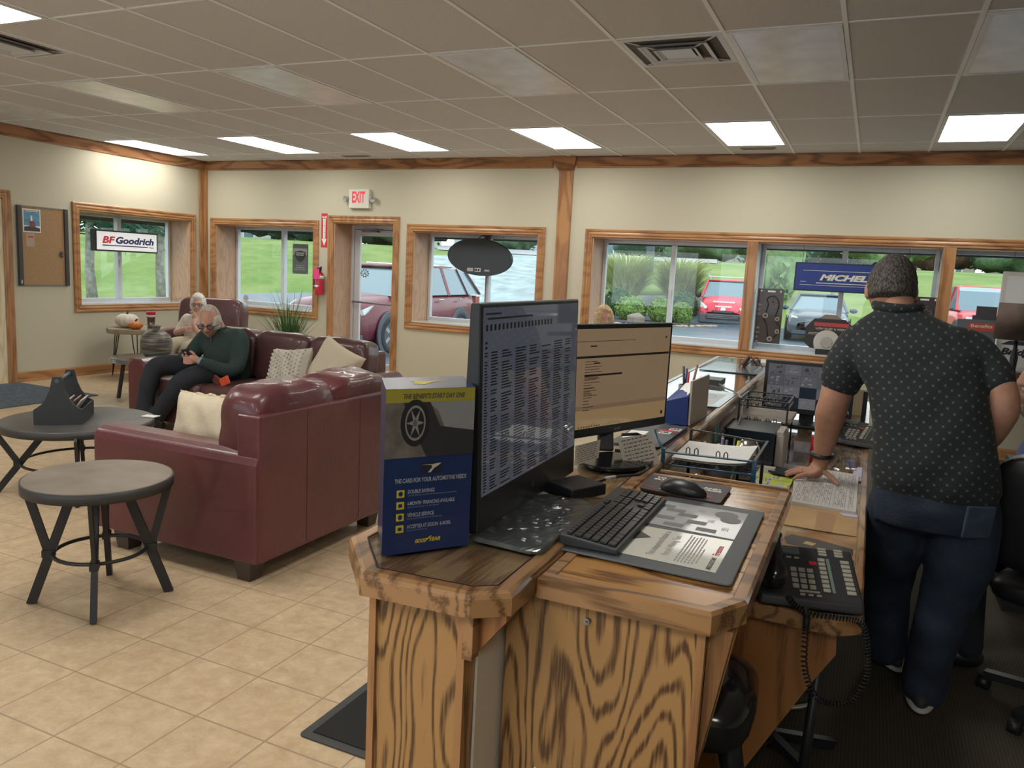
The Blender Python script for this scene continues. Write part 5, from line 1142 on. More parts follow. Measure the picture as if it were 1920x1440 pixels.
# pens in a tub between tray and bar
t_ = thing('pen_tub', 'clear tub crowded with pens, scissors and markers behind the letter tray', 'pen tub', (-.47,3.0,ZK))
m = MB().lathe([(0,0),(.05,0),(.055,.14),(.052,.14),(.047,.004),(0,.004)], (-.46,2.98,ZK), 24); m.build('tub', pm('tub_smoke',(.08,.07,.07),.3), t_)
pcs = [((.25,.05,.04),'dark red marker'),((.55,.5,.35),'beige pencil'),((.10,.10,.22),'indigo pen'),((.55,.55,.52),'white pen'),((.72,.72,.05),'yellow highlighter'),((.55,.42,.36),'pink eraser stick'),((.10,.12,.08),'dark green pen'),((.12,.13,.16),'slate pen'),((.5,.48,.4),'ivory ruler')]
for k,(c_,nm) in enumerate(pcs):
    a = -2.6+.65*k; x = -.46+.032*math.cos(a); y = 2.98+.032*math.sin(a); ex = -.46+.07*math.cos(a)+(.02 if k%2 else -.01); ey = 2.98+.05*math.sin(a)
    solo(MB().cyl((x,y,ZK+.01),(ex,ey,ZK+.20+.045*((k*7)%5)/4),.006,.0055,n=10),'pen',pm('pen_'+nm.replace(' ','_'),c_,.4),nm+' in the tub behind the letter tray','pen','pens in the desk tub')
# two wire racks with papers
def rack(x0,x1,y0,y1,z0,z1,label,levels):
    t_ = thing('desk_rack', label, 'wire rack', ((x0+x1)/2,(y0+y1)/2,z0))
    m = MB()
    for x in (x0,x1):
        for y in (y0,y1): m.bar((x,y,z0),(x,y,z1),.008,.008)
    for z in levels:
        m.bar((x0,y0,z),(x1,y0,z),.010,.006).bar((x0,y1,z),(x1,y1,z),.010,.006).bar((x0,y0,z),(x0,y1,z),.010,.006).bar((x1,y0,z),(x1,y1,z),.010,.006)
        for k in range(1,9): x = x0+(x1-x0)*k/9; m.tube([(x,y0,z),(x,y1,z-.005)],.0022,n=5)
        for k in (.2,.35,.6,.75): x = x0+(x1-x0)*k; m.tube([(x,y0,z),(x-.004,y0-.002,z+.018),(x+.008,y0-.002,z+.018),(x+.012,y0,z)],.0018,n=5)
    m.build('rack_frame', blackMetal, t_); return t_
rack(-.53,-.31,3.85,4.15,ZK,1.03,'black wire rack filled with papers next to the security monitor',(.93,1.00,1.03))
for k,z in enumerate((.93,)):
    solo(MB().box(-.52,-.29,3.87,4.14,z+.006,z+.022),'paper_stack',pm('paper_warm',(.55,.48,.42),.7),'buff paper stack on the middle shelf of the wire rack','papers')
solo(MB().box(-.55,-.33,3.55,3.84,ZK,.935).box(-.555,-.325,3.545,3.60,.80,.805),'label_printer',pm('printer_dark',(.012,.02,.03),.28),'dark boxy printer on the desk against the bar','printer',bevel=.012)
solo(MB().box(-.325,-.295,3.60,3.83,ZK+.001,.915).box(-.33,-.30,3.62,3.80,.915,.93),'paper_sheaf',pm('sheaf_grey',(.48,.45,.42),.7),'crumpled upright papers wedged beside the dark printer','papers')
solo(MB().box(-.53,-.31,3.50,3.545,ZK+.0005,ZK+.03),'paper_stack',pm('paper_stack2',(.60,.56,.5),.7),'low paper stack in front of the dark printer','papers')
solo(MB().box(-.552,-.549,3.35,3.42,.90,.975),'sticky_note',pm('sticky_teal',(.10,.36,.32),.7),'teal sticky note on the inner side of the bar','sticky note')
# security monitor
t_ = thing('security_monitor', 'black monitor showing grey camera views, beyond the wire rack', 'monitor', (-.29,4.92,ZK))
MB().box(-.545,-.045,4.90,4.935,.825,1.132).build('housing', blackM, t_, bevel=.004)
Fs = Face((-.545,4.90,.825),(1,0,0),(0,0,1)); W_,H_ = .5,.307
m = MB(); Fs.rect(m,.018,W_-.018,.03,H_-.016); sc = m.build('screen', pm('cctv_dark',(.012,.016,.024),.12,emit=(.015,.02,.03),estr=.6), t_)
rr = random.Random(5); cw = .093; ch = .06
views = {(0,3):.16,(1,3):.20,(2,3):.15,(3,3):.18,(4,3):.15,(0,2):.14,(1,2):.18,(2,2):.17,(3,2):.15,(0,1):.22,(1,1):.22,(3,1):.2,(0,0):.12,(2,0):.24}
for (i,j),br_ in views.items():
    m = MB(); u0,v0 = .020+cw*i,.031+.0645*j; Fs.rect(m,u0,u0+cw-.001,v0,v0+.0635,2)
    vm = pm('cctv_view_%d' % int(br_*100),(.02,.02,.02),.15,emit=(br_,br_,br_*1.1),estr=.42,var=0); vw = m.build('camera_view', vm, sc)
    m = MB()
    for k in range(7):
        a,b_ = u0+.004+rr.random()*(cw-.03), v0+.004+rr.random()*.04; w_,h_ = .006+.018*rr.random(),.005+.014*rr.random(); Fs.poly(m,[(a,b_),(a+w_,b_+rr.random()*.01),(a+w_*.9,b_+h_),(a+.002,b_+h_*.8)],3)
    m.build('view_detail', pm('cctv_detail',(.02,.02,.02),.2,emit=(.05,.05,.06) if (i+j)%2 else (.32,.32,.34),estr=.8) if False else pm('cctv_detail_%d'%((i+j)%2),(.02,.02,.02),.2,emit=((.06,.06,.07) if (i+j)%2 else (.34,.34,.36)),estr=.4), vw)
MB().box(-.33,-.25,4.935,4.96,ZK+.01,.95).build('stand_neck', blackM, t_)
MB().box(-.42,-.16,4.80,5.0,ZK+.0005,ZK+.014).build('stand_base', blackM, t_, bevel=.004)
desk_phone(.0-.03, 4.42, ZK+.001, -.25, 'second black desk phone on the desk beyond the man\'s arm')
solo(MB().cyl((-.168,3.90,ZK+.001),(-.168,3.90,.885),.030,.030,n=24),'drink_bottle',pm('bottle_red',(.50,.02,.03),.3),'red labelled drink bottle behind the man\'s wrist','bottle')
s_ = MB(); 
m = MB().lathe([(0,0),(.028,0),(.030,.02),(.026,.06),(.030,.10),(.012,.14),(.012,.16)], (-.075,4.05,ZK+.001), 20); solo(m,'clear_bottle',glassm('bottle_clear',(.9,.93,.95),1.5,.05),'empty clear plastic bottle on the desk right of the wrist','bottle')
solo(MB().box(-.10,.02,5.55,5.60,ZK+.0005,.93),'desk_divider',pm('divider_tan',(.45,.38,.24),.7),'tan divider board at the back of the staff desk','divider')
solo(MB().box(.005,.03,5.0,5.04,ZK+.0005,.985),'side_monitor_edge',blackM,'black monitor seen edge on between the desk and the man','monitor')

# ================================================================ WALL THINGS
def boxlit(name, label, cat, faceargs, w_, h_, depth, framem, facem):
    pass
# left wall lightbox sign
t_ = thing('window_sign', 'white lightbox sign with red and navy tyre brand lettering in the left wall window', 'sign', (-9.13,7.56,1.56))
MB().box(-9.20,-9.105,7.08,8.05,1.565,1.838).build('sign_case', blackM, t_, bevel=.004)
Fg = Face((-9.105,7.08,1.565),(0,1,0),(0,0,1),lift=.002); m = MB(); Fg.rect(m,.02,.95,.02,.253); m.build('sign_face', pm('sign_white',(.80,.80,.82),.4,emit=(.8,.82,.9),estr=.25), t_)
m = MB(); Fg.text(m,'BF',.10,.29,.105,.195,.04,shear=.2,k=2); m.build('sign_red_letters', redM, t_)
m = MB(); Fg.text(m,'Goodrich',.30,.90,.105,.197,.04,shear=.2,k=2); Fg.rect(m,.10,.80,.072,.085,2); Fg.text(m,'Tires',.82,.90,.065,.085,.02,shear=.2,k=2); m.build('sign_navy_letters', pm('sign_navy',(.01,.02,.09),.4), t_)
m = MB().tube([(-9.15,7.2,1.838),(-9.15,7.2,2.05)],.002,n=5).tube([(-9.15,7.93,1.838),(-9.15,7.93,2.05)],.002,n=5); m.build('hanging_wire', alumD, t_)
# cork board
t_ = thing('cork_board', 'cork notice board with dark side rails on the left wall', 'notice board', (XL+.02,6.28,1.13))
MB().box(XL,XL+.018,6.02,6.55,1.14,2.03).build('cork', pm('cork',(.36,.23,.12),.9,var=.12,vscale=60), t_)
for ya in (5.972,6.548): MB().box(XL,XL+.035,ya,ya+.049,1.125,2.04).build('side_rail', pm('rail_dark',(.05,.05,.055),.4), t_, bevel=.004)
MB().box(XL,XL+.022,6.022,6.548,1.125,1.143).box(XL,XL+.022,6.022,6.548,2.022,2.04).build('end_rail', pm('rail_brown',(.22,.18,.15),.5), t_)
MB().box(XL+.035,XL+.037,5.99,6.0,1.15,1.19).build('rail_label', whiteP, t_)
Fq = Face((XL+.018,6.04,1.74),(0,1,0),(0,0,1),lift=.001)
po = thing('travel_poster', 'small blue poster with a lighthouse, pinned on the cork board', 'poster', (XL+.02,6.14,1.74))
m = MB(); Fq.rect(m,0,.215,0,.265); m.build('poster_sheet', whiteP, po); m = MB(); Fq.rect(m,.012,.203,.075,.253,2); m.build('printed_sky', pm('poster_sky',(.10,.28,.42),.5,var=.3,vscale=20), po)
m = MB(); Fq.poly(m,[(.012,.012),(.203,.012),(.203,.05),(.10,.075),(.012,.06)],3); m.build('printed_ground', pm('poster_ground2',(.04,.05,.06),.6), po)
m = MB(); Fq.poly(m,[(.075,.06),(.15,.06),(.145,.11),(.12,.135),(.08,.13)],4); m.build('printed_house', pm('poster_brick',(.22,.06,.08),.6), po)
m = MB(); Fq.poly(m,[(.09,.13),(.115,.13),(.11,.19),(.095,.19)],5); Fq.text(m,'NORTHERN LIGHTS' if False else '...........',.03,.18,.235,.245,.03,k=5); m.build('printed_tower', whiteP, po)
pc = thing('business_leaflet', 'small tan leaflet pinned under the lighthouse poster', 'leaflet', (XL+.02,6.13,1.56)); m = MB(); Fq.rect(m,.035,.135,-.165,-.015,1); m.build('leaflet_sheet', pm('leaflet_tan',(.42,.32,.25),.7), pc)
m = MB(); Fq.rect(m,.055,.12,-.06,-.04,2); m.build('leaflet_stripe', redM, pc)
m = MB(); 
for k in range(7): a = k*.9; m.cyl((XL+.02,6.50,1.50),(XL+.03,6.50+.035*math.cos(a),1.50+.045*math.sin(a)),.006,.003,n=6)
solo(m,'key_bunch',pm('keys_dark',(.05,.05,.07),.4),'dark bunch of clips pinned at the right of the cork board','keys')
# exit sign
t_ = thing('exit_sign', 'white exit sign with red letters and two lamp heads over the door', 'exit sign', (-6.22,YB,2.28))
MB().box(-6.395,-6.075,YB-.06,YB,2.285,2.530).build('sign_case', pm('exit_case',(.66,.66,.58),.5), t_, bevel=.006)
Fe = Face((-6.395,YB-.06,2.285),(1,0,0),(0,0,1),lift=.0015); m = MB(); Fe.text(m,'EXIT',.055,.260,.070,.215,.035); m.build('exit_letters', pm('exit_red',(.75,.02,.06),.5,emit=(.9,.05,.1),estr=.35), t_)
for x,s_ in ((-6.43,-1),(-6.02,1)):
    lh = MB().lathe([(0,-.03),(.022,-.03),(.03,-.01),(.042,.03),(.036,.03),(.0,.022)], (x,YB-.05,2.405), 20, (s_*.35,-.9,-.15)); h_ = lh.build('lamp_head', pm('lamp_chrome',(.45,.45,.45),.25,.7), t_)
    MB().box(min(x,x-s_*.04),max(x,x-s_*.04),YB-.04,YB-.02,2.39,2.42).build('lamp_arm', MATS['exit_case'], t_)
# extinguisher and its sign
t_ = thing('extinguisher_sign', 'red and white arrow sign above the fire extinguisher', 'sign', (-6.82,YB,1.76))
MB().box(-6.872,-6.772,YB-.004,YB,1.765,2.215).build('sign_plate', redM, t_)
Fz = Face((-6.872,YB-.004,1.765),(1,0,0),(0,0,1),lift=.001); m = MB(); Fz.poly(m,[(.05,.02),(.09,.11),(.07,.11),(.07,.34),(.088,.42),(.05,.40),(.012,.42),(.03,.34),(.03,.11),(.01,.11)]); m.build('white_arrow', whiteP, t_)
m = MB(); Fz.text(m,'FIRE',.022,.078,.372,.392,.02,k=2)
for k,ch_ in enumerate('EXTINGUISHER'): Fz.text(m,ch_,.044,.056,.345-.022*k,.359-.022*k,.02,k=2)
m.build('sign_letters', ink, t_)
t_ = thing('fire_extinguisher', 'red fire extinguisher with a pink tag hanging left of the door', 'fire extinguisher', (-6.84,YB-.08,1.12))
MB().lathe([(0,0),(.058,0),(.062,.01),(.062,.25),(.05,.29),(.025,.31),(.02,.33),(0,.33)], (-6.835,YB-.075,1.125), 28).build('cylinder', pm('extinguisher_red',(.50,.02,.05),.3,coat=.5), t_)
MB().lathe([(.0625,0),(.0625,.04)], (-6.835,YB-.075,1.34), 28).build('label_band', pm('label_white',(.6,.55,.5),.6), t_)
m = MB(); m.add([(-6.88,YB-.139,1.245),(-6.835,YB-.139,1.228),(-6.79,YB-.139,1.245),(-6.835,YB-.139,1.262)],[(0,1,2,3)]); m.build('label_mark', whiteP, t_)
MB().bar((-6.86,YB-.09,1.46),(-6.77,YB-.12,1.50),.02,.012).bar((-6.86,YB-.09,1.455),(-6.78,YB-.12,1.44),.02,.01).box(-6.86,-6.81,YB-.1,YB-.06,1.45,1.49).build('valve_handle', blackMetal, t_)
MB().tube([(-6.85,YB-.09,1.465),(-6.90,YB-.09,1.455),(-6.915,YB-.09,1.38),(-6.91,YB-.09,1.27),(-6.905,YB-.09,1.2)],.012).build('hose', blackM, t_)
MB().box(-6.88,-6.79,YB-.145,YB-.14,1.335,1.475).build('inspection_tag', pm('tag_pink',(.80,.06,.25),.6), t_)
# hanging shield sign
t_ = thing('hanging_sign', 'small dark shield sign hanging in the window left of the door', 'sign', (-7.49,9.1,1.38))
MB().box(-7.625,-7.353,9.095,9.105,1.382,1.802).build('sign_plate', pm('sign_slate',(.10,.12,.12),.5), t_)
Fh = Face((-7.625,9.095,1.382),(1,0,0),(0,0,1),lift=.001); m = MB(); Fh.rect(m,.012,.26,.27,.36); m.build('pale_band', pm('sign_pale',(.32,.33,.33),.5), t_)
m = MB(); Fh.poly(m,[(.035,.31),(.136,.33),(.237,.31),(.228,.25),(.19,.19),(.136,.165),(.082,.19),(.044,.25)],2); sh = m.build('shield', pm('shield_black',(.03,.035,.035),.4), t_)
m = MB(); Fh.text(m,'INTEGRATED',.058,.214,.285,.302,.03,k=3); Fh.text(m,'RETAILER',.070,.202,.258,.276,.03,k=3); Fh.text(m,'We appreciate',.06,.21,.11,.125,0,k=3); Fh.text(m,'Your Business!',.055,.215,.082,.097,0,k=3); Fh.text(m,'Please Come Again!',.035,.235,.052,.067,0,k=3); m.build('sign_text', pm('sign_text_pale',(.6,.6,.6),.6), t_)
m = MB()
for sx in (.012,.26): 
    for sz in (.012,.408): Fh.disc(m,sx,sz,.006,.006,2)
m.build('corner_screw', alum, t_); MB().tube([(-7.6,9.1,1.802),(-7.6,9.1,2.02)],.0015,n=5).tube([(-7.37,9.1,1.802),(-7.37,9.1,2.02)],.0015,n=5).build('hanging_wire', alumD, t_)
solo(MB().cyl((-8.575,9.183,.975),(-8.575,9.187,.975),.048,n=28),'round_sticker',pm('sticker_grey',(.42,.44,.42),.6),'round grey sticker low on the glass behind the armchair','sticker')
# oval sign (seen from behind)
t_ = thing('oval_sign', 'black back of an oval light sign hanging in the window by the post', 'sign', (-4.59,9.0,1.49))
m = MB(); ov = [(-4.590+.452*math.cos(a), 1.728+.232*math.sin(a)) for a in [2*math.pi*k/64 for k in range(64)]]
ov = [((x-(-4.59))*math.cos(-.06)-(z-1.728)*math.sin(-.06)-4.59, (x+4.59)*math.sin(-.06)+(z-1.728)*math.cos(-.06)+1.728) for x,z in ov]
m.prism_dir([(x,z) for x,z in ov], (0,9.0,0),(1,0,0),(0,0,1),(0,1,0),0,.07); m.build('sign_case', pm('sign_back_black',(.035,.045,.055),.55), t_, bevel=.004)
m = MB()
for a0,a1 in ((1.75,2.25),(2.85,3.15),(-.35,-.05),(-1.15,-.85)):
    m.prism_dir([(-4.59+r_*.470*math.cos(a0+(a1-a0)*k/6), 1.728+r_*.248*math.sin(a0+(a1-a0)*k/6)) for r_,ks in ((.90,range(7)),(.965,range(6,-1,-1))) for k in ks], (0,9.01,0),(1,0,0),(0,0,1),(0,1,0),0,.05)
m.build('rim_clip', MATS['sign_back_black'], t_)
MB().box(-4.745,-4.66,8.996,9.0,1.545,1.59).box(-4.50,-4.43,8.996,9.0,1.552,1.575).build('rating_label', pm('label_grey',(.35,.35,.36),.6), t_)
MB().box(-4.635,-4.555,8.992,9.0,1.545,1.590).build('switch_plate', whiteM, t_); MB().box(-4.628,-4.602,8.988,8.992,1.552,1.583).box(-4.590,-4.564,8.988,8.992,1.552,1.583).build('switch', blackM, t_)
MB().tube([(-4.86,9.0,1.93),(-4.86,9.0,2.01)],.002,n=5).tube([(-4.25,9.0,1.88),(-4.25,9.0,2.01)],.002,n=5).tube([(-4.6,9.0,1.96),(-4.55,9.0,2.0),(-4.50,9.05,1.99)],.006,n=6).build('hanging_wire', blackM, t_)
solo(MB().box(-4.57,-4.51,9.10,9.15,1.95,2.0).tube([(-4.54,9.12,1.99),(-4.53,9.12,.93)],.006,n=6),'blind_cable',pm('cord_red_brown',(.16,.06,.07),.5),'dark cable and bracket beside the window mullion behind the oval sign','cable')
# long blue sign
t_ = thing('hanging_sign', 'long blue sign with white brand letters hanging in front of the right windows', 'sign', (-.1,8.9,1.53))
MB().box(-.785,.36,8.90,8.96,1.525,1.822).build('sign_case', pm('sign_case_blue',(.01,.02,.06),.4), t_, bevel=.004)
Fl = Face((-.785,8.90,1.525),(1,0,0),(0,0,1),lift=.0015); m = MB(); Fl.rect(m,.015,1.13,.015,.282); m.build('sign_face', pm('sign_royal',(.012,.035,.22),.35), t_)
m = MB(); Fl.text(m,'MICHELIN',.25,.86,.115,.180,.05,shear=.3,k=2); Fl.rect(m,.08,1.08,.212,.216,2); Fl.rect(m,.06,.12,.095,.100,2); Fl.rect(m,.22,1.08,.084,.092,2); Fl.rect(m,.06,1.08,.062,.066,2); m.build('sign_lettering', pm('sign_cream',(.62,.62,.55),.5), t_)
MB().tube([(-.72,8.93,1.822),(-.72,8.93,2.01)],.002,n=5).tube([(.28,8.93,1.822),(.28,8.93,2.01)],.002,n=5).tube([(-.05,8.93,1.822),(-.02,8.93,1.845),(.03,8.93,1.84),(.06,8.93,1.822)],.008,n=6).build('hanging_wire', blackM, t_)
# belt kit card on the sill
def belt_card(x, label, full, dz=0):
    t_ = thing('belt_display', label, 'parts display', (x,9.0,.875))
    MB().box(x,x+.27,8.995,9.005,.935,1.525+dz).build('display_card', pm('card_dark_brown',(.045,.03,.03),.35,coat=.4), t_)
    MB().box(x-.005,x+.275,8.99,9.01,.876,.935).build('clear_foot', glassm('acrylic',(.93,.96,.97),1.5), t_)
    Fb = Face((x,8.995,.935),(1,0,0),(0,0,1),lift=.002)
    m = MB(); Fb.rect(m,.10,.18,.555,.572); [Fb.disc(m,u,.565,.008,.011) for u in (.035,.235)]; m.build('hang_hole', whiteM, t_)
    m = MB(); Fb.ring(m,.165,.45,.045,.062,2); [Fb.poly(m,[(.165+.008*math.cos(a+1.57),.45+.008*math.sin(a+1.57)),(.165+.05*math.cos(a),.45+.05*math.sin(a)),(.165-.008*math.cos(a+1.57),.45-.008*math.sin(a+1.57))],2) for a in (0,1.57,3.14,4.71)]; m.build('timing_gear', pm('gear_grey',(.13,.12,.12),.4,.4), t_)
    for (u,v,r_) in ((.10,.30,.03),(.225,.27,.024),(.165,.05,.028),(.235,.135,.024)):
        m = MB().cyl(Fb.p(u,v,1),Fb.p(u,v,1)-Vector((0,.025,0)),r_,n=20); pu = m.build('pulley', pm('pulley_tan',(.32,.27,.22),.35,.4), t_)
        MB().cyl(Fb.p(u,v,1)-Vector((0,.025,0)),Fb.p(u,v,1)-Vector((0,.028,0)),r_*.45,n=14).build('hub', ink, pu)
    m = MB().tube([Fb.p(u,v,5) for u,v in ((.10,.48),(.12,.42),(.10,.34),(.075,.28),(.12,.20),(.14,.08),(.165,.02),(.2,.06),(.24,.11),(.262,.15),(.25,.20),(.21,.25),(.205,.31),(.23,.40),(.22,.47),(.18,.515),(.13,.51))],.006,n=6,closed=True); m.build('belt', blackM, t_)
    m = MB(); rr = random.Random(8)
    for k in range(9): v = .42-.05*k+(.0); [Fb.rect(m,.012,.012+.02+.03*rr.random(),v-.008*q,v-.008*q+.004,2) for q in range(3) if k not in (3,4)]
    Fb.text(m,'DAYCO',.06,.12,.505,.52,.02,k=2) if False else None
    m.build('card_text', pm('card_text_pale',(.38,.30,.28),.6), t_)
belt_card(-1.150, 'timing belt kit on a dark card standing on the window sill', True)
belt_card(.33, 'second dark belt kit card on the sill, mostly hidden by the man\'s neck', False, 0)
# octagonal display
t_ = thing('parts_display', 'dark octagonal display with red lettering and a steel disc on the sill', 'parts display', (-.38,8.9,.875))
oc = [(-.62,.98),(-.56,.93),(-.22,.93),(-.16,.98),(-.16,1.18),(-.24,1.245),(-.54,1.245),(-.62,1.15)]
m = MB().prism_dir(oc,(0,8.9,0),(1,0,0),(0,0,1),(0,1,0),0,.03); m.build('display_board', pm('display_black',(.03,.028,.03),.4), t_)
MB().prism_dir([(-.5,1.245),(-.27,1.245),(-.33,1.29),(-.44,1.29)],(0,8.9,0),(1,0,0),(0,0,1),(0,1,0),0,.03).build('display_crest', pm('crest_grey',(.22,.18,.16),.4), t_)
Fo = Face((-.62,8.9,.93),(1,0,0),(0,0,1),lift=.002); m = MB(); Fo.rect(m,.08,.42,.235,.275); m.build('red_title', pm('title_red',(.45,.06,.06),.5), t_)
m = MB(); Fo.text(m,'LOW DUST & WEAR',.10,.40,.20,.222,.02); Fo.rect(m,.03,.15,.16,.166); Fo.rect(m,.03,.15,.145,.150); Fo.rect(m,.19,.23,.15,.165); Fo.rect(m,.17,.30,.16,.166); m.build('title_text', pm('text_pale',(.55,.50,.45),.6), t_)
MB().lathe([(.05,.012),(.125,.012),(.13,.008),(.13,-.0),(.05,-.0)], (-.40,8.86,1.0), 40, (0,-1,.1), smooth=False).build('brake_disc', pm('disc_steel',(.42,.40,.36),.3,.6), t_)
m = MB().lathe([(.022,.035),(.055,.035),(.06,.0)], (-.40,8.86,1.0), 24, (0,-1,.1), smooth=False); m.build('disc_hub', pm('disc_hub_steel',(.34,.32,.29),.35,.6), t_)
MB().box(-.5,-.3,8.83,8.93,.875,.93).build('display_foot', blackM, t_)
# right signs
t_ = thing('light_sign', 'white framed blank side of a hanging light sign at the right edge', 'sign', (1.6,9.0,1.29))
MB().box(1.12,2.2,8.98,9.04,1.28,1.812).build('sign_frame', pm('sign_frame_beige',(.52,.50,.46),.5), t_, bevel=.006); MB().box(1.16,2.16,8.975,8.98,1.32,1.772).build('sign_panel', pm('sign_panel_white',(.60,.60,.59),.5), t_)
MB().tube([(1.25,9.0,1.81),(1.18,9.0,1.90),(1.20,9.0,2.0)],.003,n=5).build('hanging_wire', alumD, t_)
t_ = thing('light_sign', 'white sign with black letters standing behind the table lamp', 'sign', (1.6,8.72,.876))
MB().box(1.085,2.2,8.70,8.76,.878,1.262).build('sign_frame', MATS['sign_frame_beige'], t_, bevel=.006); Fr = Face((1.085,8.70,.878),(1,0,0),(0,0,1),lift=.001); m = MB(); Fr.rect(m,.03,1.08,.04,.345); m.build('sign_panel', MATS['sign_panel_white'], t_)
m = MB(); Fr.text(m,'Bridgestone',.055,.60,.13,.215,.05,shear=.3,k=2); Fr.poly(m,[(.05,.245),(.12,.285),(.28,.285),(.28,.245)],2); m.build('sign_lettering', ink, t_)
t_ = thing('benefits_display', 'dark grey leaflet display with a red benefits strip beside the lamp', 'display', (.9,8.5,.876))
MB().box(.74,1.068,8.48,8.56,.878,1.345).build('display_board', pm('display_slate',(.09,.11,.13),.5), t_); MB().box(1.062,1.074,8.475,8.565,.878,1.345).build('white_edge', whiteM, t_)
Fv = Face((.74,8.48,.878),(1,0,0),(0,0,1),lift=.001); m = MB(); Fv.rect(m,.08,.30,.36,.44); m.build('red_strip', pm('strip_red',(.36,.06,.04),.5), t_); m = MB(); Fv.text(m,'Benefits',.11,.285,.395,.427,.02,k=2); m.build('strip_text', pm('strip_pale',(.6,.5,.45),.5), t_)
MB().box(.86,1.06,8.5,8.56,1.345,1.385).box(.885,1.05,8.51,8.55,1.385,1.47).build('leaflet_holder', pm('holder_black',(.05,.05,.055),.4), t_)
# table lamp on a small table
t_ = thing('side_table', 'dark wooden side table carrying the lamp at the right window', 'side table', (1.25,8.1,0)); MB().box(1.0,1.6,7.85,8.4,.70,.74).build('table_top', blackM, t_)
for sx in (1.03,1.57):
    for sy in (7.88,8.37): MB().box(sx-.02,sx+.02,sy-.02,sy+.02,0.006,.70).build('leg', blackM, t_)
t_ = thing('table_lamp', 'table lamp with a dark brown drum shade, cut by the right edge', 'lamp', (1.165,8.05,.74))
MB().lathe([(.175,1.205),(.165,1.518)], (1.165,8.05,0), 36).build('lamp_shade', pm('shade_brown',(.075,.05,.038),.8,var=.25,vscale=9), t_)
MB().lathe([(0,.742),(.08,.742),(.085,.76),(.04,.79),(.035,.86),(.025,.95),(.032,1.05),(.018,1.12),(.012,1.25)], (1.165,8.05,0), 24).build('lamp_base', blackM, t_)
# ================================================================ SOFT FURNITURE
leather = pm('burgundy_leather', (.105,.025,.031), .36, var=.18, vscale=3, bump=.25, bscale=24, coat=.25)
leatherB = pm('burgundy_leather_brown', (.095,.040,.042), .34, var=.2, vscale=3, bump=.3, bscale=18, coat=.3)
woodLeg = pm('dark_wood_leg', (.05,.035,.03), .5)
def sgn(v, e): return math.copysign(abs(v)**e, v)
def cushion(mb, c, r, rot=None, ex=.35, ez=.55, nu=36, nv=18, wr=0., seed=0, pinch=0.):
    """plump superellipsoid"""
    c = Vector(c); vs = []; fs = []
    for j in range(nv+1):
        ph = -math.pi/2+math.pi*j/nv
        for i in range(nu):
            th = 2*math.pi*i/nu
            p = Vector((r[0]*sgn(math.cos(ph),ez)*sgn(math.cos(th),ex), r[1]*sgn(math.cos(ph),ez)*sgn(math.sin(th),ex), r[2]*sgn(math.sin(ph),ez)))
            if wr:
                q = p*18+Vector((seed,seed*2,0)); k = 1+wr*(math.sin(q.x*1.3+2*math.sin(q.z))*.5+math.sin(q.y*1.7+1.7*math.sin(q.x*.8))*.5); p = p*k
            if pinch:
                a = abs(p.x/r[0])**4; b_ = abs(p.z/r[2])**4 ; p.y *= 1-pinch*min(1,a+b_)
            if rot: p = rot @ p
            vs.append(c+p)
    for j in range(nv):
        for i in range(nu): k = (i+1)%nu; fs.append((j*nu+i,j*nu+k,(j+1)*nu+k,(j+1)*nu+i))
    return mb.add(vs, fs, True)
def tleg(mb, x, y, h, w=.045, dx=0, dy=0):
    mb.add([(x-w*.72,y-w*.72,0),(x+w*.72,y-w*.72,0),(x+w*.72,y+w*.72,0),(x-w*.72,y+w*.72,0),(x-w,y-w,h),(x+w,y-w,h),(x+w,y+w,h),(x-w,y+w,h)], [(0,3,2,1),(4,5,6,7),(0,1,5,4),(1,2,6,5),(2,3,7,6),(3,0,4,7)])
RX = lambda a: Matrix.Rotation(a,3,'X'); RY = lambda a: Matrix.Rotation(a,3,'Y'); RZ = lambda a: Matrix.Rotation(a,3,'Z')
# near loveseat, back towards the counter
lv = thing('loveseat', 'burgundy leather loveseat with its back to the counter, nearest seat', 'sofa', (-3.1,3.4,0))
MB().box(-3.62,-2.61,2.86,3.96,.10,.40).build('base', leather, lv, bevel=.02)
b_ = MB().box(-2.72,-2.575,2.852,3.948,.10,.835); b_.build('back_panel', leather, lv, bevel=.014, bseg=3)
for ya in (3.20,3.66): MB().box(-2.578,-2.574,ya,ya+.004,.12,.82).build('seam', pm('seam_dark',(.05,.012,.014),.6), lv)
m = MB(); 
prof = [(2.835,.10),(2.835,.595),(2.85,.632),(2.89,.652),(3.0,.650),(3.05,.63),(3.065,.59),(3.065,.10)]
def arm_x(prof, x0, x1): 
    n = len(prof); m = MB(); m.add([(x0,a,z) for a,z in prof]+[(x1,a,z) for a,z in prof], [tuple(range(n)),tuple(range(2*n-1,n-1,-1))]+[(i,n+i,n+(i+1)%n,(i+1)%n) for i in range(n)]); return m
arm_x(prof,-3.70,-2.582).build('arm', leather, lv, bevel=.012, bseg=3)
arm_x([(6.80-a-.005,z) for a,z in prof][::-1],-3.70,-2.582).build('arm', leather, lv, bevel=.012, bseg=3)
for y in (3.24,3.56):
    m = cushion(MB(), (-3.20,y,.46), (.44,.165,.085), ex=.25, wr=.012, seed=y); m.build('seat_cushion', leather, lv)
for k,(y,yy) in enumerate(((3.20,.32),(3.73,.29))):
    m = cushion(MB(), (-2.76,y,.735), (.155,yy,.225), rot=RY(.10), ex=.42, ez=.5, nu=80, nv=48, wr=.035, seed=k*3+1); m.build('back_cushion', leatherB if False else leather, lv)
m = MB(); [tleg(m,x,y,.11) for x in (-2.68,-3.52) for y in (2.90,3.90)]
for x in (-2.68,-3.52):
    for y in (2.90,3.90): q = MB(); tleg(q,x,y,.11,.055); q.build('leg', woodLeg, lv)
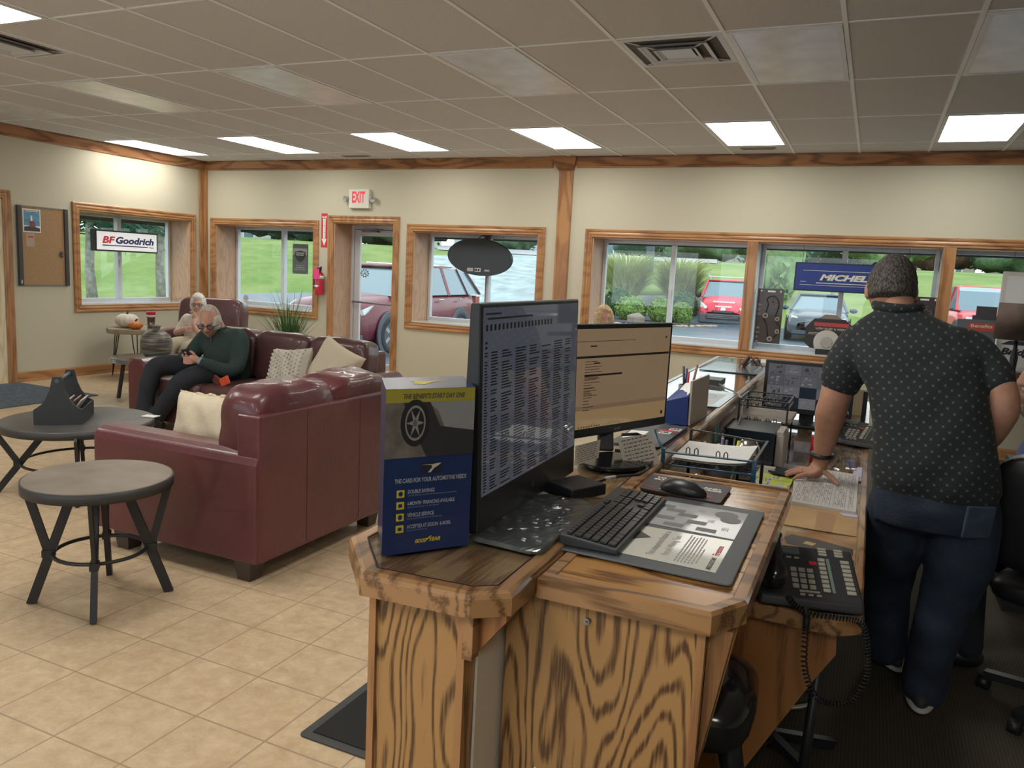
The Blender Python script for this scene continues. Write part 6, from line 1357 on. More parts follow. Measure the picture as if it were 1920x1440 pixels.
# far sofa
sf = thing('sofa', 'burgundy leather sofa where the man with the phone sits', 'sofa', (-4.9,5.5,0))
MB().box(-5.82,-3.96,5.02,5.95,.09,.36).build('base', leatherB, sf, bevel=.02)
MB().box(-5.95,-3.96,5.86,6.02,.10,.80).build('back_panel', leatherB, sf, bevel=.02)
for x0,x1 in ((-6.03,-5.81),(-3.96,-3.75)):
    n_ = [(x0,.09),(x0,.56),(x0+.02,.605),(x0+.07,.635),(x0+.15,.635),(x1-.02,.605),(x1,.56),(x1,.09)]
    m = MB(); k = len(n_); m.add([(a,4.98,z) for a,z in n_]+[(a,6.0,z) for a,z in n_], [tuple(range(k))[::-1],tuple(range(k,2*k))]+[(i,(i+1)%k,k+(i+1)%k,k+i) for i in range(k)]); m.build('arm', leather, sf, bevel=.02, bseg=3)
for k,(x0,x1) in enumerate(((-5.81,-5.20),(-5.20,-4.58),(-4.58,-3.96))):
    cushion(MB(), ((x0+x1)/2,5.33,.405), ((x1-x0)/2+.005,.335,.085), ex=.22, ez=.45, wr=.01, seed=k).build('seat_cushion', leatherB, sf)
    cushion(MB(), ((x0+x1)/2,5.78,.665), ((x1-x0)/2+.01,.145,.245), rot=RX(-.16), ex=.4, ez=.42, nu=56, nv=36, wr=.028, seed=5+k).build('back_cushion', leatherB, sf)
for x in (-5.93,-3.86):
    for y in (5.06,5.92): q = MB(); tleg(q,x,y,.10,.04); q.build('leg', woodLeg, sf)
# armchair (local, faces -y)
def armchair(x, y, rz):
    a_ = thing('armchair', 'burgundy leather armchair in the corner where the white haired woman sits', 'armchair', (x,y,0), rz)
    MB().box(-.40,.40,-.42,.40,.10,.38).build('base', leatherB, a_, world=False, bevel=.02)
    for s_ in (-1,1):
        cushion(MB(), (s_*.48,-.02,.36), (.11,.46,.27), ex=.3, ez=.4, nu=40, nv=20, wr=.008).build('arm', leatherB, a_, world=False)
        for yy in (-.38,.36): q = MB(); tleg(q,s_*.46,yy,.11,.035); q.build('leg', woodLeg, a_, world=False)
    cushion(MB(), (0,-.06,.42), (.38,.36,.09), ex=.22, ez=.45, wr=.01).build('seat_cushion', leatherB, a_, world=False)
    cushion(MB(), (-.0,.33,.70), (.43,.14,.33), rot=RX(-.14), ex=.25, ez=.3, nu=56, nv=30, wr=.014, seed=2).build('backrest', leatherB, a_, world=False)
    return a_
armchair(-7.70,7.48,.38)
# pillows
cream = pm('cream_fabric', (.60,.52,.38), .85, var=.06, vscale=20, bump=.3, bscale=150)
def pillow(name, c, r, rot, label, mat=cream, knots=False, ruffle=False):
    t_ = thing(name, label, 'pillow', c)
    m = MB(); vs = []; fs = []; n = 26; c = Vector(c)
    for sd in (1,-1):
        for j in range(n+1):
            for i in range(n+1):
                u = -1+2*i/n; v = -1+2*j/n; f_ = max(0,(1-u**4))*max(0,(1-v**4)); th = r[1]*f_**.5
                sh = 1-.07*(1-abs(v)**2)*abs(u)**3*0; px = r[0]*u*(1-.09*(1-v*v)); pz = r[2]*v*(1-.09*(1-u*u))
                w_ = 0 if f_ <= 0 else .006*math.sin(9*u+4*v)*f_
                vs.append(c+rot @ Vector((px,sd*(th+w_),pz)))
    N = (n+1)**2
    for j in range(n):
        for i in range(n):
            q = (j*(n+1)+i, j*(n+1)+i+1, (j+1)*(n+1)+i+1, (j+1)*(n+1)+i); fs.append(q[::-1]); fs.append(tuple(N+a for a in q))
    m.add(vs, fs, True); cv = m.build('cover', mat, t_)
    if knots:
        k_ = MB(); rr = random.Random(1)
        for j in range(11):
            for i in range(11):
                u = -.86+1.72*i/10; v = -.86+1.72*j/10+(.08 if i%2 else 0)
                if abs(v) > .92: continue
                f_ = (1-u**4)*(1-v**4); p = Vector((r[0]*u*(1-.09*(1-v*v)),-(r[1]*f_**.5+.003),r[2]*v*(1-.09*(1-u*u)))); k_.ell(c+rot @ p, (.012,.012,.012), 6, 4)
        k_.build('knot_pattern', mat, t_)
    if ruffle:
        k_ = MB(); P = [c+rot @ Vector((r[0]*(-.9+1.8*q/40)*1.0, -.01+.010*math.sin(q*1.9), r[2]*(.90+.03*math.sin(q*.9)))) for q in range(41)]; k_.tube(P,.010,n=6)
        P = [c+rot @ Vector((-r[0]*.93, .008*math.sin(q*1.7), r[2]*(-.9+1.8*q/24))) for q in range(25)]; k_.tube(P,.010,n=6); k_.build('ruffle_trim', mat, t_)
    return t_
pillow('throw_pillow', (-3.26,3.26,.655), (.27,.10,.165), RZ(.12)@RX(-.25), 'cream throw pillow with ruffled trim on the near loveseat', ruffle=True)
pillow('throw_pillow', (-4.52,5.36,.62), (.235,.09,.215), RZ(-.2)@RX(-.35)@RY(-.12), 'cream pillow with knotted texture, left one on the sofa', pm('cream_knit',(.60,.56,.48),.9,bump=.4,bscale=90), knots=True)
pillow('throw_pillow', (-4.12,5.46,.68), (.22,.10,.215), RZ(.1)@RX(-.3)@RY(.42), 'plain cream pillow leaning on its corner, right one on the sofa', pm('cream_plain',(.62,.55,.42),.9,bump=.2,bscale=120))
pillow('throw_pillow', (-7.16,7.18,.58), (.17,.06,.15), RZ(.5)@RX(-.3), 'cream pillow tucked beside the woman in the armchair')
# red spectacle case
t_ = thing('glasses_case', 'open red and black spectacle case lying on the sofa seat', 'glasses case', (-5.02,5.08,.49))
MB().bar((-5.10,5.08,.535),(-5.02,5.08,.498),.07,.02,up=(0,1,0)).build('case_half', pm('case_black_red',(.10,.02,.02),.4), t_, bevel=.006); MB().bar((-5.02,5.08,.498),(-4.93,5.08,.54),.075,.025,up=(0,1,0)).build('case_half', pm('case_orange_red',(.60,.07,.03),.4), t_, bevel=.008)
# ---------------------------------------------------------------- tables
topD = pm('dark_weathered_top', (.075,.070,.068), .42, var=.35, vscale=5, coat=.15)
topG = pm('brown_grey_top', (.19,.155,.125), .5, var=.25, vscale=5, coat=.1)
def round_table(x, y, h, r, spread, label, mat, ring_r, ring_z, rot=0):
    t_ = thing('round_table', label, 'table', (x,y,0), rot)
    MB().lathe([(0,h-.035),(r-.012,h-.035),(r,h-.03),(r,h-.004),(r-.004,h),(0,h)], (0,0,0), 72, smooth=False).build('table_top', [mat, blackMetal], t_, world=False)
    MB().lathe([(r-.001,h-.048),(r+.004,h-.048),(r+.004,h-.002),(r-.001,h-.002)], (0,0,0), 72).build('table_rim', pm('rim_black',(.035,.035,.036),.5), t_, world=False)
    for sx in (-1,1):
        for sy in (-1,1):
            foot = (sx*spread,sy*spread,0); tp = (sx*spread*.34,sy*spread*.34,h-.04)
            lg = MB().bar(foot,tp,.040,.024,up=(sx,-sy,0)).build('leg', blackMetal, t_, world=False)
            j = ring_z+.01; f_ = ring_z/h; p = (foot[0]+(tp[0]-foot[0])*f_, foot[1]+(tp[1]-foot[1])*f_, ring_z)
            MB().bar(p,(sx*spread*1.02,sy*spread*1.02,h-.04),.034,.016,up=(sx,-sy,0)).build('brace', blackMetal, lg, world=False)
            MB().obox((p[0],p[1],p[2]),(sx,sy,0),(-sy,sx,0),(0,0,1),.026,.018,.016).build('joint_block', blackMetal, lg, world=False)
    rr_ = MB(); rr_.tube([(ring_r*math.cos(a),ring_r*math.sin(a),ring_z) for a in [2*math.pi*k/48 for k in range(48)]],.009,n=8,closed=True); rr_.build('foot_ring', blackMetal, t_, world=False)
    return t_
round_table(-3.08,2.385,.575,.305,.20,'small round side table with brown grey top in front of the loveseat arm', topG, .19, .23)
round_table(-4.70,3.50,.465,.455,.34,'larger round dark coffee table carrying the black wooden caddy', topD, .34, .19, .1)
# caddy on coffee table
t_ = thing('wooden_caddy', 'black wooden caddy with arched ends and a top handle on the coffee table', 'caddy', (-4.6,3.42,.466), 0)
cA = Vector((-4.735,3.215,.466)); cU = Vector((.215,.185,0)).normalized(); cV = Vector((.0,.37,0)).normalized()
cU = (Vector((-4.53,3.40,0))-Vector((-4.735,3.215,0))).normalized(); cV = Vector((-cU.y,cU.x,0))
cw,cd = .275,.36
pf = [(0,0),(cw,0),(cw,.095),(cw*.86,.12),(cw*.74,.165),(cw*.66,.22),(cw*.61,.285),(cw*.59,.305),(cw*.41,.305),(cw*.39,.285),(cw*.34,.22),(cw*.26,.165),(cw*.14,.12),(0,.095)]
cadM = pm('caddy_black', (.028,.032,.036), .55)
for k in (0,1): MB().prism_dir(pf, cA+cV*(cd*k), cU, (0,0,1), cV, -.008, .008).build('end_board', cadM, t_)
for k in (0,1):
    o0 = cA+cU*(.006 if k == 0 else cw-.006); m = MB(); m.bar(o0+Vector((0,0,.0475)),o0+cV*cd+Vector((0,0,.0475)),.012,.095) ; m.build('side_board', cadM, t_)
MB().obox(cA+cU*cw/2+cV*cd/2+Vector((0,0,.006)),cU,cV,(0,0,1),cw/2,cd/2,.006).build('bottom_board', cadM, t_)
MB().cyl(cA+cU*cw/2+Vector((0,0,.28))-cV*.01,cA+cU*cw/2+cV*(cd+.01)+Vector((0,0,.28)),.013,n=14).build('handle', pm('handle_slate',(.08,.10,.13),.35), t_)
for k in range(4):
    p = cA+cU*(.07+.045*k)+cV*(.08)+Vector((0,0,.03)); m = MB(); m.obox(cA+cU*(.10+.04*k)+cV*.15+Vector((0,0,.085)),(cU*.55+Vector((0,0,.84))),cV,(cU*.84-Vector((0,0,.55))),.075,.11,.004)
    solo(m,'magazine',pm('magazine_%d'%k,[(.42,.30,.22),(.5,.42,.33),(.25,.14,.09),(.55,.5,.44)][k],.45,var=.6,vscale=25),['magazine leaning in the black caddy, frontmost','magazine leaning in the black caddy, second','magazine leaning in the black caddy, third','magazine leaning in the black caddy, rearmost'][k],'magazine','magazines in the caddy')
solo(MB().obox((-4.42,3.83,.467+.002),(1,.2,0),(-.2,1,0),(0,0,1),.05,.035,.002),'paper_slip',whiteP,'white paper slip on the coffee table behind the loveseat arm','paper')
# hairpin table
t_ = thing('hairpin_table', 'round light wood table on hairpin legs under the left window', 'side table', (-8.42,7.25,0)); tw = pm('pale_wood_slab',(.30,.24,.15),.6,var=.25,vscale=7)
fnw = lambda a: .34+.012*math.sin(3*a)+.008*math.sin(7*a)
m = MB(); m.prism([(-8.46+fnw(a)*math.cos(a),7.12+fnw(a)*math.sin(a)) for a in [2*math.pi*k/48 for k in range(48)]],.565,.625,True); m.build('table_top', tw, t_, bevel=.006)
for k in range(3):
    a = 3.6+k*2.094; fx,fy = -8.46+.29*math.cos(a),7.12+.32*math.sin(a); m = MB()
    for q in (-.06,0,.06): m.tube([(fx,fy,.006),(-8.46+.22*math.cos(a)-q*math.sin(a),7.12+.24*math.sin(a)+q*math.cos(a),.565)],.006,n=6)
    m.build('hairpin_leg', blackMetal, t_)
def pumpkin(x,y,z,r,h,mat,smat,label,ribs=10,seed=0):
    t_ = thing('pumpkin', label, 'pumpkin', (x,y,z), group=None)
    def fn(d,p):
        th = math.atan2(d.y,d.x); k = 1-.07*abs(math.sin(ribs*th/2))**.6*(1-abs(d.z)**3)*-1-.07; rr_ = math.hypot(d.x,d.y)
        k = 1-.09*(1-abs(math.sin(ribs*th/2)))**2*rr_; q = Vector((p.x*k,p.y*k,p.z*(1-.22*math.exp(-(rr_/.3)**2)))); return q
    MB().ell((x,y,z+h/2*.96),(r,r,h/2),60,24,fn=fn).build('fruit', mat, t_)
    MB().tube([(x,y,z+h*.82),(x+.004,y,z+h*1.0),(x+.016,y,z+h*1.12),(x+.03,y,z+h*1.17)],[.016,.011,.009,.010] if r > .1 else [.012,.010,.009,.010],n=8).build('stem', smat, t_)
pumpkin(-8.52,7.05,.626,.142,.185,pm('pumpkin_white',(.62,.56,.47),.5),pm('stem_brown',(.13,.09,.06),.8),'white pumpkin on the hairpin table',12)
pumpkin(-8.29,6.98,.626,.085,.105,pm('pumpkin_orange',(.55,.17,.03),.45),pm('stem_dark',(.04,.04,.04),.8),'small orange pumpkin beside the white one',10)
t_ = thing('travel_tumbler', 'clear tumbler of dark drink with a red lid behind the pumpkins', 'tumbler', (-8.30,7.22,.626))
MB().lathe([(0,.0),(.040,0),(.052,.17),(.052,.195),(.0,.195)], (-8.30,7.22,.627), 24).build('cup', pm('drink_brown',(.10,.045,.03),.2,coat=1), t_); MB().lathe([(.054,.17),(.056,.20),(.056,.212),(0,.215)], (-8.30,7.22,.627), 24).build('lid', pm('lid_red',(.55,.03,.05),.35), t_)
MB().lathe([(.0535,.14),(.0545,.17)], (-8.30,7.22,.627), 24).build('clear_rim', pm('rim_pale',(.55,.55,.55),.3), t_)
t_ = thing('glass_mug', 'clear glass mug beside the orange pumpkin', 'mug', (-8.165,7.085,.626)); MB().lathe([(0,.0),(.035,0),(.038,.09),(.034,.09),(.031,.006),(0,.006)], (-8.165,7.085,.627), 20).tube([(-8.13,7.07,.70),(-8.10,7.06,.69),(-8.10,7.06,.66),(-8.13,7.07,.65)],.005,n=6).build('mug_body', glassm('mug_glass',(.93,.95,.95),1.5), t_)
# round glossy table and vase
t_ = thing('drum_table', 'low round table with a shiny pale reflecting top left of the sofa arm', 'side table', (-7.15,6.25,0))
MB().lathe([(0,.403),(.37,.403),(.38,.41),(.38,.443),(.37,.45),(0,.45)], (-7.12,6.15,0), 56, smooth=False).build('table_top', pm('gloss_dark_top',(.10,.13,.17),.08,coat=1), t_)
for k in range(4): a = .8+k*1.571; MB().bar((-7.12+.30*math.cos(a),6.15+.30*math.sin(a),0),(-7.12+.24*math.cos(a),6.15+.24*math.sin(a),.405),.03,.03).build('leg', blackMetal, t_)
vm_ = pm('vase_glaze', (.11,.105,.095), .35, coat=.4)
m_, t2, b2 = nt('vase_brushed'); L = t2.links; tc = t2.nodes.new('ShaderNodeTexCoord'); mp = t2.nodes.new('ShaderNodeMapping'); mp.inputs['Scale'].default_value=(4,4,60); L.new(tc.outputs['Object'],mp.inputs[0]); n_ = t2.nodes.new('ShaderNodeTexNoise'); n_.inputs['Scale'].default_value=1.2; n_.inputs['Detail'].default_value=5; L.new(mp.outputs[0],n_.inputs['Vector']); r_ = t2.nodes.new('ShaderNodeValToRGB'); r_.color_ramp.elements[0].position=.45; r_.color_ramp.elements[0].color=(.065,.062,.055,1); r_.color_ramp.elements[1].position=.72; r_.color_ramp.elements[1].color=(.34,.31,.27,1); L.new(n_.outputs['Fac'],r_.inputs[0]); L.new(r_.outputs[0],b2.inputs['Base Color']); setp(b2,Roughness=.4)
t_ = thing('vase', 'round dark brushed vase with a narrow neck standing left of the seated man', 'vase', (-6.96,6.12,.451))
MB().lathe([(0,0),(.08,0),(.115,.02),(.147,.07),(.162,.14),(.158,.20),(.135,.255),(.085,.292),(.042,.302),(.034,.315),(.04,.332),(.054,.355),(.049,.355),(.03,.33),(.0,.31)], (-6.96,6.12,.4515), 48).build('vase_body', m_, t_)
# plant behind the sofa
t_ = thing('potted_grass', 'tall spiky green grass plant behind the sofa', 'potted plant', (-5.9,7.05,0))
MB().lathe([(0,.0),(.15,0),(.19,.52),(.175,.52),(.16,.46),(0,.46)], (-5.95,7.05,.001), 28).build('pot', pm('pot_grey',(.22,.21,.2),.6), t_)
m = MB(); rr = random.Random(8)
for _ in range(230):
    a = rr.random()*6.28; sp = .36*rr.random()**.8; h_ = .40+.42*rr.random()*(1 if rr.random()<.25 else .6); bx,by = -5.95+.10*math.cos(a)*rr.random(),7.05+.10*math.sin(a)*rr.random(); vs = []
    s_ = Vector((-math.sin(a),math.cos(a),0))
    for k in range(6):
        f_ = k/5; p = Vector((bx+math.cos(a)*sp*f_**1.6, by+math.sin(a)*sp*f_**1.6, .46+h_*(f_*1.1-.15*f_*f_))); w_ = .008*(1-.85*f_); vs += [p-s_*w_, p+s_*w_]
    m.add(vs, [(2*k,2*k+1,2*k+3,2*k+2) for k in range(5)], True)
m.build('blades', pm('blade_green',(.05,.15,.035),.55,var=.4,vscale=9), t_)
# mats
t_ = thing('runner_mat', 'blue grey carpet runner on the floor by the left doorway', 'floor mat', (-8.2,5.4,0)); MB().prism([(-7.60,5.90),(-8.93,5.90),(-8.93,4.2),(-7.60,4.2)],.0005,.010).build('mat_carpet', pm('mat_blue_grey',(.075,.095,.12),.95,var=.35,vscale=22), t_)
t_ = thing('floor_mat', 'black floor mat with grey edge beside the near end of the bar', 'floor mat', (-1.2,2.6,0)); MB().prism(rrect([(-1.60,1.962),(-.83,1.962),(-.83,3.3),(-1.585,3.3)],r=.02),.0005,.006).build('mat_edge', pm('mat_edge_grey',(.05,.05,.052),.7), t_); MB().prism([(-1.565,1.995),(-.83,1.995),(-.83,3.27),(-1.552,3.27)],.006,.010).build('mat_pile', pm('mat_pile_black',(.012,.012,.013),.95), t_)
# ---------------------------------------------------------------- stools and chairs behind the counter
t_ = thing('stool', 'black padded stool wrapped in shiny plastic under the keyboard shelf', 'stool', (-.30,1.80,0))
cushion(MB(), (-.30,1.80,.60), (.15,.17,.07), ex=.5, ez=.6, wr=.03, seed=3).build('seat', pm('vinyl_black',(.012,.012,.013),.22,coat=.6), t_)
MB().tube([(-.24,1.82,.56),(-.20,1.80,.50),(-.185,1.79,.44),(-.20,1.78,.40)],[.035,.03,.028,.02]).build('tilt_lever', blackM, t_)
MB().cyl((-.30,1.80,.02),(-.30,1.80,.55),.03).build('gas_column', blackM, t_)
for k in range(5): a = k*1.2566+.3; MB().bar((-.30,1.80,.07),(-.30+.22*math.cos(a),1.80+.22*math.sin(a),.035),.035,.03).build('base_leg', blackM, t_)
t_ = thing('drafting_stool', 'swivel stool with a chrome foot ring under the staff desk', 'stool', (-.17,2.62,0))
MB().tube([(-.17+.135*math.cos(a),2.62+.135*math.sin(a),.26) for a in [2*math.pi*k/40 for k in range(40)]],.012,n=8,closed=True).build('foot_ring', chrome, t_)
for k in range(5): a = k*1.2566+4.4; MB().bar((-.17,2.62,.09),(-.17+.25*math.cos(a),2.62+.25*math.sin(a),.03),.03,.03).build('base_leg', chrome if k == 0 else blackM, t_)
MB().cyl((-.17,2.62,.05),(-.17,2.62,.55),.022).build('gas_column', blackM, t_); MB().bar((-.17,2.62,.26),(-.04,2.62,.26),.02,.01).build('ring_strut', chrome, t_)
cushion(MB(), (-.17,2.62,.58), (.2,.2,.045), ex=.5, wr=0).build('seat', blackM, t_)
t_ = thing('footrest_pole', 'thin black pole with a rubber foot standing beside the staff desk panel', 'pole', (-.085,2.25,0)); MB().cyl((-.05,2.20,.006),(-.03,2.19,.60),.014).build('pole_shaft', blackM, t_); MB().cyl((-.05,2.20,.006),(-.05,2.20,.03),.03,.02).build('rubber_foot', blackM, t_)
def office_chair(x, y, rz, label, hb=1.02):
    t_ = thing('office_chair', label, 'office chair', (x,y,0), rz)
    cushion(MB(), (0,-.02,.50), (.26,.26,.055), ex=.3, wr=.01).build('seat', pm('chair_black',(.014,.014,.016),.4), t_, world=False)
    cushion(MB(), (0,.27,(.60+hb)/2), (.26,.07,(hb-.60)/2), rot=RX(-.08), ex=.35, ez=.5, wr=.012, seed=1).build('backrest', MATS['chair_black'], t_, world=False)
    for s_ in (-1,1): MB().tube([(s_*.26,.1,.47),(s_*.31,.1,.55),(s_*.31,.05,.68),(s_*.31,-.15,.69),(s_*.28,-.2,.60)],.018).build('armrest', blackM, t_, world=False)
    MB().cyl((0,0,.08),(0,0,.46),.03).build('gas_column', blackM, t_, world=False)
    for k in range(5):
        a = k*1.2566; lg = MB().bar((0,0,.10),(.28*math.cos(a),.28*math.sin(a),.07),.04,.03).build('base_leg', blackM, t_, world=False)
        MB().cyl((.28*math.cos(a)-.02,.28*math.sin(a),.032),(.28*math.cos(a)+.02,.28*math.sin(a),.032),.026,n=14).build('caster', blackM, lg, world=False)
    return t_
office_chair(.82,3.42,math.radians(155),'big black office chair at the right edge holding the man in blue',1.04)
t_ = thing('under_desk_cabinet', 'dark cabinet in the shadow behind the standing man', 'cabinet', (.9,4.6,0)); MB().box(.75,1.6,4.5,5.0,.006,.72).build('cabinet_body', pm('cabinet_dark',(.03,.03,.032),.5), t_); MB().box(.74,.75,4.52,4.98,.05,.68).build('door', pm('cabinet_dark2',(.04,.04,.042),.5), t_)
MB().box(.735,.741,4.6,4.64,.35,.42).build('handle', alum, t_)
# ================================================================ PEOPLE
def limb(mb, pts, rad, n=16, sub=5, flat=None):
    """tapered limb: catmull-rom through the joints, rounded ends. flat: (axis, factor) squashes the section"""
    pts = [Vector(p) for p in pts]; m = len(pts); C=[]; Rr=[]
    for i in range(m-1):
        p0 = pts[max(i-1,0)]; p1 = pts[i]; p2 = pts[i+1]; p3 = pts[min(i+2,m-1)]
        r0 = rad[max(i-1,0)]; r1=rad[i]; r2=rad[i+1]; r3=rad[min(i+2,m-1)]
        for k in range(sub):
            f = k/sub; C.append(.5*((2*p1)+(-p0+p2)*f+(2*p0-5*p1+4*p2-p3)*f*f+(-p0+3*p1-3*p2+p3)*f**3)); Rr.append(r1+(r2-r1)*(f*f*(3-2*f)))
    C.append(pts[-1]); Rr.append(rad[-1])
    a0 = (C[0]-C[1]).normalized(); a1 = (C[-1]-C[-2]).normalized()
    pre = [(C[0]+a0*Rr[0]*s, Rr[0]*math.sqrt(max(0,1-s*s))) for s in (.98,.85,.55)]; post = [(C[-1]+a1*Rr[-1]*s, Rr[-1]*math.sqrt(max(0,1-s*s))) for s in (.55,.85,.98)]
    CC = [p[0] for p in pre]+C+[p[0] for p in post]; RR = [p[1] for p in pre]+Rr+[p[1] for p in post]
    vs = []; px = None
    for i,c in enumerate(CC):
        a = (CC[min(i+1,len(CC)-1)]-CC[max(i-1,0)]).normalized()
        if px is None: px = a.orthogonal().normalized()
        px = (px-a*px.dot(a)).normalized(); y = a.cross(px)
        for k in range(n):
            t = 2*math.pi*k/n; o = px*math.cos(t)*RR[i]+y*math.sin(t)*RR[i]
            if flat: ax = Vector(flat[0]).normalized(); o -= ax*o.dot(ax)*(1-flat[1])
            vs.append(c+o)
    fs = []; M = len(CC)
    for i in range(M-1):
        for k in range(n): k2=(k+1)%n; fs.append((i*n+k,i*n+k2,(i+1)*n+k2,(i+1)*n+k))
    fs += [tuple(range(n))[::-1], tuple(range((M-1)*n,M*n))]
    return mb.add(vs, fs, True)
def loft(mb, rings, n=28, p=2.4):
    """rings: (centre, half-x vector, half-y vector)"""
    vs = []
    for c,a,b in rings:
        c = Vector(c); a = Vector(a); b = Vector(b)
        for k in range(n): t = 2*math.pi*k/n; vs.append(c+a*sgn(math.cos(t),2/p)+b*sgn(math.sin(t),2/p))
    m = len(rings); fs = []
    for i in range(m-1):
        for k in range(n): k2=(k+1)%n; fs.append((i*n+k,i*n+k2,(i+1)*n+k2,(i+1)*n+k))
    fs += [tuple(range(n))[::-1], tuple(range((m-1)*n,m*n))]
    return mb.add(vs, fs, True)
def G(x, s): return math.exp(-(x/s)**2)
def headfn(d, p, sc=1., jaw=1., nose=1.):
    x,y,z = p
    if z < 0: k = 1-(.30*jaw)*(-d.z)**1.6; x *= k; y = y*(1-.10*(-d.z)) if y < 0 else y*(1-.45*(-d.z)**1.2)
    else: y = y*(1+.04*d.z)
    if y < 0:
        f = min(1, -d.y*2.2); f = max(0,f)
        y -= f*nose*.026*G(x,.0125)*(G(z+.030,.016)+.55*G(z+.008,.018)) *1.0
        y -= f*.006*G(abs(x)-.012,.006)*G(z+.036,.008)
        y += f*.011*G(abs(x)-.031,.017)*G(z-.004,.013)
        y -= f*.006*G(abs(x)-.028,.024)*G(z-.026,.010)
        y -= f*.008*G(x,.026)*G(z+.066,.007)+f*.007*G(x,.024)*G(z+.079,.006)
        y += f*.005*G(x,.027)*G(z+.0725,.0028)
        y -= f*.012*G(x,.020)*G(z+.101,.014)
        y -= f*.005*G(abs(x)-.045,.018)*G(z+.028,.018)
    return Vector((x,y,z))
def head(mb, c, rot, sc=1., jaw=1., nose=1., detail=(96,72)):
    mb.ell(c, (.076*sc,.098*sc,.120*sc), detail[0], detail[1], rot=rot, fn=lambda d,p: headfn(d, p/sc, sc, jaw, nose)*sc)
    for s in (-1,1):
        e = Vector(c)+rot @ (Vector((s*.077,.012,-.012))*sc)
        mb.ell(e, (.010*sc,.020*sc,.032*sc), 12, 10, rot=rot @ RZ(s*.35))
        mb.ell(Vector(c)+rot @ (Vector((s*.074,.006,-.034))*sc), (.009*sc,.012*sc,.012*sc), 8, 6, rot=rot)
def hair(c, rot, sc, fn, mat, parent, name='hair', thick=1.09, noise=.004, lowz=None, nu=90, nv=64):
    """scalp shell: grows out where fn(unit direction) > 0, dips under the skin elsewhere"""
    rr = random.Random(5); m = MB(); ph = [rr.random()*6 for _ in range(6)]
    def f(d,p):
        g = fn(d); g = max(-1,min(1,g)); k = thick if g > 0 else thick
        t = max(0,min(1,g*4+.5)); s = .84+(thick-.84)*t
        q = headfn(d,p,1,1,0) if False else Vector(p)
        x,y,z = q
        if z < 0: k2 = 1-.30*(-d.z)**1.6*(1-t*.8); x *= k2
        q = Vector((x,y,z))*s
        st = math.sin(34*d.x+9*d.z+ph[0])*math.sin(27*d.z+ph[1]+5*d.y); q += q.normalized()*noise*t*st
        return q*sc
    m.ell(c, (.076,.098,.120), nu, nv, rot=rot, fn=f); return m.build(name, mat, parent)
def eyes(c, rot, sc, parent):
    for s in (-1,1):
        e = Vector(c)+rot @ (Vector((s*.031,-.0785,.004))*sc)
        w = MB().ell(e,(.0115*sc,)*3,14,10).build('eye', pm('eye_white',(.6,.56,.52),.3), parent)
        MB().ell(e+rot@(Vector((0,-.0075,0))*sc),(.0055*sc,)*3,10,8).build('iris', pm('iris_dark',(.05,.035,.03),.2), w)
        b = MB().tube([Vector(c)+rot@(Vector((s*(.014+.011*k),-.094+.0025*k*k,.022+.003*math.sin(k*1.2)))*sc) for k in range(4)],.0035*sc,n=6).build('eyebrow', pm('brow_grey',(.22,.18,.15),.8), parent)
def spectacles(c, rot, sc, parent, mat):
    m = MB(); P = lambda x,y,z: Vector(c)+rot@(Vector((x,y,z))*sc)
    for s in (-1,1):
        ring = [P(s*.033+.024*math.cos(a),-.103+.004*abs(math.cos(a)),.002+.017*math.sin(a)) for a in [2*math.pi*k/20 for k in range(20)]]; m.tube(ring,.0028*sc,n=6,closed=True)
        m.tube([P(s*.057,-.100,.006),P(s*.078,-.07,.006),P(s*.083,.0,.002),P(s*.081,.015,-.006)],.0022*sc,n=6)
    m.tube([P(-.010,-.103,.004),P(0,-.106,.008),P(.010,-.103,.004)],.0024*sc,n=6); g = m.build('spectacles', mat, parent)
    for s in (-1,1): MB().add([P(s*.033+.022*math.cos(a),-.104,.002+.015*math.sin(a)) for a in [2*math.pi*k/20 for k in range(20)]],[tuple(range(20))]).build('lens', glassm('lens_tint',(.75,.75,.78),1.5), g)
def finger(mb, pts, r): limb(mb, pts, [r*1.1,r*1.02,r*.95,r*.8][:len(pts)], n=10, sub=3)
def person(label, loc):
    return thing('person', label, 'person', loc)
def bodymesh(parts, heads, hands, parent, mat, voxel=.011):
    """fuse the figure into one skin and join the finely made head and hands to it"""
    out = remesh(parts, voxel, 3)
    for h in heads: out.add(h.v, h.f, True)
    for h in hands: q = remesh(h, .0032, 2); out.add(q.v, q.f, True)
    return out.build('body', mat, parent)
def garment(parts, name, mat, parent, voxel=.009, sm=3, wr=None):
    q = remesh(parts, voxel, sm)
    if wr: q.v = [wr(Vector(v)) for v in q.v]
    return q.build(name, mat, parent)
def wrinkles(amp, sc, dirv=(0,0,1)):
    D = Vector(dirv)
    def f(v):
        a = math.sin(v.dot(D)*sc+1.8*math.sin(v.x*sc*.35)+1.3*math.sin(v.y*sc*.4)); b = math.sin(v.x*sc*.7+v.z*sc*.5); k = amp*(a*.6+b*.4)
        return (v.x+k*.5, v.y+k, v.z)
    return f
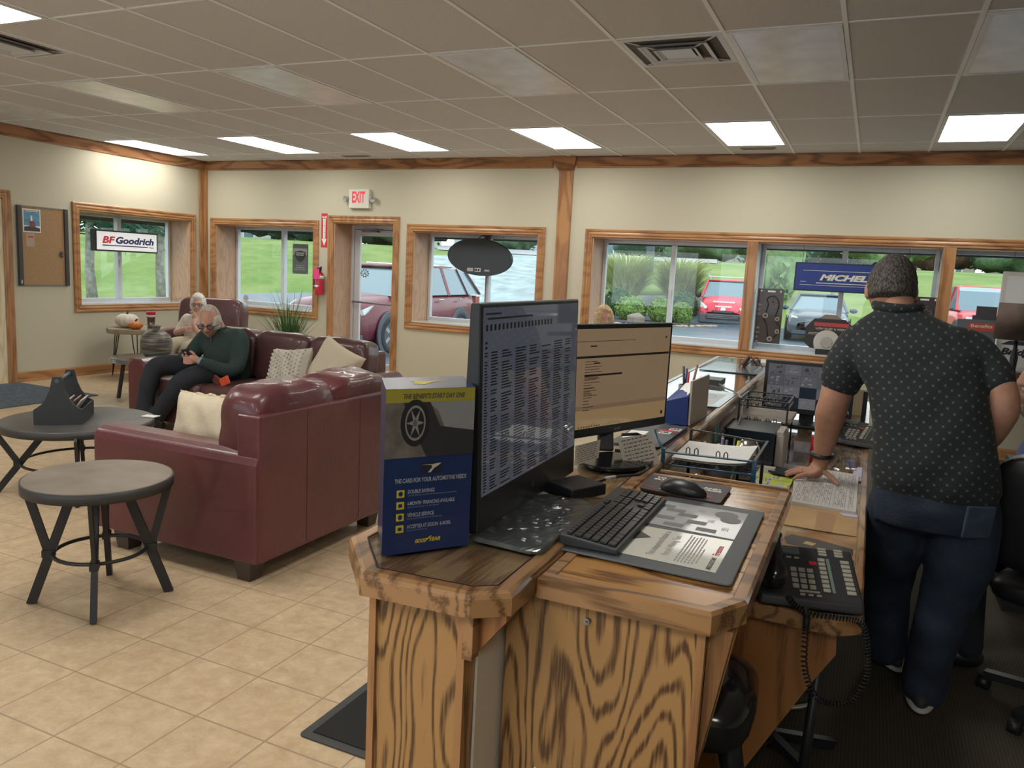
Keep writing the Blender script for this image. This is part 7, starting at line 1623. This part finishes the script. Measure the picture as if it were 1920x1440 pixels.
# ---- the standing man, from behind
P_ = person('big man in patterned dark polo and jeans leaning on the staff desk, back turned', (.25,3.3,0))
shirtM, t, b = nt('polo_print'); L = t.links; tc = t.nodes.new('ShaderNodeTexCoord'); mp = t.nodes.new('ShaderNodeMapping'); mp.inputs['Rotation'].default_value = (math.pi/2,0,0.0); mp.inputs['Scale'].default_value = (1,1,0.0001)
L.new(tc.outputs['Object'], mp.inputs[0])
sx = t.nodes.new('ShaderNodeSeparateXYZ'); L.new(tc.outputs['Object'], sx.inputs[0])
cb2 = t.nodes.new('ShaderNodeCombineXYZ'); L.new(sx.outputs[0], cb2.inputs[0]); L.new(sx.outputs[2], cb2.inputs[1])
rot2n = t.nodes.new('ShaderNodeMapping'); rot2n.inputs['Rotation'].default_value = (0,0,.62); L.new(cb2.outputs[0], rot2n.inputs[0])
vo = t.nodes.new('ShaderNodeTexVoronoi'); vo.voronoi_dimensions = '2D'; vo.distance = 'MINKOWSKI'; vo.inputs['Exponent'].default_value = .5; vo.inputs['Scale'].default_value = 36; vo.inputs['Randomness'].default_value = .12; L.new(rot2n.outputs[0], vo.inputs['Vector'])
rp = t.nodes.new('ShaderNodeValToRGB'); rp.color_ramp.elements[0].position = .27; rp.color_ramp.elements[0].color = (.12,.125,.12,1); rp.color_ramp.elements[1].position = .37; rp.color_ramp.elements[1].color = (.018,.023,.027,1); L.new(vo.outputs['Distance'], rp.inputs[0]); L.new(rp.outputs[0], b.inputs['Base Color']); setp(b, Roughness=.85, Sheen_Weight=.05)
jeans = pm('jeans_denim', (.024,.036,.062), .85, var=.45, vscale=9, bump=.3, bscale=140)
# torso: hips (.27,3.15) -> neck (.08,3.40)
def ring(c, hx, hy, tiltx=0, yaw=0): 
    ca,sa = math.cos(yaw),math.sin(yaw)
    return (c, (hx*ca,hx*sa,hx*math.sin(tiltx)), (-hy*sa,hy*ca,0))
tor = [((.270,3.19,.84),.200,.150),((.270,3.19,.90),.212,.160),((.262,3.20,.98),.208,.165),((.245,3.22,1.08),.200,.160),((.215,3.26,1.20),.205,.155),((.180,3.30,1.29),.222,.150),((.162,3.34,1.365),.232,.135),((.148,3.37,1.415),.222,.108),((.130,3.39,1.455),.172,.085),((.108,3.41,1.49),.105,.070),((.095,3.43,1.515),.072,.06)]
S = MB(); loft(S, [ring(c,hx,hy,-.02) for c,hx,hy in tor], p=2.5)
Lsh = Vector((-.032,3.36,1.360)); Rsh = Vector((.345,3.35,1.365))
limb(S, [Lsh+Vector((.05,0,.01)),Lsh,(-.070,3.34,1.29),(-.080,3.33,1.222)], [.088,.082,.078,.078])
limb(S, [Rsh+Vector((-.06,0,.01)),Rsh,(.400,3.32,1.315),(.428,3.28,1.270)], [.086,.080,.072,.068])
garment(S, 'polo_shirt', shirtM, P_, .0085, 4, wrinkles(.0045,34,(-.5,0,.8)))
cl_ = MB(); cl_.tube([(.088+.074*math.cos(a),3.425+.066*math.sin(a),1.518+.010*math.sin(a)) for a in [2*math.pi*k/32 for k in range(32)]],.021,n=10,closed=True); cl_.build('collar', shirtM, P_)
# trousers
J = MB(); loft(J, [ring((.270,3.185,.74),.190,.145),ring((.270,3.185,.82),.202,.155),ring((.270,3.19,.90),.200,.150)], p=2.5)
limb(J, [(.375,3.18,.80),(.382,3.19,.64),(.372,3.23,.50),(.350,3.24,.34),(.335,3.25,.22),(.330,3.255,.085)], [.122,.118,.102,.088,.082,.080])
limb(J, [(.178,3.20,.80),(.170,3.28,.64),(.168,3.40,.48),(.180,3.47,.30),(.200,3.52,.10)], [.120,.118,.100,.086,.080])
garment(J, 'jeans', jeans, P_, .009, 3, wrinkles(.004,46,(.1,0,1)))
pk_ = MB(); pk_.obox((.408,3.058,.805),(1,.62,0),(-.62,1,.0),(.06,0,1),.055,.006,.058); pk_.build('back_pocket', pm('denim_light',(.045,.065,.105),.85,var=.3,vscale=20), P_, bevel=.006)
# shoes
for (x,y,a,lb) in ((.325,3.27,-.05,'r'),(.215,3.58,.25,'l')):
    fn = lambda d,p: Vector((p.x*(1-.18*max(0,-d.y)), p.y, max(p.z,-.028)))
    up = MB().ell((x,y+.03,.055),(.050,.150,.052),24,16,rot=RZ(a)@RX(.0),fn=fn); sh = up.build('shoe', pm('shoe_dark',(.05,.05,.055),.6), P_)
    MB().ell((x,y+.03,.030),(.056,.158,.026),24,10,rot=RZ(a),fn=lambda d,p: Vector((p.x,p.y,max(min(p.z,.012),-.022)))).build('shoe_sole', pm('sole_white',(.68,.66,.62),.5), sh)
# skin: core under the clothes + arms + neck, head, hand
B_ = MB(); loft(B_, [ring(c,hx*.86,hy*.84,-.02) for c,hx,hy in tor])
limb(B_, [(.10,3.41,1.46),(.085,3.43,1.53),(.075,3.46,1.58)], [.070,.062,.066])
limb(B_, [Lsh,(-.080,3.335,1.23),(-.100,3.33,1.13),(-.108,3.36,1.08),(-.118,3.43,.97),(-.128,3.475,.875)], [.075,.066,.057,.060,.047,.034])
limb(B_, [Rsh,(.430,3.285,1.27),(.458,3.24,1.19),(.445,3.27,1.12),(.42,3.33,1.02),(.40,3.37,.96)], [.075,.060,.055,.054,.042,.034])
limb(B_, [(.375,3.18,.80),(.385,3.19,.64),(.375,3.23,.50),(.350,3.24,.34),(.335,3.25,.22),(.330,3.26,.07)], [.09,.085,.07,.065,.055,.045]); limb(B_, [(.170,3.20,.80),(.155,3.30,.64),(.150,3.42,.48),(.170,3.47,.30),(.205,3.55,.07)], [.09,.08,.065,.055,.045])
H1 = MB()   # left hand pressed on the ledger
limb(H1, [(-.128,3.478,.885),(-.132,3.482,.845),(-.145,3.480,.815),(-.168,3.472,.802)], [.031,.031,.034,.024], n=14)
H1.ell((-.150,3.470,.812),(.042,.044,.020),18,12,rot=RY(-.5))
z0_ = ZK+.022
finger(H1, [(-.165,3.500,.808),(-.200,3.520,.806),(-.225,3.530,.797),(-.245,3.536,z0_)], .0098)
finger(H1, [(-.172,3.486,.806),(-.210,3.494,.804),(-.238,3.498,.795),(-.262,3.500,z0_)], .0102)
finger(H1, [(-.172,3.466,.805),(-.208,3.462,.802),(-.235,3.458,.794),(-.257,3.455,z0_)], .0098)
finger(H1, [(-.165,3.446,.803),(-.190,3.430,.799),(-.208,3.420,.792),(-.222,3.410,z0_)], .0088)
finger(H1, [(-.128,3.470,.825),(-.100,3.455,.812),(-.075,3.440,.798),(-.055,3.425,z0_)], .0115)
H2 = MB(); limb(H2, [(.40,3.37,.97),(.39,3.40,.92),(.38,3.42,.88)], [.032,.036,.025]); [finger(H2,[(.38+dx,3.42,.89),(.36+dx,3.44,.86),(.34+dx,3.43,.84)],.009) for dx in (-.03,-.01,.01,.03)]; finger(H2,[(.37,3.39,.93),(.34,3.37,.91),(.33,3.36,.885)],.010)
hc = Vector((.060,3.475,1.580)); hr = RZ(math.pi+.10)@RX(.32)@RY(-.04)
hd = MB(); head(hd, hc, hr, 1.10)
bodymesh(B_, [hd], [H1,H2], P_, skin)
hairM, t, b = nt('salt_pepper_hair'); L = t.links; tc = t.nodes.new('ShaderNodeTexCoord'); mp = t.nodes.new('ShaderNodeMapping'); mp.inputs['Scale'].default_value=(160,160,40); L.new(tc.outputs['Object'],mp.inputs[0]); n_ = t.nodes.new('ShaderNodeTexNoise'); n_.inputs['Scale'].default_value=1.4; n_.inputs['Detail'].default_value=4; L.new(mp.outputs[0],n_.inputs['Vector']); r_ = t.nodes.new('ShaderNodeValToRGB'); r_.color_ramp.elements[0].position=.42; r_.color_ramp.elements[0].color=(.028,.024,.022,1); r_.color_ramp.elements[1].position=.68; r_.color_ramp.elements[1].color=(.18,.165,.15,1); L.new(n_.outputs['Fac'],r_.inputs[0]); L.new(r_.outputs[0],b.inputs['Base Color']); bp = t.nodes.new('ShaderNodeBump'); bp.inputs['Strength'].default_value=.6; bp.inputs['Distance'].default_value=.006; L.new(n_.outputs['Fac'],bp.inputs['Height']); L.new(bp.outputs[0],b.inputs['Normal']); setp(b,Roughness=.7)
hair(hc, hr, 1.10, lambda d: (d.z+.42-.55*max(0,-d.y)-.12*abs(d.x)*(1 if d.y<.2 else 0)) if d.y > -.35 else d.z-.35+(-d.y-.35)*.4, hairM, P_, thick=1.10, noise=.0015)
w_ = MB(); w_.tube([(-.127+.037*math.cos(a),3.468+.034*math.sin(a),.885+.004*math.sin(a)) for a in [2*math.pi*k/28 for k in range(28)]],.0115,n=8,closed=True); w_.build('wrist_watch', blackM, P_)
w_ = MB(); w_.tube([(-.1995+.003*math.cos(a)*0,3.462+.0115*math.cos(a),.8025+.0115*math.sin(a)) for a in [2*math.pi*k/20 for k in range(20)]],.0018,n=6,closed=True); w_.build('ring', pm('gold',(.9,.65,.3),.2,1), P_)

# ---- seated man with phone
P_ = person('white haired man in a dark green pullover sitting on the sofa looking at a phone', (-5.3,5.45,0))
green = pm('dark_green_knit', (.030,.052,.050), .95, var=.12, vscale=12, bump=.3, bscale=160); trous = pm('dark_trousers', (.020,.024,.033), .9, var=.2, vscale=8)
tor = [((-5.27,5.50,.47),.20,.15),((-5.27,5.50,.56),.215,.165),((-5.28,5.50,.68),.22,.165),((-5.29,5.50,.78),.225,.145),((-5.30,5.485,.85),.215,.12),((-5.31,5.465,.895),.15,.09),((-5.32,5.45,.92),.085,.065)]
S = MB(); loft(S, [ring(c,hx,hy) for c,hx,hy in tor])
limb(S, [(-5.42,5.49,.85),(-5.49,5.47,.83),(-5.585,5.36,.66),(-5.565,5.27,.62),(-5.46,5.16,.66),(-5.40,5.11,.69)], [.09,.085,.072,.065,.055,.046])
limb(S, [(-5.16,5.49,.85),(-5.10,5.47,.82),(-5.03,5.38,.64),(-5.04,5.28,.58),(-5.11,5.17,.62),(-5.165,5.10,.655)], [.09,.085,.072,.066,.055,.046])
garment(S, 'pullover', green, P_, .011, 3, wrinkles(.004,30,(.3,0,1)))
MB().tube([(-5.335+.075*math.cos(a),5.44+.065*math.sin(a),.925+.012*math.sin(a)) for a in [2*math.pi*k/24 for k in range(24)]],.016,n=8,closed=True).build('pullover_collar', green, P_)
MB().tube([(-5.337+.060*math.cos(a),5.425+.052*math.sin(a),.932+.010*math.sin(a)) for a in [2*math.pi*k/24 for k in range(24)]],.014,n=8,closed=True).build('shirt_collar', pm('shirt_blue',(.22,.32,.42),.8), P_)
m = MB(); limb(m,[(-5.165,5.10,.655),(-5.175,5.09,.662)],[.040,.039]); m.build('shirt_cuff', MATS['shirt_blue'], P_)
MB().tube([(-5.33,5.375,.905),(-5.32,5.345,.85),(-5.31,5.335,.80)],.004,n=6).build('zip', pm('zip_grey',(.12,.14,.15),.5), P_)
J = MB(); limb(J,[(-5.36,5.47,.53),(-5.46,5.22,.58),(-5.555,4.99,.60),(-5.60,4.93,.50),(-5.63,4.91,.34),(-5.65,4.90,.20)],[.11,.10,.085,.078,.072,.074])
limb(J,[(-5.17,5.47,.53),(-5.20,5.20,.545),(-5.26,4.98,.50),(-5.36,4.93,.36),(-5.50,4.93,.20),(-5.56,4.94,.12)],[.11,.10,.085,.078,.07,.068]); loft(J,[ring((-5.27,5.50,.46),.20,.15),ring((-5.27,5.50,.58),.20,.15)])
garment(J, 'trousers', trous, P_, .011, 3)
for (p0,p1,lb) in (((-5.655,4.93,.09),(-5.64,4.80,.06),1),((-5.57,4.96,.06),(-5.50,4.84,.045),2)):
    m = MB(); limb(m,[(p0[0],p0[1]+.04,p0[2]),p0,p1],[.045,.048,.042],flat=((0,0,1),.85)); m.build('shoe', pm('shoe_brown',(.035,.028,.024),.5), P_)
m = MB(); limb(m,[(-5.652,4.905,.22),(-5.655,4.92,.12)],[.045,.042]); m.build('sock', pm('sock_grey',(.05,.07,.09),.9), P_)
B_ = MB(); loft(B_, [ring(c,hx*.85,hy*.82) for c,hx,hy in tor]); limb(B_,[(-5.32,5.455,.90),(-5.33,5.43,.96),(-5.335,5.41,1.0)],[.062,.058,.058])
limb(B_,[(-5.49,5.47,.83),(-5.585,5.36,.66),(-5.565,5.27,.62),(-5.46,5.16,.66),(-5.40,5.11,.69),(-5.355,5.085,.70)],[.06,.05,.045,.036,.030,.028]); limb(B_,[(-5.10,5.47,.82),(-5.03,5.38,.64),(-5.04,5.28,.58),(-5.11,5.17,.62),(-5.165,5.10,.655),(-5.20,5.065,.675)],[.06,.05,.045,.036,.030,.028])
limb(B_,[(-5.36,5.47,.53),(-5.46,5.22,.58),(-5.555,4.99,.60),(-5.60,4.93,.50),(-5.63,4.91,.34),(-5.65,4.92,.09)],[.08,.07,.055,.05,.045,.035]); limb(B_,[(-5.17,5.47,.53),(-5.20,5.20,.545),(-5.26,4.98,.50),(-5.36,4.93,.36),(-5.50,4.93,.20),(-5.57,4.95,.07)],[.08,.07,.055,.05,.042,.035])
Ha = MB(); limb(Ha,[(-5.37,5.095,.70),(-5.335,5.075,.705),(-5.305,5.060,.705)],[.028,.040,.036],flat=((.3,.8,.3),.7))
for k in range(4): finger(Ha,[(-5.318,5.055,.722-.017*k),(-5.292,5.035,.722-.017*k),(-5.278,5.045,.720-.017*k)],.0095)
finger(Ha,[(-5.335,5.06,.735),(-5.305,5.035,.745),(-5.282,5.02,.735)],.011)
Hb = MB(); limb(Hb,[(-5.19,5.08,.668),(-5.215,5.06,.680),(-5.235,5.05,.688)],[.028,.040,.034],flat=((-.3,.8,.3),.7))
for k in range(4): finger(Hb,[(-5.235,5.045,.697-.017*k),(-5.268,5.018,.690-.016*k),(-5.292,5.010,.692-.014*k)],.0095)
finger(Hb,[(-5.205,5.055,.705),(-5.215,5.040,.735),(-5.235,5.03,.750)],.011)
hc = Vector((-5.345,5.355,.985)); hr = RZ(.50)@RX(.34); hd = MB(); head(hd,hc,hr,1.20)
bodymesh(B_,[hd],[Ha,Hb],P_,pm('skin_ruddy',(.48,.25,.185),.5,var=.08,vscale=30),.012)
grey = pm('hair_silver',(.48,.44,.39),.7,var=.25,vscale=40,bump=.4,bscale=60)
hair(hc,hr,1.20,lambda d: (d.z+.42) if d.y > .10 else ((abs(d.x)-.86-.35*d.y) if d.z > -.30 and d.z < .80 else d.z-.86), grey, P_, thick=1.12, noise=.002)
eyes(hc,hr,1.20,P_); spectacles(hc,hr,1.20,P_,blackG)
m = MB().obox((-5.275,5.035,.725),(.95,.1,.25),(-.1,-.5,.85),(.0,.85,.5),.040,.075 if False else .05,.005); phone_ = solo(m,'phone',pm('phone_dark',(.012,.016,.022),.3),'black phone held up in the seated man\'s hands','phone',bevel=.002)

P_.location.x -= .08; phone_.location.x -= .08

# ---- woman in the armchair
P_ = person('white haired woman in a cream top and glasses resting in the corner armchair', (-7.3,7.1,0))
creamTop = pm('cream_knit_top',(.66,.60,.54),.9,var=.06,vscale=15); slacks = pm('beige_slacks',(.38,.34,.25),.9,var=.1,vscale=9)
cx_,cy_ = -7.38,7.10
tor = [((cx_,cy_+.02,.50),.17,.14),((cx_,cy_+.03,.60),.18,.15),((cx_,cy_+.04,.70),.175,.14),((cx_+.0,cy_+.03,.79),.18,.12),((cx_+.03,cy_+.02,.855),.15,.095),((cx_+.05,cy_+.01,.885),.075,.06)]
S = MB(); loft(S,[ring(c,hx,hy,0,.35) for c,hx,hy in tor]); limb(S,[(cx_-.14,cy_-.03,.81),(cx_-.19,cy_-.06,.72),(cx_-.20,cy_-.10,.655)],[.062,.058,.052]); limb(S,[(cx_+.17,cy_+.07,.81),(cx_+.23,cy_+.04,.70),(cx_+.22,cy_-.02,.64)],[.062,.058,.052])
garment(S,'knit_top',creamTop,P_,.011,3)
J = MB(); limb(J,[(cx_-.06,cy_,.50),(cx_+.04,cy_-.30,.53),(cx_+.10,cy_-.52,.50),(cx_+.12,cy_-.56,.20)],[.10,.095,.075,.06]); limb(J,[(cx_+.10,cy_+.03,.50),(cx_+.22,cy_-.25,.52),(cx_+.28,cy_-.45,.48),(cx_+.29,cy_-.50,.20)],[.10,.095,.075,.06]); loft(J,[ring((cx_,cy_+.02,.44),.18,.14,0,.35),ring((cx_,cy_+.02,.55),.18,.14,0,.35)])
garment(J,'slacks',slacks,P_,.012,3)
for p in ((cx_+.12,cy_-.60,.05),(cx_+.29,cy_-.54,.05)): m = MB(); limb(m,[(p[0],p[1]+.06,.06),p,(p[0]+.02,p[1]-.09,.045)],[.045,.045,.038]); m.build('shoe', pm('shoe_tan',(.25,.2,.15),.6), P_)
B_ = MB(); loft(B_,[ring(c,hx*.85,hy*.85,0,.35) for c,hx,hy in tor]); limb(B_,[(cx_+.04,cy_+.01,.86),(cx_+.06,cy_+.0,.92),(cx_+.065,cy_-.01,.96)],[.055,.050,.05])
limb(B_,[(cx_-.19,cy_-.06,.72),(cx_-.20,cy_-.12,.65),(cx_-.11,cy_-.22,.66),(cx_+.02,cy_-.24,.70)],[.045,.042,.036,.028]); limb(B_,[(cx_+.22,cy_+.0,.68),(cx_+.20,cy_-.12,.64),(cx_+.13,cy_-.17,.74),(cx_+.105,cy_-.14,.83)],[.045,.042,.036,.026])
limb(B_,[(cx_-.06,cy_,.52),(cx_+.04,cy_-.30,.53),(cx_+.10,cy_-.50,.50),(cx_+.12,cy_-.57,.10)],[.08,.07,.05,.035]); limb(B_,[(cx_+.10,cy_+.03,.52),(cx_+.22,cy_-.25,.52),(cx_+.28,cy_-.44,.48),(cx_+.29,cy_-.51,.10)],[.08,.07,.05,.035])
Ha = MB(); limb(Ha,[(cx_+.105,cy_-.14,.825),(cx_+.095,cy_-.135,.86),(cx_+.085,cy_-.13,.885)],[.026,.034,.028])
for k in range(4): finger(Ha,[(cx_+.10-.016*k,cy_-.14,.885),(cx_+.085-.016*k,cy_-.150,.905),(cx_+.07-.014*k,cy_-.135,.900)],.009)
finger(Ha,[(cx_+.11,cy_-.13,.87),(cx_+.125,cy_-.12,.895),(cx_+.12,cy_-.11,.91)],.0095)
Hb = MB(); limb(Hb,[(cx_+.0,cy_-.24,.70),(cx_+.05,cy_-.235,.71)],[.026,.032]); [finger(Hb,[(cx_+.06,cy_-.24,.725-.016*k),(cx_+.095,cy_-.225,.73-.016*k),(cx_+.12,cy_-.20,.735-.016*k)],.009) for k in range(4)]; finger(Hb,[(cx_+.04,cy_-.24,.735),(cx_+.06,cy_-.235,.76),(cx_+.08,cy_-.225,.765)],.0095)
hc = Vector((cx_+.055,cy_-.045,.990)); hr = RZ(.62)@RX(-.02)@RY(.04); hd = MB(); head(hd,hc,hr,.98,1.1,.8); bodymesh(B_,[hd],[Ha,Hb],P_,skinL,.012)
hair(hc,hr,.98,lambda d: (1.0 if d.y > .15 else (abs(d.x)-.66+.22*max(0,d.z) if d.z < .55 else d.z-.52)) , pm('hair_white',(.66,.64,.60),.7,var=.15,vscale=40,bump=.4,bscale=60), P_, thick=1.22, noise=.006)
eyes(hc,hr,.98,P_); spectacles(hc,hr,.98,P_,pm('frame_brown',(.06,.035,.03),.3))

# ---- blonde woman behind the monitor
P_ = person('blonde woman whose face shows above the tan monitor', (-2.2,6.9,0)); blackTop = pm('black_blouse',(.03,.03,.035),.85); cx_,cy_ = -2.205,6.9
tor = [((cx_,cy_+.05,.46),.17,.14),((cx_,cy_+.05,.60),.17,.13),((cx_,cy_+.04,.82),.175,.12),((cx_,cy_+.02,.92),.17,.10),((cx_,cy_,.985),.12,.075),((cx_,cy_-.01,1.015),.06,.055)]
S = MB(); loft(S,[ring(c,hx,hy) for c,hx,hy in tor])
for s in (-1,1): limb(S,[(cx_+s*.14,cy_+.02,.91),(cx_+s*.20,cy_-.02,.78),(cx_+s*.20,cy_-.08,.66),(cx_+s*.12,cy_-.22,.62)],[.06,.052,.046,.036])
garment(S,'blouse',blackTop,P_,.013,3)
J = MB()
for s in (-1,1): limb(J,[(cx_+s*.09,cy_+.03,.50),(cx_+s*.10,cy_-.25,.52),(cx_+s*.10,cy_-.42,.50),(cx_+s*.10,cy_-.42,.10)],[.095,.085,.07,.05])
garment(J,'trousers',trous,P_,.013,3)
for s in (-1,1): m = MB(); limb(m,[(cx_+s*.10,cy_-.40,.05),(cx_+s*.10,cy_-.52,.04)],[.042,.036]); m.build('shoe', blackM, P_)
B_ = MB(); loft(B_,[ring(c,hx*.85,hy*.85) for c,hx,hy in tor]); limb(B_,[(cx_,cy_,.97),(cx_,cy_,1.09)],[.05,.048])
for s in (-1,1): limb(B_,[(cx_+s*.19,cy_-.02,.78),(cx_+s*.19,cy_-.1,.65),(cx_+s*.10,cy_-.24,.62)],[.04,.036,.028]); limb(B_,[(cx_+s*.09,cy_+.03,.50),(cx_+s*.10,cy_-.40,.48),(cx_+s*.10,cy_-.41,.08)],[.07,.05,.035])
Ha = MB(); limb(Ha,[(cx_-.10,cy_-.24,.62),(cx_-.03,cy_-.28,.62)],[.026,.032]); [finger(Ha,[(cx_-.02,cy_-.29+.016*k,.625),(cx_+.02,cy_-.29+.016*k,.625),(cx_+.05,cy_-.285+.016*k,.615)],.009) for k in range(4)]; finger(Ha,[(cx_-.05,cy_-.26,.64),(cx_-.02,cy_-.245,.65),(cx_+.01,cy_-.24,.65)],.009)
Hb = MB(); limb(Hb,[(cx_+.10,cy_-.24,.618),(cx_+.04,cy_-.27,.60)],[.026,.032]); [finger(Hb,[(cx_+.03,cy_-.29+.016*k,.59),(cx_-.01,cy_-.29+.016*k,.585),(cx_-.04,cy_-.28+.016*k,.58)],.009) for k in range(4)]; finger(Hb,[(cx_+.05,cy_-.25,.61),(cx_+.02,cy_-.24,.612),(cx_,cy_-.24,.60)],.009)
hc = Vector((cx_,cy_-.02,1.180)); hr = RZ(.55)@RX(-.04)@RY(-.05); hd = MB(); head(hd,hc,hr,.98,1.1,.8); bodymesh(B_,[hd],[Ha,Hb],P_,skinL,.013)
hair(hc,hr,.98,lambda d: (1.0 if d.y > .1 else (abs(d.x)-.62+.2*max(0,d.z) if d.z < .55 else d.z-.56+.30*d.x)), pm('hair_blonde',(.62,.47,.25),.6,var=.3,vscale=40,bump=.5,bscale=60), P_, thick=1.17, noise=.006)
eyes(hc,hr,.98,P_)
t_ = thing('waiting_chair', 'dark chair carrying the blonde woman, hidden behind the monitor', 'chair', (cx_,cy_,0)); MB().box(cx_-.24,cx_+.24,cy_-.26,cy_+.24,.36,.43).build('seat', blackM, t_, bevel=.01); MB().box(cx_-.24,cx_+.24,cy_+.24,cy_+.28,.36,.82).build('backrest', blackM, t_, bevel=.01)
for sx in (-1,1):
    for sy in (-1,1): MB().box(cx_+sx*.22-.015,cx_+sx*.22+.015,cy_+sy*.22-.015,cy_+sy*.22+.015,0,.36).build('leg', blackMetal, t_)

# ---- bearded man at the right edge
P_ = person('bearded man in a blue shirt sitting at the right edge of the picture', (.75,3.8,0)); blueS = pm('blue_shirt',(.10,.14,.34),.85,var=.12,vscale=8)
cx_,cy_ = .755,3.82
tor = [((cx_,cy_,.50),.20,.16),((cx_,cy_,.62),.21,.17),((cx_,cy_,.80),.20,.15),((cx_-.01,cy_,.92),.20,.13),((cx_-.02,cy_,.99),.17,.10),((cx_-.03,cy_,1.03),.085,.065)]
S = MB(); loft(S,[ring(c,hy,hx) for c,hx,hy in tor])
for s in (-1,1): limb(S,[(cx_-.01,cy_+s*.17,.93),(cx_-.03,cy_+s*.23,.83),(cx_-.08,cy_+s*.24,.72),(cx_-.22,cy_+s*.18,.70)],[.075,.065,.055,.045])
garment(S,'shirt',blueS,P_,.011,3,wrinkles(.005,40,(.4,.3,.8)))
MB().tube([(cx_-.035+.062*math.cos(a),cy_+.065*math.sin(a),1.035+.012*math.cos(a)) for a in [2*math.pi*k/24 for k in range(24)]],.016,n=8,closed=True).build('shirt_collar', blueS, P_)
J = MB()
for s in (-1,1): limb(J,[(cx_,cy_+s*.10,.52),(cx_-.25,cy_+s*.12,.54),(cx_-.33,cy_+s*.12,.50) if False else (cx_-.28,cy_+s*.12,.50),(cx_-.24,cy_+s*.12,.10)],[.10,.09,.075,.06])
garment(J,'trousers',trous,P_,.012,3)
for s in (-1,1): m = MB(); limb(m,[(cx_-.22,cy_+s*.12,.06),(cx_-.36,cy_+s*.12,.045)],[.045,.04]); m.build('shoe', blackM, P_)
B_ = MB(); loft(B_,[ring(c,hy*.85,hx*.85) for c,hx,hy in tor]); limb(B_,[(cx_-.03,cy_,1.0),(cx_-.045,cy_,1.07),(cx_-.05,cy_,1.12)],[.062,.06,.058])
for s in (-1,1): limb(B_,[(cx_-.03,cy_+s*.22,.84),(cx_-.08,cy_+s*.23,.72),(cx_-.24,cy_+s*.17,.70)],[.05,.042,.030]); limb(B_,[(cx_,cy_+s*.10,.52),(cx_-.27,cy_+s*.12,.50),(cx_-.24,cy_+s*.12,.08)],[.08,.06,.04])
HH = []
for s in (-1,1):
    h_ = MB(); limb(h_,[(cx_-.24,cy_+s*.17,.70),(cx_-.31,cy_+s*.15,.70)],[.028,.036]); [finger(h_,[(cx_-.32,cy_+s*.15-.027+.018*k,.70),(cx_-.36,cy_+s*.15-.027+.018*k,.695),(cx_-.38,cy_+s*.15-.027+.018*k,.675)],.0095) for k in range(4)]; finger(h_,[(cx_-.28,cy_+s*.13,.715),(cx_-.31,cy_+s*.10,.72),(cx_-.34,cy_+s*.10,.715)],.0105); HH.append(h_)
hc = Vector((.672,3.80,1.20)); hr = RZ(-math.pi/2+.12)@RX(.0); hd = MB(); head(hd,hc,hr,1.04,.9,1.1); bodymesh(B_,[hd],HH,P_,pm('skin_rosy',(.55,.29,.22),.5,var=.1,vscale=30),.012)
hair(hc,hr,1.04,lambda d: (d.z+.30 if d.y > -.05 else d.z-.72), pm('hair_grey_short',(.26,.22,.19),.75,var=.3,vscale=60,bump=.4,bscale=60), P_, thick=1.05)
hair(hc,hr,1.04,lambda d: (-d.z-.45+.35*max(0,-d.y)*0-.25*max(0,d.y)*4) if d.z < -.2 else -1, pm('beard_grey',(.36,.29,.24),.8,var=.4,vscale=70,bump=.5,bscale=70), P_, name='beard', thick=1.06, noise=.003)
eyes(hc,hr,1.04,P_)
